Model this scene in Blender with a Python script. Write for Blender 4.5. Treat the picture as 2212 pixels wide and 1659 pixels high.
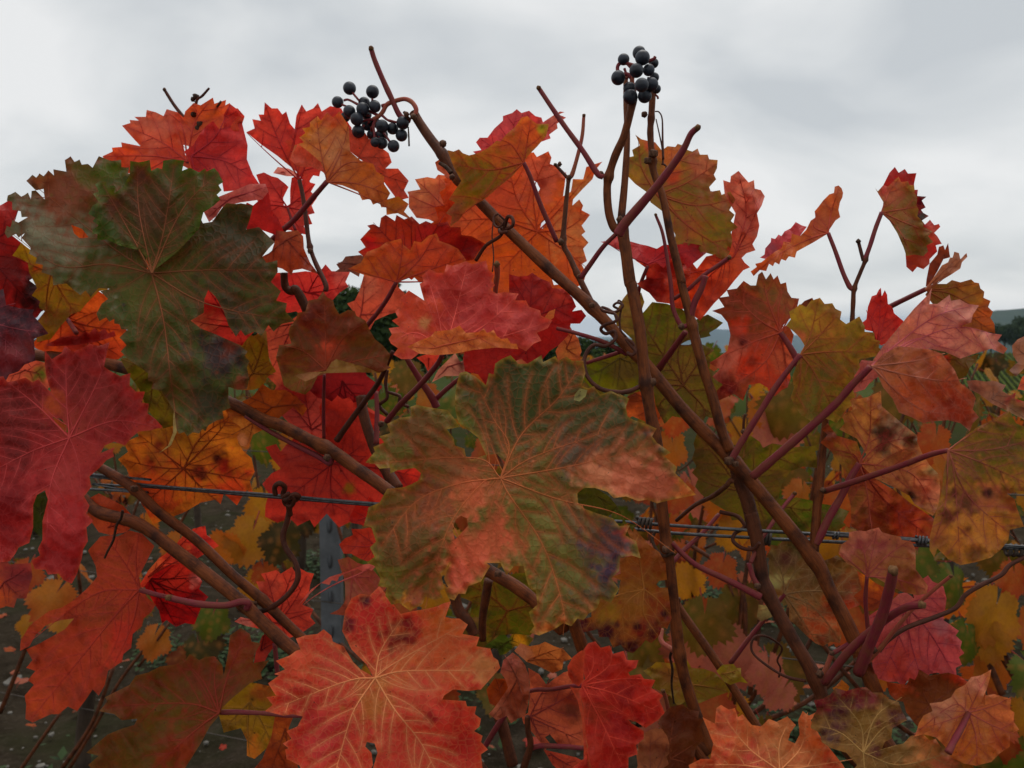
import bpy, bmesh, math, random
import numpy as np
from mathutils import Vector
from mathutils.geometry import delaunay_2d_cdt
random.seed(7); RNG = np.random.default_rng(7)
R = math.radians
scene = bpy.context.scene
for o in list(bpy.data.objects): bpy.data.objects.remove(o)

# ------------------------------------------------------------------ camera
W, H, FPX = 2212.0, 1659.0, 1736.0          # working pixel frame of the photograph
CAM = Vector((0, 0, 1.45)); PITCH = R(4.43)
cam = bpy.data.cameras.new('camera'); camo = bpy.data.objects.new('camera', cam)
scene.collection.objects.link(camo); scene.camera = camo
camo.location = CAM; camo.rotation_euler = (math.pi/2 - PITCH, 0, 0)
cam.sensor_width = 36; cam.lens = 36*FPX/W; cam.clip_start = .02; cam.clip_end = 30000
cam.dof.use_dof = True; cam.dof.focus_distance = .41; cam.dof.aperture_fstop = 26
# ------------------------------------------------------------------ sky, sun, exposure
SUN_EL, SUN_AZ = R(70), R(20)              # azimuth from +Y, clockwise
world = bpy.data.worlds.new('World'); scene.world = world; world.use_nodes = True
nt = world.node_tree; N = nt.nodes; N.clear()
def wn(t, **k):
    n = N.new(t)
    for a, b in k.items(): setattr(n, a, b)
    return n
out = wn('ShaderNodeOutputWorld'); bg = wn('ShaderNodeBackground'); bg.inputs[1].default_value = .1
sky = wn('ShaderNodeTexSky'); sky.sky_type = 'NISHITA'; sky.sun_disc = False
sky.sun_elevation = SUN_EL; sky.sun_rotation = SUN_AZ
tc = wn('ShaderNodeTexCoord'); sep = wn('ShaderNodeSeparateXYZ')
# project the view direction on a cloud deck so that clouds flatten towards the horizon
addz = wn('ShaderNodeMath', operation='ADD'); addz.inputs[1].default_value = .5
mx = wn('ShaderNodeMath', operation='MAXIMUM'); mx.inputs[1].default_value = .04
dx = wn('ShaderNodeMath', operation='DIVIDE'); dy = wn('ShaderNodeMath', operation='DIVIDE')
cmb = wn('ShaderNodeCombineXYZ'); L = nt.links.new
L(tc.outputs['Generated'], sep.inputs[0]); L(sep.outputs[2], addz.inputs[0]); L(addz.outputs[0], mx.inputs[0])
L(sep.outputs[0], dx.inputs[0]); L(mx.outputs[0], dx.inputs[1]); L(sep.outputs[1], dy.inputs[0]); L(mx.outputs[0], dy.inputs[1])
L(dx.outputs[0], cmb.inputs[0]); L(dy.outputs[0], cmb.inputs[1])
mp = wn('ShaderNodeMapping'); mp.inputs['Location'].default_value = (3.1, 1.7, 0); mp.inputs['Scale'].default_value = (1, 1.25, 1)
L(cmb.outputs[0], mp.inputs[0])
nz = wn('ShaderNodeTexNoise'); nz.inputs['Scale'].default_value = 2.3; nz.inputs['Detail'].default_value = 5; nz.inputs['Roughness'].default_value = .45
nz.inputs['Distortion'].default_value = .35
L(mp.outputs[0], nz.inputs[0])
rmp = wn('ShaderNodeValToRGB'); e = rmp.color_ramp.elements
e[0].position = .38; e[0].color = (.60, .63, .65, 1); e[1].position = .61; e[1].color = (.88, .885, .88, 1); m_ = e.new(.5); m_.color = (.745, .765, .77, 1)
L(nz.outputs[0], rmp.inputs[0])
scl = wn('ShaderNodeVectorMath', operation='SCALE'); scl.inputs['Scale'].default_value = 9.8
L(rmp.outputs[0], scl.inputs[0])
mixw = wn('ShaderNodeMix', data_type='RGBA'); mixw.inputs[0].default_value = .93
L(sky.outputs[0], mixw.inputs[6]); L(scl.outputs[0], mixw.inputs[7])
L(mixw.outputs[2], bg.inputs[0]); L(bg.outputs[0], out.inputs[0])
sl = bpy.data.lights.new('sun', 'SUN'); sl.energy = 1.5; sl.angle = R(45); sl.color = (1, .96, .9)
so = bpy.data.objects.new('sun', sl); scene.collection.objects.link(so)
sd = Vector((math.sin(SUN_AZ)*math.cos(SUN_EL), math.cos(SUN_AZ)*math.cos(SUN_EL), math.sin(SUN_EL)))
so.rotation_euler = sd.to_track_quat('Z', 'Y').to_euler(); so.location = sd*50
vs = scene.view_settings; vs.view_transform = 'Standard'; vs.look = 'None'; vs.gamma = 1; vs.exposure = 0
vs.use_curve_mapping = False
GAIN = 1.4                                   # photo value -> base colour

# ------------------------------------------------------------------ helpers
COL = scene.collection
CP, SP = math.cos(PITCH), math.sin(PITCH)
def world_pts(uv, d):
    uv = np.asarray(uv, float).reshape(-1, 2); d = np.asarray(d, float).reshape(-1)
    x = (uv[:, 0]-W/2)/FPX*d; y = -(uv[:, 1]-H/2)/FPX*d
    return np.stack([x, CP*d + SP*y, CAM.z - SP*d + CP*y], 1)
def pix_depth_ground(u, v, z=0.0):
    y = -(v-H/2)/FPX; k = -SP + CP*y
    return (z-CAM.z)/k
def Dw(u, c=.4326):                           # depth of a vine row's vertical plane (row recedes to the left)
    return c/(.315*(np.asarray(u, float)-W/2)/FPX + .949)
CROPS = dict(F=(0, 0, 1), R1a=(0, 100), R1b=(1000, 100), R1c=(1900, 100), R1d=(2432, 500), R2a=(0, 900), R2b=(1000, 900),
             R2c=(1900, 900), R2d=(2432, 1200), R3a=(0, 1824), R3b=(900, 1824), R3c=(1700, 1824), R3d=(2432, 1824))
def cv(crop, x, y):
    if crop == 'F': return (x, y)
    c = CROPS[crop]; return (c[0]*W/3648+x/3.0, c[1]*W/3648+y/3.0)
def resolve(lst, crop):
    o = []
    for p in lst:
        if isinstance(p, str): crop = p; continue
        u, v = cv(crop, p[0], p[1]); o.append((u, v, len(p) > 2))
    return o
def lin(c, g=1.0, mx=.82):
    r = []
    for x in c[:3]:
        x = x/255.0; x = x/12.92 if x <= .04045 else ((x+.055)/1.055)**2.4
        r.append(min(mx, x*g))
    return r
def leafc(c, g):
    r = lin(c, g); ol = c[1] > .68*c[0] and c[2] < .8*c[1]      # olive and green tissue is purer than the eye's estimate
    return [r[0], r[1]*(1.06 if ol else 1), r[2]*(.62 if ol else .86)]
def tag(o, label=None, cat=None, group=None, kind=None):
    if label: o['label'] = label
    if cat: o['category'] = cat
    if group: o['group'] = group
    if kind: o['kind'] = kind
    return o
def wloc(o):
    l = Vector((0, 0, 0))
    while o: l += o.location; o = o.parent
    return l
def mesh_obj(name, verts, faces, mat, parent=None, origin=None, smooth=True, me=None):
    verts = np.asarray(verts, float)
    og = np.asarray(origin if origin is not None else verts[0], float)
    if me is None:
        me = bpy.data.meshes.new(name); me.from_pydata((verts-og).tolist(), [], [list(map(int, f)) for f in faces]); me.update()
        if smooth: me.polygons.foreach_set('use_smooth', [True]*len(me.polygons))
        if mat: me.materials.append(mat)
    o = bpy.data.objects.new(name, me); COL.objects.link(o)
    if parent: o.parent = parent; o.location = Vector(og)-wloc(parent)
    else: o.location = Vector(og)
    return o
def empty(name, loc):
    o = bpy.data.objects.new(name, None); o.empty_display_size = .05; COL.objects.link(o); o.location = loc; return o
def catmull(P, n):
    P = np.asarray(P, float); 
    if len(P) < 3 or n < 2:
        if len(P) == 2: t = np.linspace(0, 1, max(2, n+1))[:, None]; return P[0]*(1-t)+P[1]*t
        return P
    Q = np.vstack([2*P[0]-P[1], P, 2*P[-1]-P[-2]]); o = []
    for i in range(1, len(Q)-2):
        for k in range(n):
            t = k/n; a, b, c, d = Q[i-1], Q[i], Q[i+1], Q[i+2]
            o.append(.5*(2*b+(c-a)*t+(2*a-5*b+4*c-d)*t*t+(3*b-a-3*c+d)*t**3))
    o.append(Q[-2]); return np.array(o)
def tube_geo(P, rad, sides=8, cap=True, base=0):
    P = np.asarray(P, float); n = len(P); rad = np.broadcast_to(np.asarray(rad, float), (n,))
    T = np.gradient(P, axis=0); T /= (np.linalg.norm(T, axis=1)[:, None]+1e-12)
    ref = np.array([0, 0, 1.]) if abs(T[0][2]) < .9 else np.array([1., 0, 0])
    u = np.cross(T[0], ref); u /= np.linalg.norm(u); V = []
    for i in range(n):
        u = u-T[i]*np.dot(u, T[i]); u /= (np.linalg.norm(u)+1e-12); w = np.cross(T[i], u)
        for k in range(sides):
            a = 2*math.pi*k/sides; V.append(P[i]+rad[i]*(math.cos(a)*u+math.sin(a)*w))
    Fc = []
    for i in range(n-1):
        for k in range(sides):
            a = base+i*sides+k; b = base+i*sides+(k+1) % sides; Fc.append((a, b, b+sides, a+sides))
    if cap:
        Fc.append(tuple(base+k for k in range(sides))[::-1]); Fc.append(tuple(base+(n-1)*sides+k for k in range(sides)))
    return V, Fc
def vcol(o, name, cols):
    a = o.data.color_attributes.new(name, 'FLOAT_COLOR', 'POINT')
    c = np.ones((len(o.data.vertices), 4), np.float32); c[:, :3] = cols
    a.data.foreach_set('color', c.ravel())
def vvec(o, name, v):
    a = o.data.attributes.new(name, 'FLOAT_VECTOR', 'POINT'); a.data.foreach_set('vector', np.asarray(v, np.float32).ravel())

# ------------------------------------------------------------------ materials
def newmat(name):
    m = bpy.data.materials.new(name); m.use_nodes = True; t = m.node_tree; t.nodes.clear(); return m, t
class G:                                       # tiny node helper
    def __init__(s, t): s.t = t
    def n(s, ty, **k):
        x = s.t.nodes.new(ty)
        for a, b in k.items(): setattr(x, a, b)
        return x
    def l(s, a, b): s.t.links.new(a, b)
    def attr(s, nm): x = s.n('ShaderNodeAttribute'); x.attribute_name = nm; return x
    def noise(s, vec, sc, det=3, rough=.55, dist=0):
        x = s.n('ShaderNodeTexNoise'); x.inputs['Scale'].default_value = sc; x.inputs['Detail'].default_value = det
        x.inputs['Roughness'].default_value = rough; x.inputs['Distortion'].default_value = dist
        if vec is not None: s.l(vec, x.inputs['Vector'])
        return x.outputs[0]
    def ramp(s, f, stops):
        x = s.n('ShaderNodeValToRGB'); el = x.color_ramp.elements
        while len(el) < len(stops): el.new(.5)
        for e_, (p, c) in zip(el, stops): e_.position = p; e_.color = (c, c, c, 1) if isinstance(c, (int, float)) else (*c, 1)
        s.l(f, x.inputs[0]); return x.outputs[0]
    def mix(s, f, a, b, bt='MIX'):
        x = s.n('ShaderNodeMix', data_type='RGBA', blend_type=bt)
        for i, v in ((0, f), (6, a), (7, b)):
            if hasattr(v, 'is_linked') or isinstance(v, bpy.types.NodeSocket): s.l(v, x.inputs[i])
            elif i == 0: x.inputs[0].default_value = v
            else: x.inputs[i].default_value = (*v, 1)
        return x.outputs[2]
    def math(s, op, a, b=0.0):
        x = s.n('ShaderNodeMath', operation=op)
        for i, v in ((0, a), (1, b)):
            if isinstance(v, bpy.types.NodeSocket): s.l(v, x.inputs[i])
            else: x.inputs[i].default_value = v
        return x.outputs[0]
    def bump(s, h, st, dist):
        x = s.n('ShaderNodeBump'); x.inputs['Strength'].default_value = st; x.inputs['Distance'].default_value = dist
        s.l(h, x.inputs['Height']); return x.outputs[0]
    def princ(s, col, rough=.5, nrm=None, spec=.4, **k):
        x = s.n('ShaderNodeBsdfPrincipled')
        if isinstance(col, bpy.types.NodeSocket): s.l(col, x.inputs['Base Color'])
        else: x.inputs['Base Color'].default_value = (*col, 1)
        if isinstance(rough, bpy.types.NodeSocket): s.l(rough, x.inputs['Roughness'])
        else: x.inputs['Roughness'].default_value = rough
        x.inputs['Specular IOR Level'].default_value = spec
        if nrm is not None: s.l(nrm, x.inputs['Normal'])
        for a, b in k.items(): x.inputs[a].default_value = b
        return x.outputs[0]
    def out(s, sh): o_ = s.n('ShaderNodeOutputMaterial'); s.l(sh, o_.inputs['Surface'])

def leaf_material(name, trans=.46, fine=True):
    m, t = newmat(name); g = G(t)
    c = g.attr('col').outputs['Color']; p = g.attr('lpos').outputs['Vector']; vc = g.attr('vcol').outputs['Color']
    n1 = g.noise(p, 2.2, 5, .6, .3); c1 = g.mix(g.ramp(n1, [(.3, .0), (.72, 1.)]), c, g.mix(1, c, (1.06, .96, .92), 'MULTIPLY'))
    n2 = g.noise(p, 5.5, 4, .65); c2 = g.mix(1, c1, g.ramp(n2, [(.25, (.80, .77, .75)), (.55, (1, 1, 1)), (.8, (1.08, 1.1, 1.08))]), 'MULTIPLY')
    h = None
    if fine:
        vo = g.n('ShaderNodeTexVoronoi', feature='DISTANCE_TO_EDGE'); vo.inputs['Scale'].default_value = 6.5
        wv = g.n('ShaderNodeVectorMath', operation='ADD'); nn = g.n('ShaderNodeTexNoise'); nn.inputs['Scale'].default_value = 4
        g.l(p, nn.inputs['Vector']); sc = g.n('ShaderNodeVectorMath', operation='SCALE'); sc.inputs['Scale'].default_value = .12
        g.l(nn.outputs['Color'], sc.inputs[0]); g.l(p, wv.inputs[0]); g.l(sc.outputs[0], wv.inputs[1]); g.l(wv.outputs[0], vo.inputs['Vector'])
        ln = g.ramp(vo.outputs['Distance'], [(.0, 1.), (.05, .35), (.11, 0.)])
        c2 = g.mix(g.math('MULTIPLY', ln, .24), c2, vc)
        h = g.math('ADD', g.math('MULTIPLY', g.ramp(vo.outputs['Distance'], [(0, 0.), (.22, 1.)]), .5), g.math('MULTIPLY', g.noise(p, 9, 3), .8))
        sp = g.noise(p, 11, 2, .5); big = g.noise(p, 1.3, 2)
        msk = g.math('MULTIPLY', g.ramp(sp, [(.69, 0.), (.74, 1.)]), g.ramp(big, [(.42, 0.), (.6, .8)]))
        c2 = g.mix(msk, c2, (.045, .014, .008))
        nrm = g.bump(h, .5, .0009)
    else:
        h = g.noise(p, 6, 3); nrm = g.bump(h, .3, .002)
    rough = g.ramp(n1, [(.3, .6), (.7, .44)])
    bs = g.princ(c2, rough, nrm, .18)
    tr = g.n('ShaderNodeBsdfTranslucent')
    g.l(g.mix(1, c2, (1.12, 1.06, 1.0), 'MULTIPLY'), tr.inputs[0]); g.l(nrm, tr.inputs['Normal'])
    ms = g.n('ShaderNodeMixShader'); ms.inputs[0].default_value = trans; g.l(bs, ms.inputs[1]); g.l(tr.outputs[0], ms.inputs[2])
    g.out(ms.outputs[0]); return m
M = {}
M['leaf'] = leaf_material('vine_leaf'); M['leaf_far'] = leaf_material('vine_leaf_small', fine=False)
def vein_material():
    m, t = newmat('leaf_vein'); g = G(t); c = g.attr('col').outputs['Color']
    g.out(g.princ(c, .6, None, .12)); return m
M['vein'] = vein_material()
def cane_material(name, a, b, dark, str_=1.0):
    m, t = newmat(name); g = G(t); p = g.attr('lpos').outputs['Vector']
    mp_ = g.n('ShaderNodeMapping'); mp_.inputs['Scale'].default_value = (1, 1, .04); g.l(p, mp_.inputs[0])
    st = g.noise(mp_.outputs[0], 9, 4, .6); bl = g.noise(p, .35, 4, .6); sp = g.noise(p, 2.5, 3, .6)
    c = g.mix(g.ramp(st, [(.3, 0.), (.7, 1.)]), a, b); c = g.mix(g.ramp(bl, [(.42, 0.), (.68, .9)]), c, dark)
    c = g.mix(g.ramp(sp, [(.62, 0.), (.72, .55)]), c, dark)
    h = g.math('ADD', g.math('MULTIPLY', st, 1.0), g.math('MULTIPLY', sp, .4))
    g.out(g.princ(c, .55, g.bump(h, .5*str_, .001), .2)); return m
M['cane'] = cane_material('vine_cane', lin((146, 78, 34), 1.0), lin((90, 42, 18), 1.0), lin((50, 23, 13), 1.0))
M['cane_dark'] = cane_material('vine_cane_dark', lin((106, 58, 32), 1.3), lin((76, 38, 22), 1.2), lin((46, 24, 16), 1.1))
M['petiole'] = cane_material('purple_petiole', lin((140, 54, 62), 1.1), lin((106, 36, 46), 1.1), lin((124, 70, 48), 1.05), .35)
M['petiole_pale'] = cane_material('pale_petiole', lin((165, 80, 62), 1.2), lin((140, 62, 55), 1.2), lin((150, 100, 62), 1.1), .35)
M['petiole_dark'] = cane_material('brown_petiole', lin((96, 52, 36), 1.2), lin((70, 36, 26), 1.2), lin((52, 28, 20)), .5)
M['bark'] = cane_material('old_vine_bark', (.09, .06, .04), (.05, .035, .025), (.03, .02, .015), 2.5)
def simple(name, col, rough=.6, spec=.4, noise=None, metal=0):
    m, t = newmat(name); g = G(t)
    if noise:
        tcn = g.n('ShaderNodeTexCoord').outputs['Object']; f = g.noise(tcn, noise[0], 5, .6)
        c = g.mix(g.ramp(f, [(.3, 0.), (.7, 1.)]), col, noise[1]); n_ = g.bump(f, noise[2] if len(noise) > 2 else .3, .002)
        g.out(g.princ(c, rough, n_, spec, Metallic=metal))
    else: g.out(g.princ(col, rough, None, spec, Metallic=metal))
    return m
M['wire'] = simple('galvanised_wire', (.16, .165, .17), .5, .5, (300, (.06, .06, .065), .3), .7)
M['wire_dark'] = simple('rusted_wire_tie', (.05, .045, .04), .6, .4, (200, (.1, .07, .05), .3), .3)
M['node'] = simple('bud_scale', lin((120, 84, 62)), .75, .2, (500, lin((60, 38, 28)), .6))
M['dead'] = simple('dead_twig', lin((86, 62, 46)), .8, .2, (400, lin((48, 32, 24)), .6))
M['cut'] = simple('petiole_scar', lin((136, 100, 66)), .8, .1, (500, lin((92, 58, 38)), .3))
def grape_material():
    m, t = newmat('black_grape'); g = G(t); p = g.n('ShaderNodeTexCoord').outputs['Object']
    f = g.noise(p, 160, 5, .6); f2 = g.noise(p, 900, 3)
    c = g.mix(g.ramp(f, [(.35, 0.), (.7, 1.)]), (.006, .006, .011), (.034, .042, .062))
    r = g.ramp(f, [(.3, .3), (.7, .62)]); g.out(g.princ(c, r, g.bump(f2, .15, .0004), .45)); return m
M['grape'] = grape_material()
M['steel'] = simple('galvanised_post', (.16, .17, .18), .6, .4, (35, (.10, .105, .11), .2), .3)
M['hook'] = simple('post_slot', (.06, .065, .07), .6, .4)
# ------------------------------------------------------------------ leaf builder
def seg_dist(P, A, B):
    """min distance of points P to segments A-B (vectorised, chunked)"""
    out_ = np.full(len(P), 1e9)
    d = B-A; L2 = (d**2).sum(1)+1e-9
    for i in range(0, len(P), 1500):
        p = P[i:i+1500][:, None, :]
        t = np.clip(((p-A[None])*d[None]).sum(2)/L2[None], 0, 1)
        q = A[None]+t[..., None]*d[None]
        out_[i:i+1500] = np.sqrt(((p-q)**2).sum(2).min(1))
    return out_
def inside(P, poly):
    x, y = P[:, 0], P[:, 1]; c = np.zeros(len(P), bool); a = poly; b = np.roll(poly, -1, 0)
    for (x0, y0), (x1, y1) in zip(a, b):
        if y0 == y1: continue
        m = ((y0 > y) != (y1 > y)) & (x < (x1-x0)*(y-y0)/(y1-y0)+x0); c ^= m
    return c
def teeth(pts, size, rng, amp=.34):
    size = size*1.45
    """turn a traced outline into a toothed margin; long edges get extra saw teeth"""
    P = np.array([(p[0], p[1]) for p in pts]); sm = [p[2] for p in pts]; n = len(P)
    area = sum(P[i][0]*P[(i+1) % n][1]-P[(i+1) % n][0]*P[i][1] for i in range(n)); sg = 1 if area > 0 else -1
    o = []
    for i in range(n):
        a, b = P[i], P[(i+1) % n]; d = b-a; Ln = np.linalg.norm(d); o.append(a)
        if sm[i] or size <= 0 or Ln < size*1.3:
            continue
        k = max(1, int(round(Ln/size))); nr = np.array([d[1], -d[0]])/Ln*sg
        cuts = np.sort(np.clip((np.arange(1, k)+rng.uniform(-.22, .22, k-1))/k, .05, .95)); cuts = np.concatenate([[0], cuts, [1]])
        bow = Ln*.05
        for j in range(k):
            t0, t1 = cuts[j], cuts[j+1]; A_ = amp*(t1-t0)*Ln*rng.uniform(.6, 1.25); tm = t0+(t1-t0)*rng.uniform(.45, .75)
            bo = lambda t: nr*bow*4*t*(1-t)
            ta = t0+(tm-t0)*.5; o.append(a+d*ta+nr*A_*.42+bo(ta))
            o.append(a+d*tm+nr*A_+bo(tm))
            if j < k-1: o.append(a+d*t1+bo(t1))
    return np.array(o)
def resample(poly, h):
    o = []
    for i in range(len(poly)):
        a, b = poly[i], poly[(i+1) % len(poly)]; k = max(1, int(np.ceil(np.linalg.norm(b-a)/h)))
        for j in range(k): o.append(a+(b-a)*j/k)
    return np.array(o)
def triangulate(poly, holes, h):
    rings = [resample(poly, h)]+[resample(x, h) for x in holes]
    lo, hi = poly.min(0), poly.max(0)
    xs = np.arange(lo[0], hi[0], h); ys = np.arange(lo[1], hi[1], h*.866)
    gx, gy = np.meshgrid(xs, ys); gx[1::2] += h*.5; gp = np.stack([gx.ravel(), gy.ravel()], 1)
    gp += np.random.default_rng(3).uniform(-.12, .12, gp.shape)*h
    gp = gp[inside(gp, poly)]
    for q in holes: gp = gp[~inside(gp, q)]
    for r_ in rings:
        gp = gp[seg_dist(gp, r_, np.roll(r_, -1, 0)) > h*.55]
    V = []; E = []
    for r_ in rings:
        b = len(V); k = len(r_); V += r_.tolist(); E += [(b+i, b+(i+1) % k) for i in range(k)]
    V += gp.tolist()
    vo, eo, fo, _, _, _ = delaunay_2d_cdt([Vector(v) for v in V], E, [], 0, 1e-4)
    vo = np.array([tuple(v) for v in vo]); fo = np.array([f for f in fo if len(f) == 3])
    ce = vo[fo].mean(1); ok = inside(ce, poly)
    for q in holes: ok &= ~inside(ce, q)
    fo = fo[ok]; used = np.unique(fo); mp_ = -np.ones(len(vo), int); mp_[used] = np.arange(len(used))
    return vo[used], mp_[fo]
def wave(P, seed, wl):
    r = np.random.default_rng(seed); z = np.zeros(len(P))
    for k in range(5):
        a = r.uniform(0, 2*math.pi); f = 2*math.pi/(wl*r.uniform(.6, 1.5)); z += np.sin((P[:, 0]*math.cos(a)+P[:, 1]*math.sin(a))*f+r.uniform(0, 6.28))
    return z/2.2
def make_veins(J, tips, poly, rng):
    """primary and secondary vein polylines in the leaf's own outline"""
    out_ = []
    for tp in tips:
        path = np.array([J]+[np.array(q) for q in tp]); path = catmull(path, 8) if len(path) > 2 else catmull(path, 14)
        if len(tp) == 1:
            d = path[-1]-path[0]; nr = np.array([-d[1], d[0]]); t = np.linspace(0, 1, len(path)); path = path+nr*(rng.uniform(-.05, .05)*4*t*(1-t))[:, None]
        Lp = np.linalg.norm(np.diff(path, axis=0), axis=1).sum(); out_.append((path, 2.0, .55))
        k = max(2, int(Lp/34)); sgn = rng.choice([-1, 1])
        for i in range(k):
            for s_ in (1, -1):
                t = (i+.55+(.22 if s_ == sgn else -.12))/(k+.4); idx = min(len(path)-2, int(t*(len(path)-1)))
                p = path[idx].copy(); dr = path[idx+1]-path[idx]; dr /= np.linalg.norm(dr)+1e-9
                a = s_*R(rng.uniform(44, 58)); ca, sa = math.cos(a), math.sin(a); v = np.array([dr[0]*ca-dr[1]*sa, dr[0]*sa+dr[1]*ca])
                ml = Lp*.5*(1-t*.72)+14; q = [p.copy()]; st = 7.0; ln = 0
                curl = -s_*R(rng.uniform(.6, 2.6))
                while ln < ml:
                    c_, s2 = math.cos(curl), math.sin(curl); v = np.array([v[0]*c_-v[1]*s2, v[0]*s2+v[1]*c_])
                    p = p+v*st; ln += st
                    if not inside(p[None], poly)[0]: break
                    hit = False
                    for (o_, w0, w1) in out_:
                        if o_ is not path and len(o_) > 2 and ln > 12 and np.min(np.hypot(*(o_-p).T)) < 4.5: hit = True; break
                    q.append(p.copy())
                    if hit: break
                if len(q) > 3: out_.append((np.array(q), 1.0, .35))
    return out_
LEAVES = {}
def leaf(key, vine, crop, off, slope, bowl, J, tips, outline, base, blobs=(), edge=None, vein=(150, 60, 45), tooth=20, holes=(), sheets=(),
         petiole=None, pr=4.2, pmat='petiole', rough=.0028, wl=110, puck=.0009, h=6.5, amp=.46, haloV=.35, name='leaf', seed=None, dmat='leaf'):
    sd_ = seed if seed is not None else sum(ord(c)*(i+3) for i, c in enumerate(key)); rng = np.random.default_rng(sd_)
    Juv = np.array(cv(crop, *J)); d0 = float(Dw(Juv[0]))+off; s = d0/FPX
    if base[0]+base[1]+base[2] < 0: pass
    allV, allF, allC, allVC, allL = [], [], [], [], []; veinV, veinF, veinC = [], [], []
    sheetlist = [dict(outline=outline, slope=slope, bowl=bowl, off=0, J=J, base=base, blobs=blobs, tips=tips, vein=vein, edge=edge, holes=holes, tooth=tooth)]
    for sh in sheets:
        q = dict(sheetlist[0]); q.update(holes=(), blobs=(), tips=()); q.update(sh); sheetlist.append(q)
    for si, q in enumerate(sheetlist):
        poly = teeth(resolve(q['outline'], crop), q['tooth'], rng, amp)
        hl = [np.array([(a, b) for a, b, _ in resolve(x, crop)]) for x in q['holes']]
        j2 = np.array(cv(crop, *q['J'])); dj = float(Dw(j2[0]))+off+q['off'] if q['J'] != J else d0+q['off']
        Rm = max(40, np.percentile(np.hypot(*(poly-j2).T), 75))
        tp = [[cv(crop, *x) for x in (t if isinstance(t, list) else [t])] for t in q['tips']]
        vl = make_veins(j2, tp, poly, rng) if tp else []
        uv, fc = triangulate(poly, hl, h)
        if vl:
            A = np.vstack([v[0][:-1] for v in vl]); B = np.vstack([v[0][1:] for v in vl])
            vn = lambda P: seg_dist(P, A, B)
        else: vn = None
        def zf(P, q=q, poly=poly, j2=j2, dj=dj, Rm=Rm, vn=vn, si=si):
            d = P-j2; r = np.hypot(d[:, 0], d[:, 1])/Rm
            z = dj+(q['slope'][0]*d[:, 0]+q['slope'][1]*d[:, 1])*s+q['bowl']*Rm*s*np.minimum(r, 1.6)**2
            z = z+rough*wave(P, sd_+si, wl)*np.minimum(1, r*1.6)+rough*.35*wave(P, sd_+50+si, wl*.4)*np.minimum(1, r*1.2)
            de = seg_dist(P, poly, np.roll(poly, -1, 0)); z = z+(.0022*wave(P, sd_+90+si, 34)-.0012)*np.exp(-(de/13.0)**2)*np.minimum(1, r*1.5)
            if vn is not None:
                dv = np.minimum(vn(P), 16); z = z-puck*(1-np.exp(-(dv/7.5)**2))
            return z
        z = zf(uv); P3 = world_pts(uv, z)
        def cf(uv, q=q):
            C = np.tile(np.array(leafc(q['base'], GAIN)), (len(uv), 1))
            for b in q['blobs']:
                c_ = np.array(cv(crop, b[0], b[1])); rr = b[2]/3.0 if crop != 'F' else b[2]
                dd = np.hypot(*(uv-c_).T)*(1+.26*wave(uv, sd_+int(b[0]), 50)+.2*wave(uv, sd_+int(b[1]), 19)); w = np.clip((1.22-dd/rr)/.9, 0, 1); w = w*w*(3-2*w)
                C = C*(1-w[:, None])+np.array(leafc(b[3], GAIN))*w[:, None]
            return C
        C = cf(uv)
        if q['edge'] is not None:
            de = seg_dist(uv, poly, np.roll(poly, -1, 0)); w = np.clip(1-de/q['edge'][1], 0, 1)*q['edge'][2]
            C = C*(1-w[:, None])+np.array(lin(q['edge'][0], GAIN))*w[:, None]
        vc = np.array(lin(q['vein'], GAIN))
        if vn is not None:
            w = haloV*np.exp(-(vn(uv)/5.0)**2); C = C*(1-w[:, None])+vc*w[:, None]
        b0 = sum(len(x) for x in allV); allV.append(P3); allF += (fc+b0).tolist(); allC.append(C); allVC.append(np.tile(vc, (len(uv), 1)))
        allL.append(np.column_stack([uv/100.0+sd_*.37, np.full(len(uv), si*5.0)]))
        for (path, r0, r1) in vl:
            k = max(2, int(np.linalg.norm(np.diff(path, axis=0), axis=1).sum()/9)); idx = np.linspace(0, len(path)-1, k+1)
            pp = np.stack([np.interp(idx, np.arange(len(path)), path[:, a]) for a in (0, 1)], 1)
            rad = np.linspace(r0, r1, len(pp))*s; zz = zf(pp)-rad*.25
            v_, f_ = tube_geo(world_pts(pp, zz), rad, 5, False, len(veinV)); veinV += v_; veinF += f_; veinC += np.repeat(cf(pp)*.2+vc*.8, 5, axis=0).tolist()
    V = np.vstack(allV); Jw = world_pts([Juv], [d0])[0]
    o = mesh_obj(name, V, allF, M[dmat], vine, Jw)
    vcol(o, 'col', np.vstack(allC)); vcol(o, 'vcol', np.vstack(allVC)); vvec(o, 'lpos', np.vstack(allL))
    if veinV:
        ov = mesh_obj('veins', np.array(veinV), veinF, M['vein'], o, Jw); vcol(ov, 'col', np.array(veinC))
    LEAVES[key] = (o, d0)
    if petiole:
        stem('petiole', petiole[0], crop, o, off, petiole[1], pr, pr*1.25, pmat)
    return o
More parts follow.
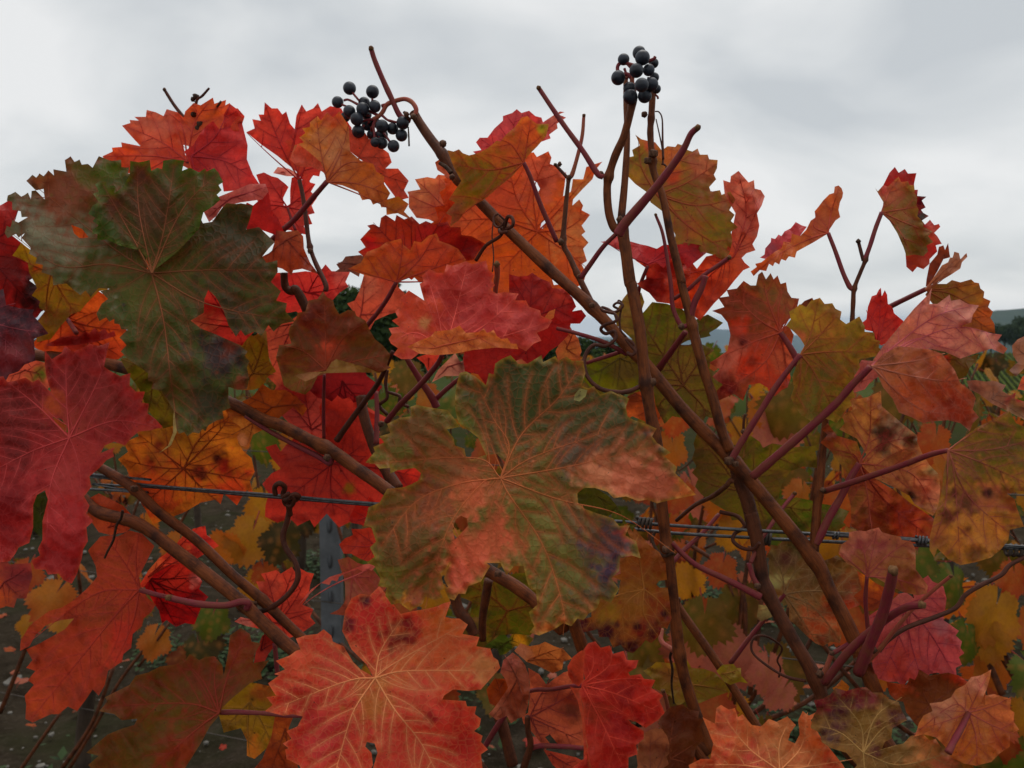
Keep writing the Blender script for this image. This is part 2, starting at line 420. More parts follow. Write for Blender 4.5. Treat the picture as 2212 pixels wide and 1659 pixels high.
def stem(name, pts, crop, parent, off0, off1, r0, r1, mat, nodes=(), sides=10, tail=None, sub=7, wob=.4):
    """a cane, petiole, tendril: path in picture coordinates, distance from its row's plane going off0 -> off1"""
    P = [(a, b) for a, b, _ in resolve(pts, crop)]; P = np.array(P); n = len(P)
    ln = np.concatenate([[0], np.cumsum(np.hypot(*np.diff(P, axis=0).T))]); t = ln/max(ln[-1], 1e-6)
    off = off0+(off1-off0)*t if not hasattr(off1, '__len__') else np.interp(np.linspace(0, 1, n), np.linspace(0, 1, len(off1)), off1)
    d = Dw(P[:, 0])+off; P3 = world_pts(P, d); rad = (r0+(r1-r0)*t)*d/FPX
    if tail is not None:
        k = len(tail); P3 = np.vstack([P3, np.array(tail, float)]); rad = np.concatenate([rad, np.full(k, rad[-1])*np.linspace(1.02, 1.15, k)])
    Q = catmull(np.column_stack([P3, rad]), sub); P3, rad = Q[:, :3], Q[:, 3].copy()
    rg = np.random.default_rng(int(abs(P[0][0]*7+P[0][1]))); rad *= 1+.035*np.interp(np.arange(len(rad)), np.arange(0, len(rad)+6, 3), rg.normal(0, 1, len(np.arange(0, len(rad)+6, 3))))
    L_ = np.concatenate([[0], np.cumsum(np.linalg.norm(np.diff(P3, axis=0), axis=1))])
    for nd in nodes:                       # swollen joints
        c_ = np.array(cv(crop, nd[0], nd[1])) if len(nd) < 4 else np.array(cv(nd[3], nd[0], nd[1])); dd = Dw(c_[0])+off0
        w3 = world_pts([c_], [dd])[0]; i = np.argmin(np.linalg.norm(P3-w3, axis=1)); rad *= 1+nd[2]*np.exp(-((L_-L_[i])/(rad[i]*1.1))**2)
    V, Fc = tube_geo(P3, rad, sides)
    o = mesh_obj(name, np.array(V), Fc, M[mat], parent, P3[0])
    a = np.tile(np.arange(sides)*2*math.pi/sides, len(P3)); vvec(o, 'lpos', np.column_stack([np.cos(a)*1.2, np.sin(a)*1.2, np.repeat(L_*300, sides)]))
    return o
def knob(parent, crop, x, y, off, r, mat='node', name='node', sq=(1, 1, 1), seed=0):
    c_ = np.array(cv(crop, x, y)); d = float(Dw(c_[0]))+off; w = world_pts([c_], [d])[0]; rr = r*d/FPX
    bm = bmesh.new(); bmesh.ops.create_icosphere(bm, subdivisions=2, radius=1); rg = np.random.default_rng(seed+int(x*3+y))
    ph = rg.uniform(0, 6, 3)
    for v in bm.verts:
        k = 1+.22*math.sin(v.co.x*4+ph[0])*math.sin(v.co.y*5+ph[1])+.12*math.sin(v.co.z*7+ph[2]); v.co = Vector((v.co.x*sq[0], v.co.y*sq[1], v.co.z*sq[2]))*k*rr
    me = bpy.data.meshes.new(name); bm.to_mesh(me); bm.free(); me.materials.append(M[mat]); me.polygons.foreach_set('use_smooth', [True]*len(me.polygons))
    o = bpy.data.objects.new(name, me); COL.objects.link(o); o.parent = parent; o.location = Vector(w)-wloc(parent); return o
# ------------------------------------------------------------------ the near row: two vines
vineA = empty('grapevine', (.16, .47, 0)); vineB = empty('grapevine', (.50, .30, 0))
tag(vineA, 'grapevine with large olive and crimson leaves and two canes slanting across the wires', 'grapevine', 'vines of the near row')
tag(vineB, 'tall grapevine carrying the black grape bunches and bare purple leaf stalks against the sky', 'grapevine', 'vines of the near row')
HA = [.16, .47, .78]; HB = [.50, .30, .78]
TA = [(.13, .455, .95), HA]; TB = [(.40, .335, .98), HB]
# ---- canes
A1 = stem('cane', ['R2a', (215, 660), (450, 690), (700, 722), (1000, 805), (1460, 960), (1700, 1080), 'R2b', (0, 1120), (200, 1220), (340, 1290), (480, 1390), (680, 1530), 'F', (990, 1180), 'R3b', (1480, 350), (1700, 480), (1850, 600), (2000, 760), (2140, 890)], 'R2a', vineA, .005, .0, 12.5, 14.5, 'cane', [(2120, 1240, .28), (1480, 360, .3, 'R3b')], 12, TA)
A2 = stem('cane', ['R2a', (420, 1545), (520, 1575), 'R3a', (640, 0), (900, 80), (1150, 260), (1500, 530), (1750, 760), (1910, 900), 'F', (760, 1490), (900, 1580), (1060, 1690)], 'R3a', vineA, -.015, -.005, 13, 14.5, 'cane', [(1590, 590, .22)], 12, TA)
A3 = stem('cane', ['R2a', (480, 1290), (620, 1375), (850, 1515), 'R3a', (1030, 0), (1270, 180), (1500, 400), (1700, 570), (1930, 790), 'F', (790, 1500), (960, 1640)], 'R3a', vineA, .0, .015, 10, 11, 'cane', [(870, 1525, .35, 'R2a'), (1680, 560, .2)], 12, [(.14, .47, .95), HA])
stem('cane', ['F', (893, 243), (908, 268), (930, 300), (957, 335), (975, 362), (992, 387)], 'F', vineB, .01, .01, 10, 12, 'cane_dark', [(957, 333, .3), (990, 385, .3)], 12)
Bc = stem('cane', ['F', (984, 377), (1000, 396), (1075, 475), (1180, 575), (1280, 665), (1360, 752), (1400, 793), (1480, 890), (1575, 987), (1650, 1073), (1757, 1207), (1790, 1270), (1840, 1370), (1893, 1500), (1975, 1690)], 'F', vineB, .01, -.005, 11.5, 17.5, 'cane', [(992, 387, .3), (1280, 665, .18), (1580, 995, .25), (1755, 1200, .15)], 12, TB)
Cc = stem('cane', ['R1c', (575, 1300), (600, 1450), (625, 1640), 'R2c', (640, 230), (690, 500), (715, 740), (730, 850), (760, 1050), (800, 1250), 'R3c', (1195, -60), (1225, 200), (1250, 400), (1290, 750), (1315, 950), (1350, 1100), (1400, 1260), 'F', (1530, 1620), (1560, 1700)], 'R1c', vineB, -.012, -.01, 12.5, 12.5, 'cane', [(575, 1300, .2), (725, 850, .3, 'R2c'), (1225, 230, .3, 'R3c'), (1300, 920, .12, 'R3c')], 12, [(.30, .36, .95), HB])
C1 = stem('cane', [(598, 300), (600, 500), (608, 720), (592, 1000), (570, 1240), (578, 1310)], 'R1c', vineB, .004, -.01, 5, 9, 'cane', [], 10)
C2 = stem('cane', [(655, 440), (640, 500), (590, 690), (530, 830), (492, 950), (478, 1050), (490, 1200), (525, 1295), (575, 1315)], 'R1c', vineB, -.02, -.01, 8.5, 9, 'cane', [(480, 960, .35)], 10)
Dc = stem('cane', ['R1c', (782, 300), (772, 450), (765, 570), (758, 680), (770, 830), (780, 930), (840, 1100), (890, 1350), (958, 1630), 'R2c', (960, 200), (1020, 430), (1050, 560), (1110, 780), (1160, 930), (1220, 1150), (1275, 1285)], 'R1c', vineB, .0, .0, 6.5, 11.5, 'cane', [(760, 590, .25), (775, 860, .45), (1010, 470, .3, 'R2c')], 12)
Ec = stem('cane', ['R2d', (345, 830), (365, 920), (420, 1060), (470, 1280), 'R3d', (440, 0), (480, 170), (520, 450), (590, 600), (700, 800), (830, 1020), (890, 1160), (920, 1240), 'F', (1830, 1590), (1900, 1700)], 'R2d', vineB, .01, .0, 15, 14.5, 'cane_dark', [(520, 500, .25, 'R3d'), (850, 1060, .25, 'R3d')], 12, TB)
Fc_ = stem('cane', ['R2d', (935, 350), (925, 540), (893, 900), (872, 1100), (858, 1300), (850, 1400)], 'R2d', vineB, .01, .0, 7, 10, 'cane', [(890, 1020, .3)], 10)
Gc = stem('cane', ['R3c', (1290, 560), (1320, 640), (1560, 985), (1800, 1370), 'F', (1660, 1610), (1730, 1700)], 'R3c', vineB, .03, .02, 9, 10, 'cane', [], 10, [(.30, .38, .95), HB])
# trunk of each vine, below the picture
for vn_, hd in ((vineA, HA), (vineB, HB)):
    b = vn_.location; P = catmull([(b.x, b.y, -.05), (b.x+.02, b.y+.01, .2), (b.x-.015, b.y, .5), (hd[0], hd[1], hd[2]+.02)], 8); V_, F_ = tube_geo(P, np.linspace(.028, .02, len(P)), 12)
    o = mesh_obj('trunk', np.array(V_), F_, M['bark'], vn_, P[0]); vvec(o, 'lpos', np.array(V_)*40)
def twig(pts, crop, off0, off1, r0, r1, mat='petiole', vine=None, name='petiole_stub', cut=None, nodes=()):
    o = stem(name, pts, crop, vine or vineB, off0, off1, r0, r1, mat, nodes, 9)
    if cut:
        c0 = 'F' if crop == 'F' else crop
        p = pts[0] if not isinstance(pts[0], str) else pts[1]
        knob(o, c0, p[0], p[1], off0-.001, r0*1.05, cut, 'stalk_scar')
    return o
twig([(585, 130), (610, 210), (660, 330), (720, 460), (775, 570), (840, 600)], 'R1b', -.006, .01, 5.5, 6.5, 'petiole', cut='cut')
twig([(1672, 388), (1760, 520), (1850, 650), (1960, 800), (2050, 940), (2090, 965)], 'R1b', -.03, -.02, 5.0, 6.5, 'petiole', cut='cut')
twig([(1066, 645), (1020, 690), (965, 800), (840, 975), (720, 1120), (600, 1260), (550, 1335)], 'R1c', -.05, -.03, 6.5, 11.5, 'petiole', cut='cut')
twig([(310, 1615), (370, 1530), (450, 1420), (535, 1335)], 'R1c', .0, -.012, 6, 5, 'petiole')
twig(['R1b', (1965, 565), (1950, 720), (1895, 930), (1868, 975)], 'R1b', .02, .02, 3.5, 5.0, 'petiole_pale', cut='cut')
twig(['R1b', (1786, 892), (1840, 950), (1866, 980)], 'R1b', .02, .02, 3.2, 4, 'petiole_dark')
twig(['R1b', (1866, 975), (1845, 1180), (1832, 1390), (1870, 1480), (1930, 1610), 'F', (1280, 660)], 'R1b', .02, .01, 4.2, 7.5, 'cane_dark', name='side_shoot', nodes=[(1866, 978, .4), (1832, 1390, .4), (1930, 1620, .3)])
twig([(1270, 30), (1200, 80), (1100, 150), (1000, 240), (910, 300)], 'R2c', .0, .005, 4.5, 4.5, 'petiole', cut='cut')
twig([(1115, 150), (1090, 230), (1050, 310), (1030, 375), (1015, 430)], 'R2c', -.005, .0, 6.5, 7.5, 'petiole')
twig(['R1c', (792, 1210), (840, 1340), (880, 1580), 'R2c', (895, 250), (905, 360), (955, 470), (1000, 475)], 'R1c', -.01, .0, 3.2, 5.5, 'petiole', cut='cut')
twig([(985, 515), (930, 590), (810, 755)], 'R2c', .005, .03, 6, 8, 'petiole')
twig([(150, 490), (270, 520), (420, 565), (520, 610), (610, 660)], 'R2c', -.01, .01, 4, 5.5, 'petiole')
twig([(345, 715), (440, 685), (560, 645)], 'R2c', .015, .01, 4, 4.5, 'petiole')
twig([(740, 90), (690, 220), (670, 360)], 'R2c', .02, .04, 4, 4, 'petiole')
twig(['R2d', (405, 500), (395, 560), (395, 610)], 'R2d', -.006, -.004, 2.5, 3, 'dead' if False else 'petiole_dark')
twig([(290, 960), (200, 1030), (80, 1090), (-40, 1190)], 'R2d', -.0, .03, 5.5, 4, 'cane_dark', name='side_shoot')
twig([(330, 940), (310, 930), (285, 965)], 'R2d', .0, .0, 6, 5, 'cane_dark', name='side_shoot')
twig(['R3d', (1365, 380), (1335, 520), (1290, 680), (1220, 840), (1140, 1040)], 'R3d', -.06, -.02, 10.5, 13, 'petiole', cut='cut')
twig(['R3d', (1550, 602), (1430, 625), (1260, 740), (1080, 900), (920, 1105)], 'R3d', -.05, -.01, 8, 9.5, 'petiole', cut='cut')
twig(['R3d', (1738, 415), (1620, 510), (1480, 640), (1370, 770), (1275, 890), (1170, 1000)], 'R3d', -.04, -.01, 3.8, 5, 'petiole_pale', cut='cut')
twig(['R3d', (965, 920), (935, 1000), (905, 1060)], 'R3d', -.005, -.004, 5.5, 5.5, 'petiole_pale')
twig(['R3d', (1200, 770), (1080, 850), (965, 920)], 'R3d', .0, -.005, 4, 5, 'petiole')
twig(['R3d', (2230, 285), (2120, 345), (2060, 410), (1920, 480), (1830, 540), (1770, 620), (1650, 675), (1450, 750), (1330, 830), (1270, 900)], 'R3d', .01, -.01, 4.5, 5.5, 'petiole_dark', name='tendril')
twig(['R3c', (1265, 200), (1330, 270), (1430, 350), (1600, 430), (1740, 500), (1835, 550)], 'R3c', -.012, .0, 5, 8.5, 'petiole')
twig(['R3d', (430, 330), (455, 420), (490, 480)], 'R3d', .0, .0, 5.5, 6, 'petiole')
twig(['R2d', (725, 1015), (640, 1120), (560, 1240), (500, 1330), 'R3d', (440, 330)], 'R2d', .03, .0, 4.5, 4.5, 'petiole', cut='cut')
twig(['R2d', (235, 1150), (130, 1270), (0, 1390), 'F', (1440, 1230)], 'R2d', .03, .0, 4.5, 5, 'petiole')
twig([(365, 1215), (430, 1120), (540, 970), (640, 830), (725, 640)], 'R2b', .0, -.03, 7, 4.5, 'petiole_dark', vine=vineA)
twig([(280, 1205), (278, 1000), (283, 790)], 'R2b', .01, -.02, 4, 3.5, 'petiole', vine=vineA)
twig(['R2a', (1590, 1060), (1750, 1160), (1900, 1240), (2060, 1320), (2135, 1365), (2150, 1330)], 'R2a', .0, .004, 4.5, 6.5, 'petiole', vine=vineA)
twig(['R3a', (1092, 555), (1180, 575), (1300, 598), (1460, 605), (1560, 582), (1610, 590), (1600, 625)], 'R3a', -.045, -.016, 7, 7.5, 'petiole', vine=vineA, cut='cut')
twig([(620, 900), (625, 1050), (620, 1240)], 'R2b', .03, .02, 4.5, 6.5, 'petiole', vine=vineA)
twig([(520, 930), (540, 1060), (600, 1240), (690, 1420), (760, 1530)], 'R2b', .03, .02, 11, 13, 'cane_dark', vine=vineA, name='side_shoot')
twig([(1310, 720), (1180, 800), (1080, 880), (1010, 945)], 'R2b', .005, .02, 4, 6, 'petiole', vine=vineA, cut='cut')
twig([(770, 610), (850, 740), (920, 850), (975, 930), (1010, 1000)], 'R2b', .0, .02, 5, 9, 'petiole', vine=vineA)
twig([(1380, 610), (1380, 780)], 'R2b', .0, .0, 4.5, 4.5, 'petiole', vine=vineB)
twig(['R1b', (1400, 1530), (1403, 1600), 'R2b', (1395, 200), (1385, 330)], 'R1b', -.02, .0, 6.5, 5, 'petiole_pale', cut='cut')
twig(['R2a', (1840, 130), (1850, 220), (1890, 250), (1920, 240), (1980, 350), (2010, 420)], 'R2a', .01, .02, 8, 11, 'cane_dark', vine=vineA, name='side_shoot')
twig(['R1a', (1065, 398), (1130, 500), (1210, 600), (1290, 690)], 'R1a', .0, .01, 3.4, 4.4, 'petiole_dark', vine=vineA, cut='node')
twig(['R1a', (1355, 390), (1310, 440), (1275, 470), (1270, 550), (1300, 630), (1285, 690)], 'R1a', .0, .01, 2.4, 4, 'petiole_dark', vine=vineA)
twig(['R1a', (1432, 475), (1370, 560), (1310, 630)], 'R1a', .0, .008, 2.3, 3.6, 'petiole_dark', vine=vineA)
for x, y, r in ((1268, 445, 7), (1250, 462, 5), (1255, 560, 6), (1300, 625, 8), (1285, 650, 8)): knob(vineA, 'R1a', x, y, .003, r, 'dead', 'bud')
twig(['R1a', (1940, 985), (1965, 1100), (1985, 1250), (2005, 1400), (2040, 1510), (2110, 1659), 'R2b', (290, 250)], 'R1a', .02, .01, 4.5, 5.5, 'petiole_dark', vine=vineA, name='side_shoot', nodes=[(2008, 1440, .5)])
twig(['R1a', (1865, 1165), (1885, 1230), (1915, 1310)], 'R1a', .03, .03, 2.5, 3, 'petiole', vine=vineA)
twig([(2105, 740), (2090, 590), (2090, 380)][::-1], 'R3b', .04, .04, 3, 3, 'petiole') if False else None
twig([(2120, 880), (2090, 640), (2060, 560)][::-1], 'R3b', .0, .0, 6, 7.5, 'petiole')
twig([(1490, 830), (1490, 690), (1510, 560), (1530, 440)], 'R3b', .02, .01, 8, 10, 'cane_dark', vine=vineA, name='side_shoot')
twig([(1290, 430), (1330, 620), (1400, 720), (1440, 800)], 'R3b', .03, .03, 14, 12, 'cane_dark', vine=vineA, name='side_shoot')
twig(['R3b', (1640, 1310), (1590, 1380), (1500, 1530)], 'R3b', .01, .02, 6, 6, 'petiole')
twig(['R3c', (340, 1160), (400, 1150), (470, 1150), (600, 1130), (675, 1125)], 'R3c', .005, -.05, 4.5, 4.5, 'petiole')
twig(['R3c', (325, 1325), (330, 1420), (345, 1510), (300, 1659)], 'R3c', .005, .01, 6, 8, 'cane_dark', name='side_shoot')
twig(['R3c', (690, 1530), (560, 1520), (420, 1515), (350, 1530)], 'R3c', .005, .01, 5, 5.5, 'petiole')
twig(['R3c', (140, 1310), (180, 1440), (230, 1640)], 'R3c', .02, .02, 13, 13, 'cane_dark', name='side_shoot')
twig(['R3c', (1205, 1160), (1225, 1220), (1240, 1290)], 'R3c', .01, .02, 4.5, 4.5, 'petiole_pale', cut='cut')
twig(['R3c', (1195, 760), (1195, 840), (1275, 900)], 'R3c', .01, -.005, 5, 6, 'petiole_pale')
twig(['R3a', (1780, 850), (1790, 960), (1800, 1060)], 'R3a', .03, .03, 5, 5, 'petiole', vine=vineA)
twig(['R3a', (910, 505), (990, 530), (1080, 550), (1160, 570)], 'R3a', .005, .01, 5.5, 4.5, 'petiole', vine=vineA)
twig(['R3a', (1425, 1298), (1550, 1298), (1720, 1305), (1850, 1318), (1960, 1320)], 'R3a', -.03, .0, 5.5, 4.5, 'petiole', vine=vineA)
twig(['R3a', (2, 1000), (30, 1020)], 'R3a', .1, .1, 4, 4, 'petiole_dark', vine=vineA) if False else None
# ---- nodes and buds
for cr, x, y, r, vn_, of in (('R1b', 1052, 750, 8, vineB, -.004), ('R1b', 1180, 975, 9, vineB, -.004), ('R1b', 1110, 965, 6, vineB, -.002), ('R1b', 860, 575, 7, vineB, .0),
        ('R1c', 778, 815, 10, vineB, -.006), ('R1c', 740, 860, 8, vineB, -.006), ('R1c', 720, 560, 7, vineB, -.003), ('R1c', 560, 1240, 7, vineB, -.018), ('R1c', 440, 945, 6, vineB, -.02),
        ('R2c', 1270, 1350, 10, vineB, -.012), ('R2c', 1310, 1370, 7, vineB, -.012), ('R2c', 770, 840, 9, vineB, -.012), ('R2c', 960, 480, 7, vineB, -.008), ('R2c', 380, 340, 6, vineB, -.006),
        ('R2c', 300, 155, 6, vineB, .0), ('R1b', 1815, 1385, 7, vineB, .01), ('R2d', 395, 615, 6, vineB, -.01), ('R2d', 910, 995, 6, vineB, -.004), ('R3d', 1130, 965, 7, vineB, -.022),
        ('R3d', 1240, 895, 7, vineB, -.016), ('R3d', 965, 915, 6, vineB, -.01), ('R3d', 890, 1050, 8, vineB, -.012), ('R3d', 485, 480, 7, vineB, -.012), ('R3c', 1225, 245, 9, vineB, -.02),
        ('R2a', 870, 1530, 8, vineA, -.012), ('R2a', 2120, 1330, 8, vineA, -.008), ('R3a', 1640, 600, 9, vineA, .0), ('R3b', 1590, 400, 8, vineA, -.008), ('R2b', 650, 1110, 7, vineA, .012),
        ('R1b', 1808, 882, 5, vineB, .016), ('R1b', 1780, 886, 4, vineB, .016), ('R1b', 1870, 968, 6, vineB, .016), ('R1a', 2010, 1445, 6, vineA, .005), ('R1b', 815, 560, 6, vineB, .0)):
    knob(vn_, cr, x, y, of, r, 'node', 'bud')
stem('dead_scale', [(1030, 875), (1070, 900), (1105, 940)], 'R1b', vineB, .004, .002, 4, 5, 'dead')
stem('dead_scale', [(800, 545), (815, 570), (830, 590)], 'R1b', vineB, .004, .002, 3, 4, 'dead')
stem('dried_stalk', [(826, 640), (830, 700), (832, 765)], 'R1b', vineB, .006, .006, 1.6, 2, 'dead')
stem('dried_stalk', [(795, 590), (815, 680), (835, 780), (840, 860), (835, 885)], 'R1c', vineB, .003, -.003, 1.2, 2.2, 'petiole_dark')
stem('dried_stalk', [(790, 540), (815, 545), (835, 590), (838, 720), (842, 850)], 'R1c', vineB, .003, -.003, 1.4, 2.6, 'petiole_dark')
stem('dried_stalk', [(840, 880), (860, 895), (858, 920)], 'R1c', vineB, -.003, -.003, 2.2, 1.6, 'petiole_dark')
# ---- tendrils
stem('tendril', [(690, 868), (620, 898), (540, 905), (430, 880), (355, 810), (328, 720), (345, 650), (395, 598), (470, 605), (530, 560), (525, 510), (470, 525), (438, 500), (460, 470), (540, 440), (530, 400), (500, 390), (450, 375), (445, 355), (480, 365), (520, 385), (560, 370), (580, 340), (545, 325), (520, 345), (550, 365)], 'R2c', vineB, -.012, [-.012, -.02, -.014, -.01, -.016, -.006, -.012, -.004], 5.5, 2.6, 'petiole_dark', sub=6)
stem('tendril', [(545, 325), (555, 310), (575, 335), (560, 420), (565, 500), (600, 545)], 'R2c', vineB, -.008, -.012, 2.0, 2.4, 'petiole_dark')
stem('tendril', [(605, 650), (640, 662), (660, 640), (630, 600), (600, 560), (640, 580), (655, 600)], 'R2c', vineB, -.02, -.02, 4, 3, 'petiole_dark')
stem('tendril', ['R1b', (1265, 1505), (1330, 1410), (1420, 1350), (1450, 1290), (1470, 1225), (1500, 1230), (1505, 1275), (1470, 1300), (1420, 1300), (1425, 1325), (1465, 1320)], 'R1b', vineB, .01, [.01, .0, -.008, -.01, .0, -.01], 4.2, 3.6, 'petiole_dark')
stem('tendril', ['R1b', (1410, 1203), (1380, 1225), (1385, 1275), (1415, 1290), (1450, 1250), (1415, 1210)], 'R1b', vineB, .0, -.008, 2.4, 2.4, 'petiole_dark')
stem('tendril', ['R1b', (1378, 1240), (1370, 1350), (1380, 1480), (1372, 1580)], 'R1b', vineB, .005, .0, 1.4, 1.6, 'petiole_dark')
stem('tendril', ['R3a', (1880, -40), (1860, 60), (1835, 150), (1850, 230), (1915, 330), (1930, 430), (1880, 520), (1790, 600), (1700, 640), (1610, 650)], 'R3a', vineA, .01, .005, 6, 6, 'petiole_dark')
stem('tendril', ['R2a', (1785, 1570), (1780, 1520), (1810, 1495), (1845, 1520), (1835, 1570), (1860, 1600), (1900, 1570), (1935, 1580), (1900, 1610), (1860, 1590), (1870, 1640), (1880, 1700)], 'R2a', vineA, .0, [.0, -.006, .004, -.006, .004, .0, .01], 5.5, 6, 'petiole_dark', sub=8)
stem('tendril', ['R2a', (1870, 1560), (1840, 1590), (1850, 1630), (1890, 1640), (1905, 1600), (1880, 1570)], 'R2a', vineA, -.006, [-.006, .004, -.006], 4.5, 4.5, 'petiole_dark', sub=8)
stem('tendril', ['R3a', (795, -10), (785, 40), (755, 90), (735, 180), (700, 250), (678, 298)], 'R3a', vineA, -.025, -.02, 3, 2.2, 'dead')
stem('tendril', ['R3c', (2130, 1095), (2010, 1070), (1900, 1010), (1800, 930), (1775, 870), (1800, 810), (1870, 805), (1950, 850), (1975, 890), (1945, 960), (1965, 1010), (1955, 1070)], 'R3c', vineB, -.002, .02, 3.5, 2, 'petiole_dark')
stem('tendril', ['R3c', (1575, 0), (1680, 25), (1730, 80), (1725, 105), (1670, 140), (1660, 190), (1720, 235), (1790, 240), (1830, 200)], 'R3c', vineB, .02, .0, 4.5, 4, 'petiole_dark')
stem('tendril', ['R2b', (690, 760), (680, 850), (690, 940), (640, 990), (690, 1050)], 'R2b', vineA, .03, .03, 4, 4, 'petiole_dark')
stem('tendril', ['R2b', (700, 905), (770, 930), (770, 970), (830, 1000)], 'R2b', vineA, .03, .03, 3.5, 3.5, 'petiole_dark')
stem('tendril', ['R3c', (1150, 130), (1135, 180), (1160, 240), (1210, 285), (1275, 265)], 'R3c', vineB, -.01, -.022, 3.5, 3.5, 'dead')
stem('tendril', ['R3c', (1265, 900), (1250, 940), (1265, 1020), (1260, 1120), (1275, 1240)], 'R3c', vineB, -.004, .01, 3, 2, 'dead')
# ---- grape bunches
def grapes(spec, rachis, crop, off):
    rk = None
    for i, (pts, r0, r1) in enumerate(rachis):
        o = stem('grape_bunch' if i == 0 else 'rachis', pts, crop, vineB if i == 0 else rk, off, off, r0, r1, 'petiole' if i else 'petiole_pale')
        if i == 0: rk = o
    me = None
    for (x, y, r, dz) in spec:
        c_ = np.array(cv(crop, x, y)); d = float(Dw(c_[0]))+off+dz; w = world_pts([c_], [d])[0]; rr = r/3.0*d/FPX
        if me is None:
            bm = bmesh.new(); bmesh.ops.create_uvsphere(bm, u_segments=28, v_segments=18, radius=1)
            me = bpy.data.meshes.new('grape'); bm.to_mesh(me); bm.free(); me.materials.append(M['grape']); me.polygons.foreach_set('use_smooth', [True]*len(me.polygons))
        m2 = me.copy(); a = random.uniform(.97, 1.05)
        for v in m2.vertices: v.co = v.co*rr; v.co.z *= a
        o = bpy.data.objects.new('grape', m2); COL.objects.link(o); o.parent = rk; o.location = Vector(w)-wloc(rk)
        o.rotation_euler = (random.uniform(-.5, .5), random.uniform(-.5, .5), random.uniform(0, 6))
        t_ = np.array([x*.55+spec_c[0]*.45, y*.55+spec_c[1]*.45])
        stem('pedicel', [(x, y), (x*.75+t_[0]*.25, y*.75+t_[1]*.25+4), (t_[0], t_[1])], crop, rk, off+dz, off, 2.6, 2.6, 'petiole', sides=6, sub=3)
spec_c = (590, 575)
grapes([(446, 390, 42, 0), (595, 413, 42, 0), (369, 480, 38, 0), (541, 485, 38, .004), (532, 525, 42, -.004), (610, 507, 38, -.002), (445, 540, 40, -.004), (420, 575, 32, .006), (493, 590, 42, -.006), (503, 670, 41, -.002),
        (555, 560, 35, .006), (560, 630, 35, .006), (612, 612, 33, .006), (657, 636, 42, -.006), (725, 652, 38, .0), (791, 615, 41, -.003), (783, 695, 39, .002), (731, 765, 39, -.004), (655, 690, 40, .003), (655, 745, 38, .0), (613, 740, 32, -.005), (590, 690, 32, .006)],
       [([(872, 560), (878, 525), (850, 480), (805, 460), (750, 470), (690, 495), (660, 545), (630, 575), (600, 590)], 5.2, 4.5), ([(655, 505), (690, 495)], 4, 4), ([(640, 570), (580, 540), (500, 495), (440, 465), (410, 468)], 3.5, 2.6), ([(620, 580), (600, 640), (620, 720)], 3.5, 3), ([(650, 560), (700, 600), (760, 612)], 3, 2.6), ([(600, 590), (540, 600), (500, 620)], 3, 2.4)], 'R1b', .006)
spec_c = (690, 330)
grapes([(585, 203, 38, 0), (685, 160, 42, .006), (707, 192, 48, -.006), (780, 228, 32, .006), (550, 322, 46, -.004), (668, 275, 46, -.008), (748, 272, 38, -.002), (785, 320, 30, .006), (622, 390, 40, -.002), (702, 369, 46, -.012), (765, 365, 45, -.004), (797, 395, 30, .006), (628, 445, 47, -.004), (722, 440, 45, -.002)],
       [([(655, 470), (650, 400), (640, 330), (670, 250), (730, 220)], 6, 4), ([(640, 330), (610, 300), (560, 300), (545, 260), (560, 230), (600, 228), (650, 240)], 4.5, 3.5), ([(730, 220), (780, 200), (790, 185)], 4, 3.5), ([(790, 430), (805, 445), (808, 458)], 2, 2.4), ([(600, 290), (590, 262)], 2.5, 3)], 'R1c', -.02)
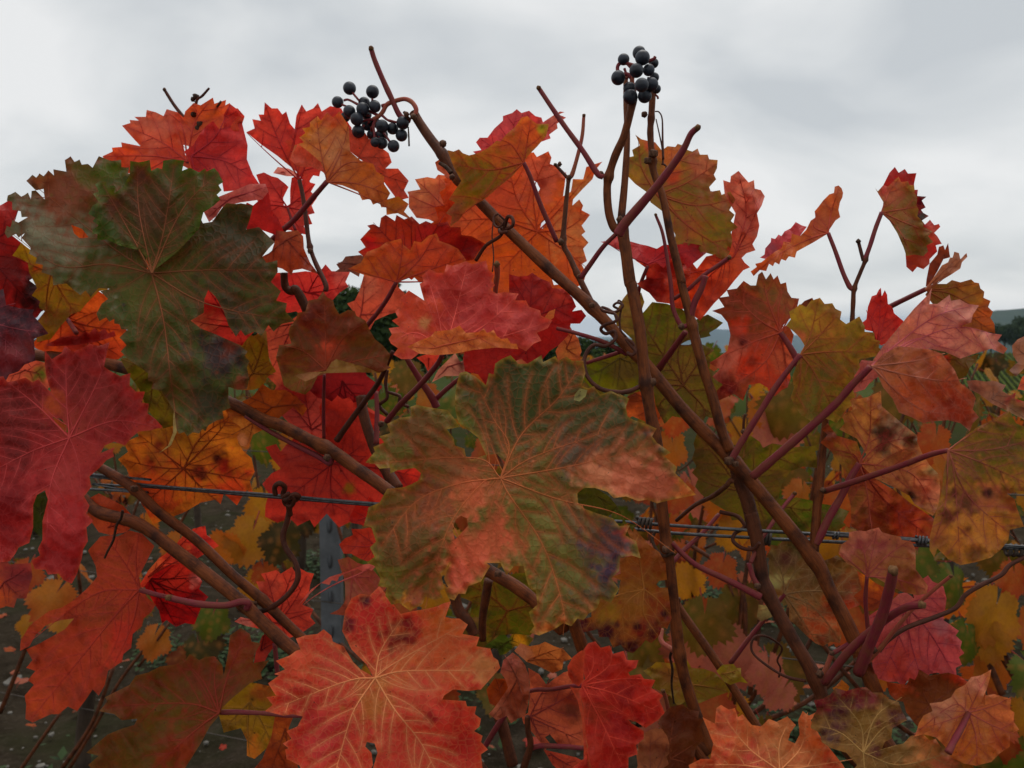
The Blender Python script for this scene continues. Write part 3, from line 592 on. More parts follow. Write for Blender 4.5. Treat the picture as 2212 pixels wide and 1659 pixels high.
# ------------------------------------------------------------------ leaves of the near row (traced, each with its own distance, tilt and curl)
S = 's'
leaf('L1', vineA, 'R1a', -.075, (.1, -.5), .06, (985, 1590), [[(1060, 1320), (1130, 880)], [(700, 1400), (180, 985)], [(700, 1530), (380, 1540), (60, 1320)], [(1300, 1570), (1790, 1570)], ['R2a' and (1060, 1900), (1110, 2300), (1150, 2590)], [(1250, 1750), (1500, 1830), (1880, 1895)]],
     [(170, 990), (350, 955), (345, 915), (430, 930), (420, 855), (530, 885), (570, 880), (600, 905), (640, 830), (720, 860), (830, 940, S), (1000, 1000, S), (1285, 1200, S), (1315, 1265, S), (1375, 1255, S), (1440, 1165), (1470, 1135), (1530, 1140), (1560, 1135), (1640, 1150), (1620, 1235), (1595, 1305), (1680, 1290), (1720, 1330), (1780, 1385), (1740, 1430), (1700, 1480), (1725, 1520), (1800, 1580), 'R2a',
      (1755, 190), (1820, 250), (1790, 310), (1850, 380), (1910, 445), (1830, 460), (1740, 470), (1650, 510), (1560, 500), (1530, 545, S), (1480, 470, S), (1450, 380, S), (1400, 290, S), (1350, 240, S), (1325, 300, S), (1320, 390, S), (1235, 440, S), (1300, 490, S), (1400, 530, S), (1555, 600), (1600, 740), (1615, 820), (1600, 885), (1540, 890), (1480, 870), (1480, 940), (1400, 1090), (1350, 1120), (1250, 1165), (1145, 1150, S),
      (1130, 1030, S), (1050, 900), (960, 780, S), (830, 690), (820, 600), (825, 500), (740, 430), (625, 395), (660, 330), (700, 300), (650, 250), (710, 235), (640, 230), (480, 245), (430, 200), (340, 150), (280, 80), (200, -30), 'R1a', (140, 1360), (160, 1330), (30, 1325), (120, 1260), (180, 1225), (50, 1085), (200, 1110), (205, 1055), (290, 1110, S)],
     (66, 70, 32), [(300, 1330, 330, (112, 110, 90)), (100, 1200, 160, (108, 104, 88)), (420, 1040, 260, (118, 62, 40)), (560, 940, 120, (84, 74, 26)), (720, 900, 90, (74, 84, 18)), (1550, 1400, 330, (58, 50, 34)), (1450, 1850, 250, (56, 48, 28)), (1080, 1900, 260, (54, 62, 20)), (950, 1750, 160, (80, 78, 38)), (1000, 2300, 260, (70, 66, 38)), (1440, 2110, 190, (54, 40, 42)), (1350, 2430, 150, (56, 50, 38)), (1500, 2060, 60, (92, 34, 16)), (1560, 2330, 60, (130, 60, 40))],
     ((100, 70, 36), 7, .5), (122, 62, 38), 16, holes=([(945, 1445), (1005, 1460), (1012, 1555), (985, 1578), (952, 1560)], [(462, 1275), (530, 1300), (575, 1355), (520, 1365), (480, 1330)]),
     sheets=[dict(outline=[(600, 1310), (640, 1280), (600, 1150), (640, 1130), (650, 990), (740, 1070), (800, 1030), (840, 950), (900, 870), (980, 925), (1020, 905), (1050, 915), (1120, 850), (1180, 925), (1230, 905), (1290, 935), (1415, 935), (1405, 1080), (1430, 1110), (1380, 1155, S), (1318, 1195, S), (1290, 1300, S), (1150, 1450, S), (1010, 1560, S), (985, 1590, S), (945, 1480, S), (900, 1440, S), (780, 1410, S), (690, 1370)],
                  off=-.006, slope=(.05, -.42), bowl=-.04, base=(62, 66, 20), blobs=[(740, 1110, 110, (82, 38, 20)), (960, 1180, 200, (74, 50, 20)), (900, 950, 100, (80, 40, 20)), (1300, 1080, 110, (66, 70, 16)), (680, 1050, 70, (70, 86, 14)), (640, 1330, 140, (54, 68, 16))], edge=((74, 92, 14), 14, .75), tips=[[(1060, 1320), (1130, 890)], [(1180, 1180), (1400, 950)], [(900, 1180), (890, 880)], [(800, 1250), (660, 1000)]]),
             dict(outline=[(1128, 2480, S), (1148, 2510, S), (1145, 2620, S), (1108, 2705, S), (1030, 2755, S), (1090, 2705, S), (1122, 2620, S), (1122, 2520, S)], off=-.012, slope=(0, -.3), bowl=0, J=(1130, 2500), base=(176, 150, 112), tooth=0, edge=None)],
     petiole=([(985, 1590), (975, 1640), (960, 1740)], .02), rough=.003, wl=150, puck=.0014)
leaf('L2', vineA, 'R2a', -.05, (.4, .0), .1, (-120, -40), [(200, 350), [(60, -150), (120, -280)], (-100, 300)], ['R1a', (-300, 1120), (-150, 1130), (0, 1150), (125, 1160), (90, 1250), (60, 1330), (150, 1400), 'R2a', (190, 180), (230, 210), (300, 330), (305, 360), (265, 385), (240, 420), (130, 460), (0, 460), (-150, 460), (-300, 100)],
     (140, 26, 26), [(210, 270, 150, (40, 12, 12)), (60, -280, 130, (172, 40, 36)), (60, 100, 120, (110, 22, 20))], None, (100, 18, 20), 22, h=9)
leaf('L2b', vineA, 'R2a', -.085, (.3, -.3), .08, (-150, 420), [(310, 520), (200, 740), (100, 330)], [(-300, 300), (-100, 280), (40, 340), (130, 360), (220, 370), (210, 400), (270, 470), (315, 525), (250, 545), (220, 560), (230, 700), (160, 725), (120, 770), (60, 790), (-100, 850), (-300, 800)],
     (84, 46, 56), [(100, 480, 200, (74, 52, 66)), (60, 680, 150, (120, 34, 40)), (220, 600, 80, (110, 40, 40))], ((60, 40, 46), 8, .5), (140, 60, 66), 26, h=9, puck=.0014)
leaf('L3', vineA, 'R2a', -.02, (.2, .2), .05, (330, 130), [(100, 20), (500, 400), (620, 250), (300, 450)], ['R1a', (80, 1475), (200, 1440), (330, 1450, S), (600, 1500, S), 'R2a', (700, 240, S), (640, 250), (560, 330), (520, 380), (460, 400), (390, 480), (330, 560), (240, 580), (220, 470), (290, 380), (240, 230), (190, 130), (180, 60)],
     (142, 102, 26), [(350, 330, 180, (118, 84, 24)), (120, 20, 90, (150, 116, 22)), (230, 100, 40, (180, 60, 25))], None, (150, 70, 30), 22, h=9)
leaf('L4', vineA, 'R2a', .0, (.1, .3), .08, (420, 430), [(820, 500), (820, 700), (240, 600), (560, 330)], [(215, 590), (290, 480), (400, 400), (460, 370), (540, 320), (640, 250), (720, 300), (740, 440), (820, 500), (835, 560), (825, 640), (770, 690), (660, 700), (480, 680), (340, 660), (230, 620)],
     (196, 72, 26), [(600, 420, 200, (204, 84, 30)), (500, 570, 140, (140, 34, 26)), (700, 650, 150, (186, 62, 30))], None, (150, 50, 30), 24, sheets=[dict(outline=[(290, 600, S), (400, 545, S), (520, 540), (640, 515), (750, 540, S), (620, 580, S), (480, 600, S), (340, 608, S)], off=-.006, base=(150, 36, 36), edge=((196, 90, 84), 8, .5), tooth=14)], h=9, petiole=([(410, 400), (450, 450), (495, 520)], -.02), pr=4)
leaf('L5', vineA, 'R2a', -.10, (.12, -.38), .05, (450, 1200), [[(430, 900), (430, 610)], [(250, 1000), (40, 830)], [(750, 1090), (1050, 1140)], [(330, 1500), (300, 1900)], [(180, 1300), (-200, 1500)], [(650, 800), (690, 600)]],
     [(290, 630), (335, 690), (400, 650), (420, 600), (470, 640), (520, 625), (580, 590), (640, 605), (710, 580), (690, 660), (675, 740, S), (720, 770, S), (780, 800), (845, 780), (840, 860), (880, 900), (940, 900), (920, 970), (965, 980), (955, 1040), (1010, 1080), (1055, 1130), (980, 1150), (900, 1160), (850, 1200), (810, 1250, S), (740, 1225, S), (680, 1250, S), (650, 1300, S), (745, 1260), (730, 1290), (740, 1320), (690, 1345), (640, 1400), (580, 1450), (590, 1520), (545, 1580), (580, 1640), 'R3a', (560, 10), (605, 60), (560, 100), (570, 190), (540, 240), (530, 300), (500, 400), (465, 465), (410, 440), (380, 400), (310, 405), (295, 375), (225, 370), (205, 315), (260, 280), (245, 240, S), (275, 180, S), (275, 60, S), 'R2a', (310, 1600, S), (290, 1540, S), (240, 1570, S), (215, 1640, S), 'R3a', (215, 100), (190, 200), (120, 230), (100, 270), (60, 320), (0, 325), (-200, 300), 'R2a', (-350, 1700), (-350, 900), (-100, 820), (20, 800), (45, 840), (100, 830), (165, 810), (210, 840), (250, 820), (300, 880, S), (330, 900, S), (300, 800, S), (290, 720)],
     (150, 34, 36), [(100, 980, 280, (104, 20, 16)), (520, 850, 220, (126, 32, 30)), (470, 1100, 120, (150, 54, 44)), (700, 1000, 160, (136, 46, 42)), (950, 1110, 100, (176, 54, 44)), (340, 980, 90, (176, 70, 34)), (100, 1250, 180, (104, 28, 28)), (400, 1650, 260, (176, 48, 52)), (420, 1450, 160, (170, 58, 58)), (50, 1600, 200, (124, 24, 28)), (560, 1300, 120, (164, 48, 46))],
     ((190, 74, 48), 8, .45), (176, 62, 60), 26, holes=([(342, 1065), (400, 1080), (430, 1120), (445, 1165), (410, 1160), (365, 1120)],), puck=.0008)
leaf('L5g', vineA, 'R2a', -.03, (.2, .0), .05, (260, 1700), [(280, 1560), (330, 1640)], [(220, 1620), (240, 1570), (290, 1550), (320, 1600), (325, 1800), (270, 1850), (215, 1800)], (52, 56, 22), (), None, (80, 70, 36), 26, h=10)
leaf('L6', vineA, 'R2a', .03, (.1, .25), .06, (1190, 1400), [[(1300, 1200), (1540, 1030)], [(1400, 1180), (1480, 1080)], (1640, 1480), (1420, 1620), (800, 1340), (940, 1620), (900, 1180)],
     [(765, 1340), (830, 1290), (800, 1230), (900, 1190), (880, 1150), (960, 1120), (1060, 1080), (1200, 1050), (1380, 1000), (1560, 1030), (1600, 1150), (1560, 1200, S), (1540, 1230, S), (1580, 1290), (1630, 1330), (1650, 1420), (1620, 1480), (1640, 1560), (1600, 1540), (1450, 1560), (1430, 1630), (1400, 1600), (1300, 1620), (1200, 1680), (1100, 1720), (950, 1680), (900, 1600), (850, 1560), (840, 1450), (820, 1400)],
     (176, 92, 26), [(1150, 1180, 200, (170, 110, 28)), (1500, 1200, 150, (196, 110, 30)), (1050, 1300, 150, (140, 78, 28)), (1280, 1415, 62, (58, 14, 12)), (1310, 1440, 40, (44, 12, 10)), (1410, 1340, 52, (62, 14, 12)), (1450, 1400, 60, (140, 30, 20)), (980, 1365, 45, (70, 20, 14)), (1500, 1560, 150, (196, 64, 30)), (1000, 1560, 200, (178, 62, 26)), (1030, 1240, 40, (90, 30, 18))], None, (132, 52, 28), 26)
leaf('L32', vineA, 'R2a', .015, (.1, .2), .1, (1760, 1000), [(1500, 1180), (1980, 980), (1580, 930)], [(1460, 1020, S), (1640, 930), (1760, 890), (1850, 890), (1920, 930), (1990, 1010), (1960, 1060), (1900, 1000, S), (1800, 1080, S), (1700, 1150), (1640, 1180), (1610, 1265), (1560, 1250), (1535, 1200), (1560, 1130), (1500, 1090)],
     (170, 82, 28), [(1900, 950, 110, (140, 56, 22)), (1600, 1150, 90, (196, 122, 52)), (1570, 1230, 50, (200, 130, 90))], None, (130, 56, 30), 22, h=8)
leaf('L69', vineA, 'R2a', .0, (.2, .2), .06, (1000, 760), [(940, 1130), (1130, 1050), (790, 690)], [(780, 690), (860, 670), (960, 700), (1100, 800), (1150, 1000), (1130, 1120), (1060, 1140), (980, 1050), (940, 980), (900, 880), (840, 800)], (98, 80, 22), [(950, 850, 140, (88, 84, 20))], None, (120, 80, 30), 24, h=9)
leaf('L29', vineA, 'R2a', .01, (.1, .2), .06, (1640, 780), [(1720, 520), (1500, 560), (1780, 790), (1560, 860)], [(1480, 540), (1560, 560), (1600, 510), (1640, 540), (1725, 505), (1735, 600), (1745, 700), (1790, 770), (1740, 800), (1700, 870), (1640, 890), (1560, 890), (1500, 860), (1520, 700)], (128, 92, 26), [(1700, 650, 120, (118, 88, 22)), (1580, 840, 90, (150, 82, 30))], None, (130, 74, 30), 20, h=8)
leaf('L30', vineA, 'R2a', .045, (.0, .3), .06, (1900, 460), [(1760, 760), (1900, 900), (1740, 500)], [(1700, 480), (1780, 450), (1880, 440), (2050, 480), (2060, 760), (2000, 960), (1900, 980), (1790, 860), (1760, 720), (1720, 620)], (178, 74, 52), (), None, (140, 50, 46), 24, h=10)
leaf('L31', vineA, 'R2b', .04, (.0, .2), .05, (330, 1370), [(80, 1560), (520, 1250), (350, 1700), (50, 1250), (880, 1450)], ['R2a', (1720, 1260), (1790, 1240), (1820, 1290), (1850, 1250), (2100, 1250, S), 'R2b', (250, 1000), (400, 950), (560, 1020), (620, 1200), (760, 1340), (870, 1395), (910, 1430), (880, 1500), (840, 1560), (700, 1600), 'R3b', (780, 30), (720, 90), (640, 60), (560, 100), (480, 10), (400, 100), (370, 50), (290, 90), (240, 40), (160, 70), (80, 30), 'R2a', (1720, 1640), (1740, 1560), (1700, 1500), (1760, 1430), (1820, 1400), (1760, 1330)],
     (182, 50, 40), [(150, 1350, 200, (176, 58, 48)), (450, 1530, 40, (130, 90, 30)), (850, 1440, 80, (196, 46, 34))], None, (128, 30, 34), 24, h=8)
leaf('L33', vineA, 'R2b', .05, (.0, .3), .05, (400, 830), [(330, 1100), (440, 1060), (520, 960)], [(200, 800), (380, 760), (560, 800), (600, 950), (520, 960), (500, 1060), (460, 1050), (440, 1110), (380, 1070), (330, 1110), (300, 1100), (310, 960), (240, 940)], (130, 28, 32), [(350, 1040, 120, (94, 20, 26))], None, (100, 20, 26), 24, h=9)
leaf('L33b', vineA, 'R2b', .06, (.0, .3), .05, (200, 1150), [(150, 800), (500, 1000), (80, 1000)], [(0, 860), (200, 800), (420, 880), (560, 1000), (620, 1150), (560, 1240), (300, 1240), (100, 1150), (0, 1050)], (176, 66, 58), (), None, (134, 40, 44), 26, h=10)
leaf('L24', vineA, 'R1a', .0, (-.1, .1), .06, (1215, 865), [[(1050, 740), (800, 630)], [(1000, 830), (680, 830)], [(1260, 620), (1370, 460)], [(1180, 640), (1080, 540)]],
     [(665, 830), (730, 800), (725, 775), (790, 770), (785, 740), (860, 755), (910, 765, S), (850, 700, S), (790, 632), (845, 615), (840, 595), (900, 600), (870, 575), (945, 575), (950, 530), (1010, 545), (1060, 570), (1080, 525), (1150, 545), (1190, 580, S), (1200, 540), (1255, 485), (1300, 500), (1380, 450), (1390, 490), (1465, 465), (1460, 500), (1490, 485), (1495, 520), (1540, 520), (1585, 570), (1560, 640, S), (1500, 750, S), (1350, 900), (1250, 930, S), (1200, 900), (1120, 860), (1000, 960, S), (830, 940, S), (760, 895)],
     (206, 78, 52), [(1000, 640, 200, (206, 96, 76)), (1340, 560, 150, (200, 80, 34)), (800, 820, 180, (204, 74, 40)), (1100, 830, 110, (190, 58, 34))], None, (170, 56, 52), 18, holes=([(1188, 757), (1222, 765), (1230, 800), (1215, 840), (1200, 820)],), petiole=([(1215, 865), (1240, 900), (1300, 1000)], .02))
leaf('L24b', vineA, 'R1a', -.012, (.15, .05), .1, (1240, 830), [[(1400, 700), (1490, 500)], [(1450, 860), (1620, 960)], [(1300, 1100), (1380, 1250)]],
     [(1250, 760), (1300, 680), (1330, 640), (1380, 600), (1420, 655), (1450, 650), (1450, 560), (1490, 490), (1535, 525), (1585, 575), (1570, 620), (1590, 700, S), (1605, 760, S), (1600, 850, S), (1640, 950, S), (1680, 1010, S), (1640, 1010, S), (1560, 1050, S), (1450, 1060, S), (1440, 1000), (1415, 1020), (1350, 950), (1250, 930), (1230, 870)],
     (196, 54, 54), [(1350, 780, 180, (190, 60, 62)), (1500, 560, 100, (196, 66, 56)), (1500, 950, 140, (206, 68, 66)), (1280, 900, 80, (180, 44, 40))], None, (150, 36, 46), 18,
     sheets=[dict(outline=[(1320, 1190, S), (1400, 1100, S), (1500, 1060, S), (1620, 1010, S), (1720, 1010, S), (1740, 1060, S), (1700, 1110, S), (1560, 1130, S), (1440, 1160, S), (1400, 1220, S), (1355, 1258, S)], off=-.008, J=(1500, 1100), slope=(.1, -.2), base=(214, 104, 100), tooth=0, tips=[(1720, 1030), (1350, 1230)]),
             dict(outline=[(1600, 1130, S), (1640, 1150, S), (1740, 1060, S), (1760, 1180), (1800, 1230), (1840, 1320), (1780, 1340), (1700, 1310), (1600, 1310, S), (1560, 1200, S)], off=.006, J=(1700, 1150), base=(176, 38, 38), slope=(.1, .2), tooth=18)])
leaf('L25', vineA, 'R1a', .035, (.1, .0), .08, (1860, 1160), [(1720, 950), (1690, 1150), (2040, 1010), (2030, 1200), (1960, 1320)],
     [(1660, 950), (1710, 935), (1760, 960), (1800, 970), (1850, 1010), (1870, 1030, S), (1835, 1100, S), (1840, 1150, S), (1880, 1150, S), (1880, 1050, S), (1890, 970), (1920, 960), (1960, 985), (2000, 975), (2010, 1000), (2045, 1010), (2015, 1060), (2055, 1100), (2020, 1150), (2040, 1200), (2000, 1210), (2025, 1270), (1970, 1280), (1990, 1340), (1940, 1330), (1880, 1310), (1800, 1310), (1740, 1250), (1700, 1150), (1690, 1030)], (206, 56, 50), [(1750, 1050, 110, (208, 66, 62)), (1950, 1200, 120, (206, 76, 66))], None, (160, 40, 46), 18, h=8)
leaf('L25b', vineA, 'R1a', .04, (.1, .4), .0, (1850, 930), [(1790, 940)], [(1770, 940, S), (1800, 900, S), (1870, 910, S), (1960, 960, S), (1860, 960, S)], (214, 130, 126), (), None, (180, 90, 90), 0, h=8)
leaf('L22', vineA, 'R1a', .02, (.1, .15), .05, (1945, 990), [(1720, 490), (1600, 680), [(1900, 800), (1960, 500)], (2150, 560)],
     [(1595, 675), (1650, 650), (1635, 590), (1690, 600), (1675, 560), (1710, 560), (1715, 480), (1760, 520), (1800, 520), (1830, 560), (1855, 540), (1880, 620), (1910, 655, S), (1920, 570), (1955, 495), (1985, 540), (2030, 520), (2060, 485), (2085, 540), (2140, 505), (2212, 520), (2250, 600), (2200, 760), (2080, 920), (1960, 985, S), (1920, 930, S), (1800, 830, S), (1700, 760, S)],
     (200, 54, 46), [(1720, 620, 130, (200, 64, 52)), (2030, 560, 110, (206, 70, 60)), (1900, 880, 120, (184, 64, 40))], None, (150, 36, 40), 18)
leaf('L21', vineB, 'R1b', -.015, (-.1, .1), .1, (300, 995), [[(260, 800), (230, 570)], [(400, 780), (440, 620)], [(500, 1010), (700, 1080)], [(420, 880), (560, 870)], [(560, 1100), (850, 1240)]],
     [(60, 850), (90, 760), (150, 740), (120, 710), (160, 680), (140, 650), (190, 640), (190, 610), (240, 570), (260, 600), (300, 545), (340, 580), (380, 540), (420, 600), (440, 640, S), (450, 800), (520, 860), (600, 880), (620, 930), (670, 960), (670, 1010), (710, 1070), (690, 1110), (760, 1090), (830, 1140), (800, 1190), (860, 1250), (760, 1200), (640, 1130), (500, 1060, S), (400, 1020, S), (310, 1005, S), (280, 940, S), (200, 870, S), (130, 870, S)],
     (196, 110, 58), [(250, 760, 190, (198, 128, 74)), (380, 800, 130, (206, 136, 92)), (170, 670, 80, (206, 120, 24)), (560, 950, 180, (196, 104, 44)), (750, 1130, 120, (164, 96, 34)), (120, 830, 70, (206, 90, 66)), (330, 570, 90, (206, 84, 44))], None, (150, 62, 48), 20,
     sheets=[dict(outline=[(440, 640, S), (500, 690), (620, 750), (700, 810), (720, 870), (680, 910), (760, 910), (830, 990), (800, 1050), (830, 1100), (760, 1120, S), (620, 930, S), (450, 800, S)], off=.012, slope=(.1, .0), base=(204, 76, 56), blobs=[(760, 1000, 120, (196, 64, 40))], tips=[[(500, 850), (700, 840)], [(520, 930), (820, 1000)]], tooth=20),
             dict(outline=[(60, 850, S), (110, 750, S), (180, 800, S), (260, 870, S), (290, 940, S), (200, 900, S), (110, 900, S)], off=-.006, slope=(.1, .2), base=(204, 84, 62), tooth=0)],
     petiole=([(300, 995), (200, 1110), (90, 1240), (-10, 1330), (-100, 1420)], .02), pr=5.5)
leaf('L26', vineA, 'R1a', -.005, (.3, .2), .1, (1860, 1370), [(2060, 1590), (1720, 1480), (1960, 1330)], [(1700, 1480), (1760, 1450), (1780, 1385, S), (1790, 1310, S), (1850, 1320), (1930, 1310), (1965, 1350), (1970, 1430), (2010, 1520), (2065, 1595), (1960, 1560, S), (1900, 1570), (1890, 1600), (1830, 1560), (1760, 1540), (1720, 1520)],
     (176, 76, 48), [(1880, 1340, 100, (166, 88, 62)), (1760, 1330, 60, (120, 36, 28)), (1930, 1500, 120, (170, 70, 40))], None, (120, 44, 36), 20, h=8, rough=.005, wl=60)
leaf('L27', vineA, 'R2b', .04, (.0, .2), .06, (180, 260), [(290, 80), (440, 210), (20, 200), (330, 300)], [(-150, 80), (-40, 130), (80, 130), (160, 120), (250, 130), (290, 75), (330, 120), (380, 120), (450, 125), (420, 190), (440, 220), (380, 260), (340, 305), (260, 330), (100, 380), (0, 400), (-120, 300)], (206, 56, 50), [(400, 150, 90, (210, 90, 84)), (50, 260, 120, (200, 46, 44))], None, (170, 36, 44), 26, h=9)
leaf('L28', vineA, 'R2b', -.055, (.0, -.1), .04, (290, 760), [[(290, 500), (280, 260)], [(400, 560), (560, 440)], [(150, 640), (10, 600)], [(500, 700), (700, 660)], [(150, 800), (100, 910)]],
     [(-10, 600), (70, 590), (50, 520), (60, 480), (100, 430), (110, 390), (160, 380), (180, 310), (240, 300), (275, 250), (300, 290), (340, 310), (350, 350), (380, 400), (440, 370), (480, 380), (490, 410), (550, 440), (570, 490), (610, 560), (660, 600), (710, 660), (690, 730), (715, 745), (640, 780, S), (560, 775, S), (420, 760, S), (340, 770), (240, 800), (200, 880), (160, 920), (60, 890), (20, 860), (0, 780), (-30, 680)],
     (104, 50, 26), [(200, 430, 150, (96, 34, 22)), (330, 650, 110, (150, 54, 30)), (560, 640, 170, (96, 62, 28)), (100, 620, 150, (98, 58, 26)), (110, 850, 110, (112, 78, 28)), (290, 600, 40, (196, 70, 40))], ((120, 84, 34), 8, .5), (130, 52, 30), 24,
     sheets=[dict(outline=[(90, 795), (180, 775, S), (290, 770, S), (330, 710, S), (360, 690, S), (470, 720), (560, 745), (640, 780, S), (500, 775, S), (330, 780, S), (260, 780, S), (220, 810), (160, 835), (120, 815)], off=-.012, J=(300, 760), slope=(.0, -.6), base=(134, 92, 46), blobs=[(150, 800, 80, (150, 96, 62))], tooth=18)])
leaf('L15', vineB, 'R1b', .02, (.0, .2), .06, (880, 1560), [(600, 1260), (850, 1220), (1060, 1210), (1300, 1390)], [(500, 1450), (550, 1420), (515, 1370), (580, 1300), (560, 1280, S), (600, 1270), (640, 1290), (650, 1230), (680, 1210), (740, 1250), (750, 1210), (800, 1240), (850, 1220), (900, 1270, S), (940, 1250), (990, 1270), (1080, 1255), (1100, 1290), (1165, 1290), (1170, 1340), (1240, 1350), (1330, 1400), (1280, 1450), (1250, 1500), (1200, 1510), (1100, 1560), (800, 1600), (560, 1500)],
     (170, 46, 28), [(700, 1350, 160, (164, 48, 24)), (1010, 1320, 150, (170, 40, 38)), (1200, 1420, 120, (136, 28, 28)), (560, 1400, 80, (186, 24, 24))], ((156, 60, 30), 7, .5), (120, 26, 24), 22)
leaf('L14', vineB, 'R1b', -.015, (.0, .25), .06, (750, 1645), [(440, 1555), [(780, 1500), (790, 1365)], [(900, 1500), (1000, 1340)], (1190, 1490), (1150, 1620)],
     [(435, 1560), (520, 1520), (560, 1450), (640, 1420), (680, 1390), (780, 1365), (790, 1400), (840, 1440, S), (865, 1380), (910, 1390), (960, 1345), (1010, 1330), (1030, 1380), (1090, 1400), (1150, 1430), (1200, 1500), (1180, 1560), (1120, 1600), (1000, 1640), (900, 1650), (850, 1600, S), (750, 1650, S), (640, 1620, S), (540, 1600, S)],
     (200, 82, 42), [(560, 1540, 130, (190, 92, 40)), (1000, 1450, 160, (206, 80, 50)), (750, 1580, 100, (176, 80, 34))], ((170, 100, 40), 7, .5), (150, 46, 38), 22, petiole=(['R2b', (750, 190), (690, 300), (620, 400), (570, 460), (500, 560)], .03), pr=4.5)
leaf('L14b', vineA, 'R2b', .03, (.0, .2), .05, (520, 400), [(540, 160), (700, 380), (480, 480)], [(430, 330), (480, 310, S), (510, 250, S), (540, 140, S), (640, 150), (760, 220), (780, 380), (700, 400), (610, 440), (580, 500), (500, 480), (470, 380)], (202, 84, 62), [(560, 200, 100, (206, 104, 80))], None, (160, 60, 50), 24, h=9)
leaf('L14c', vineB, 'R1b', .03, (.3, .0), .05, (520, 1540), [(370, 1520)], [(350, 1580), (380, 1560), (360, 1530), (400, 1510), (420, 1480), (520, 1470), (600, 1520), (450, 1580, S)], (120, 72, 60), (), None, (100, 50, 44), 18, h=8)
leaf('L16', vineB, 'R1b', .05, (.05, .05), .04, (1665, 1320), [[(1540, 1130), (1480, 920)], [(1640, 1050), (1740, 810)], [(1400, 1240), (1140, 1250)], [(1560, 1430), (1440, 1560)], [(1850, 1300), (1990, 1200)], [(1800, 1180), (2060, 880)], [(1850, 1450), (1980, 1550)]],
     ['R1b', (1090, 960), (1180, 930), (1300, 850), (1450, 840), (1580, 810), (1640, 805), (1660, 835), (1735, 798), (1755, 840), (1745, 880), (1800, 900), (1810, 935), (1850, 935), (1840, 1020), (1830, 1090), (1880, 1060), (1960, 980), (1980, 900), (2085, 865), (2040, 920), (2020, 980), (1960, 1040), (1895, 1110), (1890, 1150, S), (1935, 1110), (1960, 1150), (1950, 1180), (2005, 1210), (1975, 1250), (1950, 1280), (1975, 1320), (1950, 1340), (1995, 1390), (1960, 1430), (1985, 1510), (1950, 1530), (1980, 1590), (1960, 1659), 'R2b', (1900, 230), (1850, 330), (1700, 330), (1500, 300), (1300, 260), (1180, 180), 'R1b', (1050, 1500), (1000, 1330), (1060, 1150)],
     (208, 84, 40), [(1400, 1100, 200, (206, 78, 50)), (1700, 950, 180, (210, 92, 68)), (1650, 1500, 240, (200, 84, 26)), (1450, 1400, 160, (196, 80, 24)), (1900, 1350, 180, (212, 114, 66)), (1950, 1050, 120, (206, 120, 60)), (1150, 1230, 120, (206, 90, 50)), (1690, 1000, 40, (150, 50, 36))], None, (176, 62, 36), 20,
     holes=([(1690, 1265), (1715, 1240), (1720, 1270), (1695, 1300), (1680, 1305)], [(1635, 985), (1660, 1000), (1680, 1040), (1670, 1065), (1650, 1020)], ['R2b', (1755, 160), (1780, 180), (1810, 205), (1770, 210)]), wl=130, haloV=.3)
leaf('L19', vineB, 'R1b', .035, (.1, .0), .06, (1080, 1180), [(870, 980), (830, 1080), (1100, 960)], [(830, 1080), (820, 1060), (905, 1045), (870, 980), (950, 965), (1000, 975), (1020, 950), (1130, 960, S), (1180, 1100, S), (1140, 1260), (1040, 1280), (960, 1240), (880, 1230), (830, 1160)], (206, 104, 70), [(900, 1010, 100, (212, 120, 80)), (1050, 1200, 100, (196, 84, 50))], None, (170, 70, 60), 20, h=8)
leaf('L17', vineB, 'R1b', .0, (.1, .2), .1, (1575, 872), [[(1350, 920), (1130, 880)], [(1500, 760), (1420, 720)], [(1600, 720), (1620, 600)], [(1400, 1030), (1100, 1270)]],
     [(1080, 790), (1120, 800), (1155, 785), (1180, 810), (1220, 825), (1280, 810), (1340, 780), (1400, 730), (1425, 735), (1460, 690), (1520, 640), (1560, 580), (1600, 570), (1630, 600), (1660, 620), (1740, 620), (1720, 700, S), (1660, 770, S), (1600, 830, S), (1560, 890, S), (1500, 960, S), (1400, 1040, S), (1320, 1110, S), (1200, 1180), (1160, 1240), (1100, 1285), (1110, 1220), (1070, 1200), (1130, 1130), (1090, 1110), (1130, 1050), (1170, 990, S), (1120, 900, S)],
     (138, 88, 34), [(1620, 650, 140, (204, 90, 42)), (1450, 800, 160, (176, 86, 40)), (1250, 950, 220, (116, 88, 30)), (1350, 970, 120, (124, 100, 26)), (1120, 1190, 110, (134, 80, 48)), (1700, 650, 50, (150, 140, 50))], ((176, 110, 46), 6, .4), (170, 58, 40), 22, petiole=([(1575, 872), (1620, 970), (1690, 1160), (1790, 1385)], .02), pr=4.5)
leaf('L18', vineB, 'R1b', .02, (.1, -.1), .05, (1500, 860), [(1300, 720), (1530, 540), (1680, 600), (1830, 570)], [(1245, 800), (1300, 790), (1265, 740), (1290, 710), (1340, 710), (1385, 650), (1440, 600), (1440, 570), (1500, 550), (1530, 525), (1560, 550), (1610, 535), (1650, 570), (1690, 580), (1700, 610), (1760, 570), (1810, 540), (1840, 545), (1800, 560), (1850, 580), (1790, 620), (1795, 650), (1740, 690), (1750, 715), (1680, 740), (1620, 790, S), (1480, 860, S), (1300, 850, S)], (196, 66, 66), [(1450, 640, 150, (190, 74, 80)), (1780, 600, 90, (200, 104, 90))], None, (160, 44, 56), 16, h=8)
leaf('L17b', vineB, 'R1b', .02, (.1, -.1), .05, (1100, 900), [(1010, 870)], [(1000, 870), (1030, 850), (1080, 880), (1120, 940), (1130, 1000), (1070, 970), (1060, 950), (1015, 920)], (184, 80, 36), (), None, (140, 50, 30), 16, h=8)
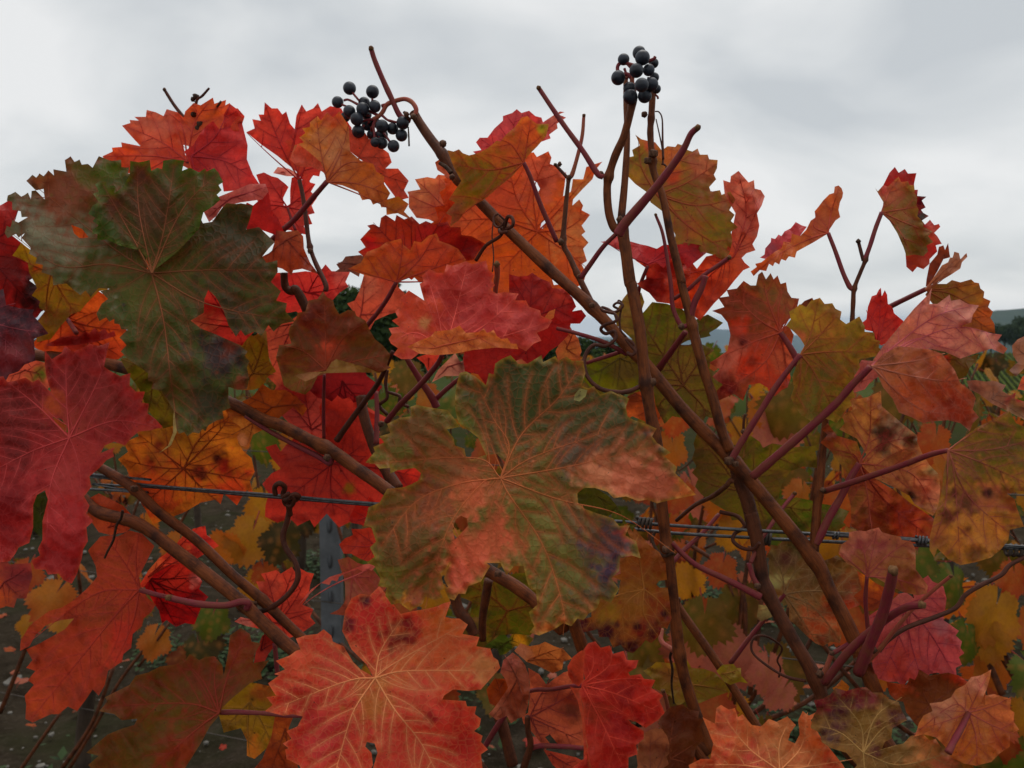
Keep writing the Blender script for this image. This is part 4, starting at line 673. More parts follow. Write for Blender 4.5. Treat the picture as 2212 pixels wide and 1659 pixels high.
leaf('L13', vineA, 'R2b', -.06, (.05, -.4), .03, (1060, 640), [[(1130, 400), (1210, 70)], [(1020, 400), (940, 120)], [(880, 520), (720, 580)], [(1350, 450), (1540, 270)], [(1450, 540), (1760, 440)]],
     [(700, 560), (720, 530), (700, 490), (770, 480), (720, 440), (760, 420), (740, 380), (790, 340), (770, 300), (830, 245), (870, 270), (930, 310, S), (910, 240), (900, 200), (925, 190), (915, 150), (965, 105), (1010, 130), (1060, 130), (1075, 75), (1110, 85), (1150, 75), (1200, 55), (1240, 75), (1330, 50), (1345, 110), (1385, 140), (1365, 180), (1390, 210), (1360, 240), (1400, 265), (1450, 255), (1540, 265), (1520, 310), (1590, 310), (1610, 350), (1680, 375), (1690, 410), (1760, 440), (1730, 490), (1660, 520), (1690, 570), (1640, 590), (1590, 640), (1520, 600, S), (1400, 560, S), (1200, 610, S), (1050, 650, S), (900, 650), (850, 690), (780, 690), (730, 660), (760, 620), (715, 590)],
     (190, 60, 50), [(1200, 350, 240, (166, 46, 46)), (900, 400, 160, (200, 74, 48)), (1350, 480, 180, (190, 64, 66)), (1250, 150, 150, (176, 54, 50)), (1600, 450, 150, (190, 70, 70)), (780, 570, 110, (206, 88, 56)), (930, 460, 50, (214, 140, 90))], ((206, 92, 56), 7, .5), (206, 82, 70), 20,
     sheets=[dict(outline=[(820, 610, S), (900, 570), (970, 545), (1000, 510), (1100, 500), (1200, 520), (1280, 515), (1400, 540), (1430, 560), (1540, 625, S), (1400, 615, S), (1250, 630, S), (1130, 655, S), (1000, 665, S), (900, 655, S)], off=-.016, J=(1060, 600), slope=(.0, -.5), bowl=0, base=(202, 110, 54), tips=[[(980, 620), (850, 610)], [(1100, 590), (1060, 520)], [(1250, 560), (1330, 540)]], vein=(150, 50, 36), tooth=18, edge=None)],
     petiole=([(1050, 655), (1010, 730), (900, 860), (780, 980), (690, 1090)], .01), pr=5.5)
leaf('L34', vineB, 'R2b', -.005, (.0, .1), .08, (1620, 420), [(1640, 150), (1500, 180), (1900, 320), (1600, 700)], [(1480, 140), (1540, 155), (1600, 150), (1630, 130), (1680, 165), (1740, 190), (1760, 230), (1830, 235), (1890, 290), (1915, 350, S), (1890, 380), (1950, 370), (1980, 410), (1940, 460), (1880, 460), (1860, 540), (1800, 600), (1740, 640), (1690, 700), (1600, 720), (1560, 690), (1450, 720), (1380, 790), (1330, 860), (1280, 790), (1180, 680), (1200, 620, S), (1400, 500, S), (1480, 300, S)],
     (166, 36, 34), [(1640, 220, 150, (170, 50, 48)), (1750, 450, 160, (172, 32, 30)), (1920, 410, 60, (190, 26, 28)), (1350, 720, 160, (176, 46, 44)), (1800, 280, 80, (186, 64, 56))], None, (120, 24, 28), 24, sheets=[dict(outline=[(1700, 430, S), (1740, 380, S), (1780, 365, S), (1770, 420, S), (1720, 460, S)], off=-.01, J=(1740, 410), base=(196, 110, 60), tooth=0)])
leaf('L34b', vineB, 'R2b', .03, (.0, .2), .05, (1850, 620), [(1900, 500), (1940, 680)], [(1780, 640), (1820, 560), (1870, 470), (1900, 520), (1930, 560), (1950, 640), (1930, 690), (1860, 690), (1800, 700)], (196, 100, 60), [(1870, 640, 60, (206, 120, 60))], None, (150, 60, 40), 18, h=8)
leaf('L34c', vineB, 'R2b', .045, (.0, .2), .05, (1080, 740), [(1000, 820), (1230, 680)], [(980, 840), (1020, 760), (1090, 690), (1130, 650), (1170, 720), (1230, 680), (1260, 730), (1200, 770), (1150, 800), (1060, 800)], (176, 112, 96), [(1170, 720, 40, (60, 30, 26))], None, (150, 70, 64), 20, h=9)
leaf('L34d', vineB, 'R2b', .02, (.0, .2), .05, (960, 680), [(960, 760)], [(880, 680, S), (1000, 640, S), (1060, 680), (990, 740), (955, 770), (930, 720)], (206, 66, 50), (), None, (150, 40, 40), 20, h=9)
leaf('L12', vineB, 'R2b', -.11, (.03, -.5), .05, (1425, 1462), [[(1560, 1180), (1800, 940), (1960, 700)], [(1480, 1250), (1380, 1080), (1250, 800)], [(1900, 1380), (2450, 1250)], [(1250, 1330), (570, 1370)], [(1150, 1500), (870, 1620), (650, 1900)], [(1480, 1570), (1700, 1900), (1830, 2300), (1830, 2480)], [(1800, 1600), (2200, 1700), (2560, 1950)], [(1650, 1320), (2200, 1130)], [(1300, 1500), (1080, 1800), (930, 2330)]],
     ['R2b', (1140, 850), (1160, 780), (1200, 770), (1260, 800), (1330, 860), (1350, 780), (1380, 790), (1390, 720), (1430, 690), (1490, 665), (1540, 720), (1600, 720), (1690, 665), (1700, 710), (1780, 670), (1800, 700), (1850, 675), (1890, 700), (1960, 700), (1975, 780, S), (1950, 860, S), (1990, 880), (2030, 865), (2070, 920), (2140, 895), (2212, 930), 'R2c', (545, 910), (620, 945), (600, 1000), (610, 1060), (650, 1085), (720, 1105), (800, 1140), (770, 1190), (800, 1230), (890, 1295), (850, 1320), (930, 1390), (920, 1430), (1000, 1510), (1055, 1570), (1000, 1580), (900, 1600), (800, 1625), (740, 1600), (680, 1610), (600, 1580), (520, 1590, S), (480, 1550, S), (400, 1525, S), (330, 1525, S), (285, 1560, S), (290, 1620, S), (330, 1659, S), 'R3c', (780, 10), (880, 40), (920, 90), (990, 85), (960, 150), (1030, 190), (1060, 300), (1000, 280), (925, 295), (920, 380), (870, 430), (920, 500), (800, 560), (780, 620), (720, 660), (690, 700), (650, 690), (610, 740), (560, 720), (500, 760), (400, 800), (340, 780), (370, 740), (350, 700), (335, 650), (390, 600), (380, 510, S), (340, 500, S), (320, 440, S), (300, 350, S), (240, 350), (190, 410), (150, 330), (60, 330), 'R3b', (1540, 350), (1480, 450), (1400, 480), (1270, 560), (1240, 490), (1220, 400), (1280, 330, S), (1240, 430), (1180, 570), (1120, 550), (1100, 600), (1020, 640), (950, 590), (900, 600), (860, 540), (870, 490), (810, 480), (830, 430), (790, 350), (740, 330), (790, 290), (760, 230), (800, 190), (770, 100), (720, 85), (740, 20), 'R2b', (570, 1650), (640, 1620), (690, 1530), (800, 1520), (850, 1500), (905, 1470, S), (910, 1430, S), (870, 1395, S), (760, 1410), (710, 1430), (710, 1395), (640, 1400), (610, 1370), (550, 1360), (610, 1290), (600, 1260), (670, 1230), (640, 1190), (710, 1170), (690, 1110), (770, 1070), (850, 1060), (840, 1000), (880, 985), (950, 1000), (1010, 1010), (1080, 1020, S), (1130, 1080, S), (1160, 1130, S), (1075, 1145), (1120, 1200), (1130, 1250), (1190, 1270), (1200, 1320), (1240, 1340, S), (1330, 1310, S), (1280, 1200, S), (1150, 1100, S), (1130, 1010), (1130, 930)],
     (98, 84, 44), [(1500, 950, 380, (64, 62, 40)), (1750, 900, 300, (60, 66, 36)), (2150, 1150, 350, (76, 74, 58)), (1900, 1280, 160, (92, 78, 66)), (2000, 1000, 180, (72, 68, 44)), (2480, 1180, 110, (66, 52, 62)), (2350, 1330, 160, (120, 84, 52)), (2250, 1480, 220, (190, 104, 78)), (2050, 1420, 130, (212, 126, 94)), (2450, 1500, 160, (176, 90, 66)), (2640, 1560, 110, (196, 104, 56)), (850, 1180, 240, (104, 70, 36)), (700, 1330, 120, (98, 90, 44)), (1150, 1350, 180, (130, 84, 50)), (1180, 1110, 90, (84, 88, 36)), (900, 1650, 260, (120, 66, 44)), (750, 1560, 150, (108, 78, 42)), (1250, 1560, 150, (190, 96, 62)), (800, 1900, 250, (94, 66, 40)), (650, 2100, 130, (104, 92, 42)), (900, 2300, 130, (140, 70, 46)), (800, 2340, 90, (200, 130, 40)), (1000, 2380, 90, (206, 140, 46)), (1250, 1950, 200, (196, 90, 62)), (1450, 1820, 180, (200, 96, 66)), (1150, 2100, 140, (190, 86, 66)), (1600, 1650, 200, (104, 98, 54)), (1750, 1850, 200, (112, 104, 62)), (1950, 1750, 180, (104, 80, 60)), (2150, 1900, 200, (84, 62, 70)), (2050, 2150, 180, (84, 74, 60)), (2150, 2060, 100, (72, 52, 74)), (1900, 2100, 120, (104, 96, 60)), (2050, 2350, 150, (116, 80, 50)), (1750, 2480, 110, (186, 96, 40)), (2250, 1830, 60, (176, 70, 66)), (1500, 1500, 70, (120, 90, 66))],
     ((150, 122, 44), 8, .6), (158, 78, 42), 22, holes=([(1335, 1310), (1400, 1305), (1460, 1360), (1440, 1440), (1420, 1455), (1360, 1390), (1335, 1350)], ['R3b', (1315, 50), (1350, 25), (1390, 40), (1395, 90), (1340, 150), (1310, 180), (1295, 110)]), puck=.0014, wl=170, h=6, haloV=.5,
     petiole=([(1425, 1470), (1420, 1540), (1400, 1640)], .0))
leaf('L12b', vineB, 'R2c', -.10, (.1, -.3), .0, (300, 920), [(270, 950)], [(262, 955, S), (268, 920, S), (300, 880, S), (350, 890, S), (340, 930, S), (300, 965, S)], (130, 122, 92), (), None, (100, 90, 60), 0, h=7)
leaf('L12c', vineB, 'R2c', -.06, (.1, .3), .05, (420, 1580), [(540, 1650)], [(280, 1590, S), (290, 1540, S), (360, 1510, S), (430, 1540), (490, 1580), (550, 1650), 'R3c', (960, 60), (1010, 130), (1020, 80), (900, -20), (840, 40), (740, 10)], (78, 76, 26), (), None, (100, 90, 40), 22, h=8)
leaf('L11', vineA, 'R3b', -.10, (.05, -.5), .05, (795, 1075), [[(830, 900), (960, 700)], [(1000, 1030), (1580, 1030)], [(920, 1280), (1080, 1480), (1200, 1700)], [(600, 1100), (100, 1290)], [(650, 1300), (560, 1600), (520, 1750)], [(920, 980), (1380, 720)]],
     [(590, 700), (600, 640), (640, 560), (700, 530), (760, 540), (820, 480), (870, 540), (930, 620, S), (960, 660), (1050, 640), (1140, 625), (1200, 610), (1240, 590), (1285, 580), (1250, 680), (1290, 690), (1340, 690), (1395, 730), (1360, 790), (1470, 810), (1450, 870), (1540, 885), (1560, 940), (1590, 960), (1605, 1010), (1560, 1060), (1480, 1150, S), (1400, 1160, S), (1300, 1150, S), (1240, 1190, S), (1230, 1215), (1300, 1220), (1380, 1225), (1390, 1260), (1450, 1260), (1440, 1310), (1480, 1340), (1470, 1390), (1435, 1420), (1490, 1450), (1480, 1490), (1525, 1540), (1480, 1570), (1490, 1659), (1480, 1720), (1300, 1800), (1000, 1800), (880, 1760), (780, 1660, S), (810, 1560, S), (790, 1500, S), (740, 1490, S), (730, 1520, S), (770, 1560, S), (780, 1640, S), (740, 1720), (500, 1780), (350, 1720), (300, 1640), (220, 1600), (210, 1540), (230, 1530), (195, 1500), (250, 1470), (220, 1420), (290, 1390), (325, 1325, S), (260, 1310), (200, 1320), (80, 1290), (130, 1250), (90, 1200), (150, 1190), (100, 1110), (170, 1060), (140, 1050), (210, 1020), (150, 965), (240, 930), (280, 900), (310, 890), (280, 820), (340, 800), (420, 790), (460, 760), (510, 800), (520, 840), (590, 870, S), (650, 970, S), (700, 1020, S), (780, 1065, S), (740, 990, S), (640, 890, S), (580, 770)],
     (198, 62, 46), [(800, 700, 180, (184, 40, 34)), (960, 800, 110, (110, 20, 24)), (730, 570, 50, (80, 20, 30)), (600, 740, 70, (110, 22, 30)), (1000, 720, 60, (130, 24, 26)), (1250, 720, 150, (196, 96, 40)), (1250, 950, 250, (206, 92, 54)), (1500, 1000, 120, (206, 130, 80)), (1000, 1030, 150, (204, 92, 48)), (1100, 1150, 160, (208, 82, 60)), (780, 1250, 130, (176, 96, 44)), (820, 1120, 70, (196, 112, 56)), (350, 1230, 220, (176, 48, 38)), (300, 950, 160, (204, 78, 52)), (500, 1000, 130, (206, 74, 60)), (480, 1480, 220, (190, 54, 54)), (1250, 1380, 230, (200, 60, 48)), (1350, 1500, 140, (176, 42, 34)), (1150, 1340, 50, (150, 34, 34)), (900, 1550, 150, (204, 70, 58)), (570, 830, 50, (90, 16, 30))],
     ((212, 106, 62), 8, .5), (216, 132, 84), 26, puck=.001, wl=160, h=6, haloV=.4, petiole=([(790, 1075), (770, 1020), (740, 970)], .02))
leaf('L10', vineA, 'R3a', .04, (.0, .1), .05, (1800, 720), [(1720, 400), (1900, 380), (1990, 410), (2030, 640), (1990, 820), (1540, 700)], [(1660, 450), (1720, 450), (1690, 400), (1740, 390), (1790, 375), (1820, 400), (1890, 355), (1920, 400), (1945, 365), (1990, 390), (2035, 400), (2010, 470), (2000, 540, S), (1960, 600, S), (2030, 630), (2010, 680), (2045, 720), (1990, 760), (1960, 780), (1920, 800), (1840, 830), (1780, 800), (1700, 760), (1600, 740), (1520, 710), (1560, 680), (1640, 700), (1700, 660), (1720, 560), (1680, 500)],
     (204, 66, 50), [(1580, 710, 60, (214, 110, 100)), (1760, 480, 120, (208, 74, 56))], None, (140, 34, 34), 22, h=8)
leaf('L71', vineA, 'R3b', .02, (.1, .2), .08, (650, 420), [(330, 600), (780, 350), (720, 520)], [(300, 600, S), (330, 560), (380, 500), (440, 460), (560, 420), (600, 400), (680, 370), (800, 350), (790, 330, S), (720, 340, S), (600, 390, S), (500, 420, S), (430, 470, S)], (206, 100, 92), (), None, (176, 74, 70), 18, h=8,
     sheets=[dict(outline=[(550, 310), (620, 290), (680, 330), (760, 350), (820, 420), (830, 540), (700, 620), (640, 640), (590, 670), (500, 660, S), (560, 630, S), (600, 580, S), (600, 480, S), (590, 420, S)], off=.008, base=(150, 72, 54), blobs=[(620, 500, 80, (150, 100, 80)), (600, 330, 60, (140, 80, 50))], tips=[(620, 300), (800, 420), (640, 620)], tooth=20)])
leaf('L72', vineA, 'R3b', .02, (.0, .1), .05, (800, 220), [(570, 210), (640, 110), (720, 310)], [(560, 210), (600, 170), (650, 150), (640, 110), (700, 110), (760, 100), (830, 150), (830, 300), (740, 320), (690, 300), (640, 270), (590, 270)], (206, 66, 46), (), None, (150, 36, 36), 20, h=8)
leaf('L72b', vineA, 'R3b', .035, (.0, .1), .05, (750, 30), [(640, 60)], [(620, 50), (660, -30), (800, -60), (820, 60), (720, 85), (640, 70)], (206, 46, 36), (), None, (150, 36, 36), 20, h=9)
leaf('L7', vineA, 'R3a', .02, (.0, .2), .06, (905, 500), [[(820, 350), (700, 180)], [(600, 540), (140, 880)], [(740, 680), (480, 1000), (200, 1340)], [(880, 330), (900, 150)], [(860, 720), (730, 1010)]],
     [(130, 900), (135, 830), (190, 740), (250, 690), (320, 640), (400, 620), (480, 570), (560, 500), (630, 420, S), (620, 350, S), (590, 290), (570, 250), (650, 160), (720, 150), (760, 160), (840, 120), (920, 140), (1000, 220), (960, 300), (900, 420, S), (915, 490, S), (960, 560), (1010, 600), (980, 650), (930, 690), (920, 740), (860, 790), (850, 880), (800, 920), (790, 970), (700, 1030), (680, 1120), (640, 1190), (600, 1150), (560, 1210), (500, 1290), (440, 1260), (380, 1310), (330, 1310), (210, 1365), (165, 1340), (170, 1250), (160, 1190), (220, 1120), (180, 1090), (230, 1030), (170, 1010), (210, 960), (170, 890), (240, 860), (350, 800), (420, 760), (480, 690, S), (400, 700, S), (300, 730, S), (230, 800, S), (190, 870, S)],
     (150, 56, 34), [(760, 300, 200, (144, 58, 36)), (500, 950, 300, (146, 52, 34)), (800, 800, 150, (176, 48, 36)), (250, 1280, 140, (164, 64, 34)), (300, 700, 120, (150, 64, 36)), (650, 640, 160, (134, 56, 34))], None, (176, 62, 50), 30, h=7)
leaf('L7b', vineA, 'R3a', .04, (.0, .2), .05, (960, 420), [(1100, 300), (1280, 100), (1350, 230)], [(900, 480), (960, 380), (1030, 300), (1130, 230), (1160, 180), (1250, 110), (1300, 95), (1330, 90), (1340, 150), (1380, 180), (1420, 220), (1360, 250), (1280, 300), (1200, 330), (1080, 350), (1000, 400, S), (930, 490, S)], (196, 60, 40), [(1300, 180, 110, (190, 46, 40)), (1000, 360, 80, (196, 90, 50))], None, (140, 36, 34), 24, h=9)
leaf('L7c', vineA, 'R3a', -.005, (.1, .1), .05, (700, 100), [(800, 60)], ['R2a', (560, 1600), (640, 1560), (720, 1600), (800, 1640), 'R3a', (820, 130), (720, 150), (640, 130), (590, 60)], (188, 76, 44), (), None, (140, 46, 34), 22, h=10)
leaf('L9', vineA, 'R3a', .045, (.0, .2), .05, (960, 430), [(1140, 740), (1290, 680), (1320, 540), (1290, 420)], [(930, 470), (980, 400), (1040, 350), (1100, 320), (1200, 340), (1270, 390), (1310, 450), (1290, 500), (1350, 550), (1310, 600), (1280, 680), (1260, 730), (1200, 720), (1140, 745), (1080, 700), (1050, 720), (1030, 640), (990, 580)], (150, 16, 18), [(1150, 420, 130, (176, 40, 30)), (1280, 430, 50, (190, 90, 84))], None, (80, 10, 14), 24, h=8)
leaf('L8', vineA, 'R3a', -.035, (.1, -.2), .06, (1420, 1300), [[(1200, 1240), (680, 1260)], [(1250, 1430), (1000, 1659)], [(1320, 1100), (1180, 950)], [(1390, 1100), (1400, 940)], [(1480, 1050), (1600, 780)]],
     [(640, 1290), (700, 1230), (680, 1200), (780, 1150), (840, 1120), (880, 1060), (960, 1040), (1040, 1000), (1130, 990), (1200, 960), (1230, 920), (1290, 960), (1330, 940), (1390, 935), (1440, 990), (1450, 1060, S), (1480, 900), (1490, 800), (1560, 750), (1620, 790), (1630, 840), (1690, 850), (1650, 920), (1640, 980), (1745, 960), (1690, 1040), (1700, 1080), (1620, 1110), (1560, 1160), (1490, 1220), (1440, 1270, S), (1420, 1320, S), (1360, 1390, S), (1300, 1500, S), (1200, 1659), (1100, 1760), (800, 1780), (650, 1720), (570, 1640), (640, 1580), (560, 1560), (640, 1490), (700, 1440), (800, 1400), (870, 1380, S), (890, 1340, S), (790, 1350, S), (740, 1310)],
     (104, 62, 30), [(1200, 1100, 200, (112, 56, 30)), (1100, 1300, 230, (98, 72, 32)), (1560, 900, 160, (140, 58, 30)), (1600, 1030, 110, (126, 70, 30)), (800, 1250, 130, (116, 62, 34)), (1150, 1600, 200, (140, 54, 28)), (900, 1550, 200, (96, 66, 30))], ((110, 84, 36), 7, .4), (140, 48, 36), 26, petiole=None)
leaf('L70', vineA, 'R3a', .0, (.3, .1), .08, (1850, 1400), [(1760, 1659), (1850, 1600)], [(1780, 1330, S), (1850, 1310), (1900, 1330), (1870, 1400), (1880, 1470), (1850, 1520), (1920, 1600), (1940, 1700), (1600, 1720, S), (1700, 1600, S), (1760, 1450, S)], (140, 56, 26), [(1820, 1450, 80, (176, 84, 34))], None, (110, 40, 24), 22, h=8)
leaf('L70b', vineA, 'R3a', .03, (.1, .1), .08, (1690, 900), [(1750, 700), (1780, 850)], [(1640, 1000), (1660, 900), (1700, 800), (1740, 790), (1780, 800), (1780, 870), (1740, 920), (1700, 1000)], (160, 50, 40), (), None, (110, 30, 30), 22, h=9)
leaf('L36', vineB, 'R3c', -.04, (.1, .0), .08, (1080, 500), [[(950, 620), (960, 880)], [(1080, 660), (1200, 840)], [(1050, 300), (1000, 150)], [(870, 560), (700, 760)], [(1160, 560), (1250, 660)]],
     [(940, 60), (1000, 80), (1060, 150), (1110, 210), (1180, 260), (1220, 330), (1230, 440, S), (1180, 445, S), (1160, 470, S), (1180, 490, S), (1235, 490), (1250, 600), (1260, 690), (1230, 760), (1200, 740), (1180, 800), (1130, 850), (1090, 830), (1060, 870), (1010, 915), (960, 900), (930, 860), (880, 880), (850, 810), (790, 810), (780, 760), (690, 780), (660, 700), (740, 680), (740, 620), (780, 540), (850, 530), (910, 550), (930, 440), (870, 420), (930, 400, S), (920, 300, S), (1000, 285, S), (1060, 290, S), (1000, 180)],
     (140, 78, 32), [(1100, 350, 160, (136, 66, 28)), (1050, 560, 160, (140, 90, 34)), (850, 660, 110, (140, 100, 40)), (1180, 640, 130, (130, 50, 28)), (1080, 780, 110, (120, 40, 28)), (960, 870, 90, (70, 22, 28)), (830, 770, 80, (66, 20, 30)), (700, 740, 80, (76, 20, 28)), (1140, 790, 60, (66, 18, 28)), (1220, 660, 40, (60, 20, 28)), (1040, 740, 30, (60, 22, 28)), (1200, 800, 40, (120, 20, 26))], None, (160, 100, 44), 26, petiole=([(1080, 500), (1120, 400), (1180, 330)], -.01), pr=3.5)
leaf('L35', vineB, 'R3b', .05, (.0, .2), .05, (1650, 640), [(1400, 470), (1850, 600), (1550, 820)], [(1360, 490), (1450, 420), (1560, 420), (1700, 400), (1850, 470), (1900, 600), (1880, 700), (1800, 800), (1700, 790), (1580, 800), (1520, 850), (1490, 760), (1530, 690)], (84, 74, 22), [(1650, 720, 120, (80, 76, 16))], None, (130, 60, 26), 26, h=9)
leaf('L35b', vineB, 'R3b', .06, (.0, .2), .05, (1640, 850), [(1700, 820), (1580, 900)], [(1500, 870), (1560, 830), (1620, 780), (1660, 820), (1760, 780), (1820, 820), (1780, 880), (1700, 870), (1640, 920), (1600, 930), (1590, 890)], (60, 72, 24), [(1740, 830, 70, (200, 130, 24))], None, (80, 80, 30), 18, h=9)
leaf('L40', vineB, 'R3c', .0, (.1, .1), .08, (330, 960), [(560, 880), (600, 960)], [(240, 900), (280, 850), (340, 870), (400, 860), (440, 840), (500, 870), (560, 890), (615, 950), (560, 970), (550, 1020), (490, 1045), (400, 1000), (320, 970)], (184, 104, 52), [(290, 900, 70, (176, 110, 84))], None, (150, 76, 40), 22, h=8)
leaf('L39', vineB, 'R3c', -.04, (.3, .0), .12, (260, 1080), [(180, 930), (100, 1330), (320, 1250)], [(150, 1040), (170, 960), (230, 910), (270, 940), (310, 990), (335, 1060), (340, 1150), (330, 1250), (310, 1320), (260, 1340), (220, 1370), (190, 1320), (130, 1350), (75, 1310), (110, 1270), (160, 1200), (200, 1140), (180, 1080)], (160, 84, 62), [(190, 960, 80, (182, 100, 88)), (140, 1290, 80, (184, 110, 88)), (280, 1180, 90, (150, 72, 46))], None, (116, 60, 44), 22, rough=.006, wl=60, h=7)
leaf('L39b', vineB, 'R3c', -.02, (.1, .0), .1, (150, 1180), [(110, 1060)], [(60, 1150), (110, 1080), (190, 1080), (200, 1150), (160, 1220), (120, 1260), (80, 1240)], (164, 70, 26), (), None, (120, 50, 24), 20, h=8)
leaf('L38', vineB, 'R3c', .015, (.0, .1), .06, (340, 1330), [(480, 1070), (670, 1150), (670, 1480), (420, 1480)], [(330, 1010), (400, 1050), (450, 1120), (500, 1080), (560, 1040), (700, 1100), (740, 1300), (720, 1540), (600, 1530), (520, 1500, S), (470, 1440, S), (440, 1460, S), (480, 1510, S), (440, 1540), (400, 1480), (350, 1420), (300, 1370), (290, 1330), (330, 1300), (340, 1200), (340, 1100)], (176, 84, 58), [(540, 1250, 160, (172, 78, 54)), (600, 1280, 60, (120, 56, 40))], None, (120, 44, 46), 26, h=8)
leaf('L38b', vineB, 'R3c', .025, (.1, .1), .06, (470, 1560), [(620, 1650)], [(430, 1540), (520, 1560), (640, 1590), (700, 1620), (700, 1700), (560, 1700), (490, 1640)], (160, 60, 42), (), None, (120, 40, 40), 22, h=9)
leaf('L37', vineB, 'R3c', -.075, (.15, -.15), .06, (678, 1122), [[(850, 1000), (870, 870)], [(900, 1180), (1210, 1310)], [(750, 1000), (740, 850)], [(800, 1350), (940, 1640)], [(950, 1080), (1150, 1090)]],
     [(690, 890), (720, 850), (765, 838), (800, 880), (860, 865), (880, 920), (950, 900), (970, 960), (1045, 960), (1030, 1010), (980, 1040, S), (990, 1060, S), (1060, 1050), (1080, 1080), (1155, 1090), (1130, 1140), (1205, 1190), (1180, 1220), (1215, 1300), (1170, 1350), (1090, 1400, S), (1030, 1360, S), (980, 1345, S), (1000, 1370, S), (1080, 1420), (1080, 1470), (1030, 1510), (1040, 1570), (980, 1590), (980, 1680), (900, 1760), (700, 1760), (690, 1600, S), (720, 1520, S), (690, 1400, S), (690, 1260, S), (660, 1160, S), (700, 1090, S), (690, 1040, S)],
     (178, 36, 28), [(850, 950, 150, (184, 44, 32)), (950, 1280, 220, (150, 26, 26)), (1100, 1200, 120, (184, 40, 30)), (740, 1300, 110, (140, 46, 32)), (720, 1550, 110, (186, 60, 50)), (900, 1560, 140, (160, 30, 26))], ((206, 80, 52), 7, .6), (196, 66, 48), 26,
     sheets=[dict(outline=[(585, 1000), (620, 940, S), (670, 900, S), (700, 890, S), (690, 1000, S), (690, 1090, S), (660, 1130, S), (620, 1110), (590, 1060)], off=-.006, J=(680, 1000), slope=(-.6, .0), base=(160, 56, 36), tooth=20),
             dict(outline=[(600, 1130, S), (660, 1150, S), (690, 1300, S), (710, 1520, S), (740, 1659, S), (690, 1700, S), (690, 1500, S), (680, 1350, S), (650, 1220, S)], off=-.008, J=(680, 1300), slope=(-.5, 0), base=(160, 72, 50), tooth=0)])
leaf('L41', vineB, 'R3c', .03, (.0, -.4), .05, (1400, 1120), [(1100, 1010), (1640, 1170), (1280, 970), (1420, 1230)], [(1075, 1030), (1130, 1000), (1160, 970), (1250, 980), (1360, 960), (1390, 1010), (1480, 1020), (1540, 1040), (1600, 1100), (1650, 1160), (1560, 1190), (1510, 1210), (1440, 1240), (1380, 1210), (1250, 1190), (1140, 1140), (1150, 1090)], (124, 96, 30), [(1260, 1060, 90, (136, 84, 36)), (1500, 1120, 120, (116, 92, 28))], None, (130, 80, 34), 22, h=8,
     sheets=[dict(outline=[(1550, 1030, S), (1590, 990), (1660, 985), (1680, 1010), (1710, 1010), (1710, 1060), (1755, 1110), (1700, 1100), (1640, 1120), (1600, 1100, S)], off=-.01, J=(1580, 1050), slope=(0, -.3), base=(136, 112, 36), tips=[(1700, 1020)], tooth=18)])
leaf('L42', vineB, 'R3c', -.04, (.1, -.1), .06, (1250, 1600), [(1300, 1260), (1460, 1450), (1400, 1650)], [(1170, 1370), (1210, 1300), (1260, 1260), (1330, 1245), (1370, 1280), (1440, 1290), (1430, 1340), (1475, 1340), (1440, 1390), (1470, 1480), (1420, 1520), (1400, 1620), (1350, 1720), (1240, 1720), (1260, 1550), (1230, 1450)], (88, 40, 22), [(1400, 1500, 100, (100, 54, 26))], ((110, 62, 30), 7, .5), (110, 52, 28), 26, h=8)
leaf('L43', vineB, 'R3c', -.03, (.1, .1), .06, (1130, 1720), [(1130, 1420), (1230, 1500)], [(1030, 1560), (1060, 1460), (1100, 1420), (1160, 1400), (1210, 1410), (1250, 1480), (1270, 1600), (1240, 1720), (1020, 1740), (1040, 1640)], (160, 96, 66), (), None, (140, 76, 56), 24, h=8)
leaf('L44', vineB, 'R3c', -.06, (.1, -.5), .05, (1960, 1680), [[(1750, 1520), (1560, 1270)], [(1960, 1500), (2030, 1340)], [(1700, 1640), (1400, 1640)], [(2100, 1520), (2140, 1300)], [(2200, 1640), (2450, 1600)]],
     [(1370, 1640), (1450, 1600), (1510, 1600), (1530, 1500), (1490, 1400), (1460, 1330), (1540, 1370), (1550, 1270), (1580, 1250), (1630, 1280), (1670, 1270), (1690, 1330), (1720, 1310), (1780, 1380), (1840, 1390, S), (1890, 1340), (1940, 1360), (2010, 1325), (2065, 1380), (2030, 1430), (2015, 1480, S), (2060, 1500, S), (2090, 1440, S), (2080, 1350), (2110, 1290), (2150, 1320), (2212, 1290), 'R3d', (830, 1350), (890, 1450), (960, 1540), (1040, 1640), (1100, 1760), 'R3c', (1900, 1800), (1400, 1760)],
     (204, 104, 62), [(1600, 1350, 130, (204, 96, 70)), (1550, 1550, 130, (200, 84, 52)), (1950, 1480, 200, (206, 122, 76)), (1780, 1640, 160, (190, 70, 54)), (2250, 1480, 160, (196, 92, 46)), (2330, 1620, 120, (196, 76, 50)), (1480, 1640, 100, (176, 62, 40))], ((200, 110, 60), 6, .4), (214, 134, 84), 26)
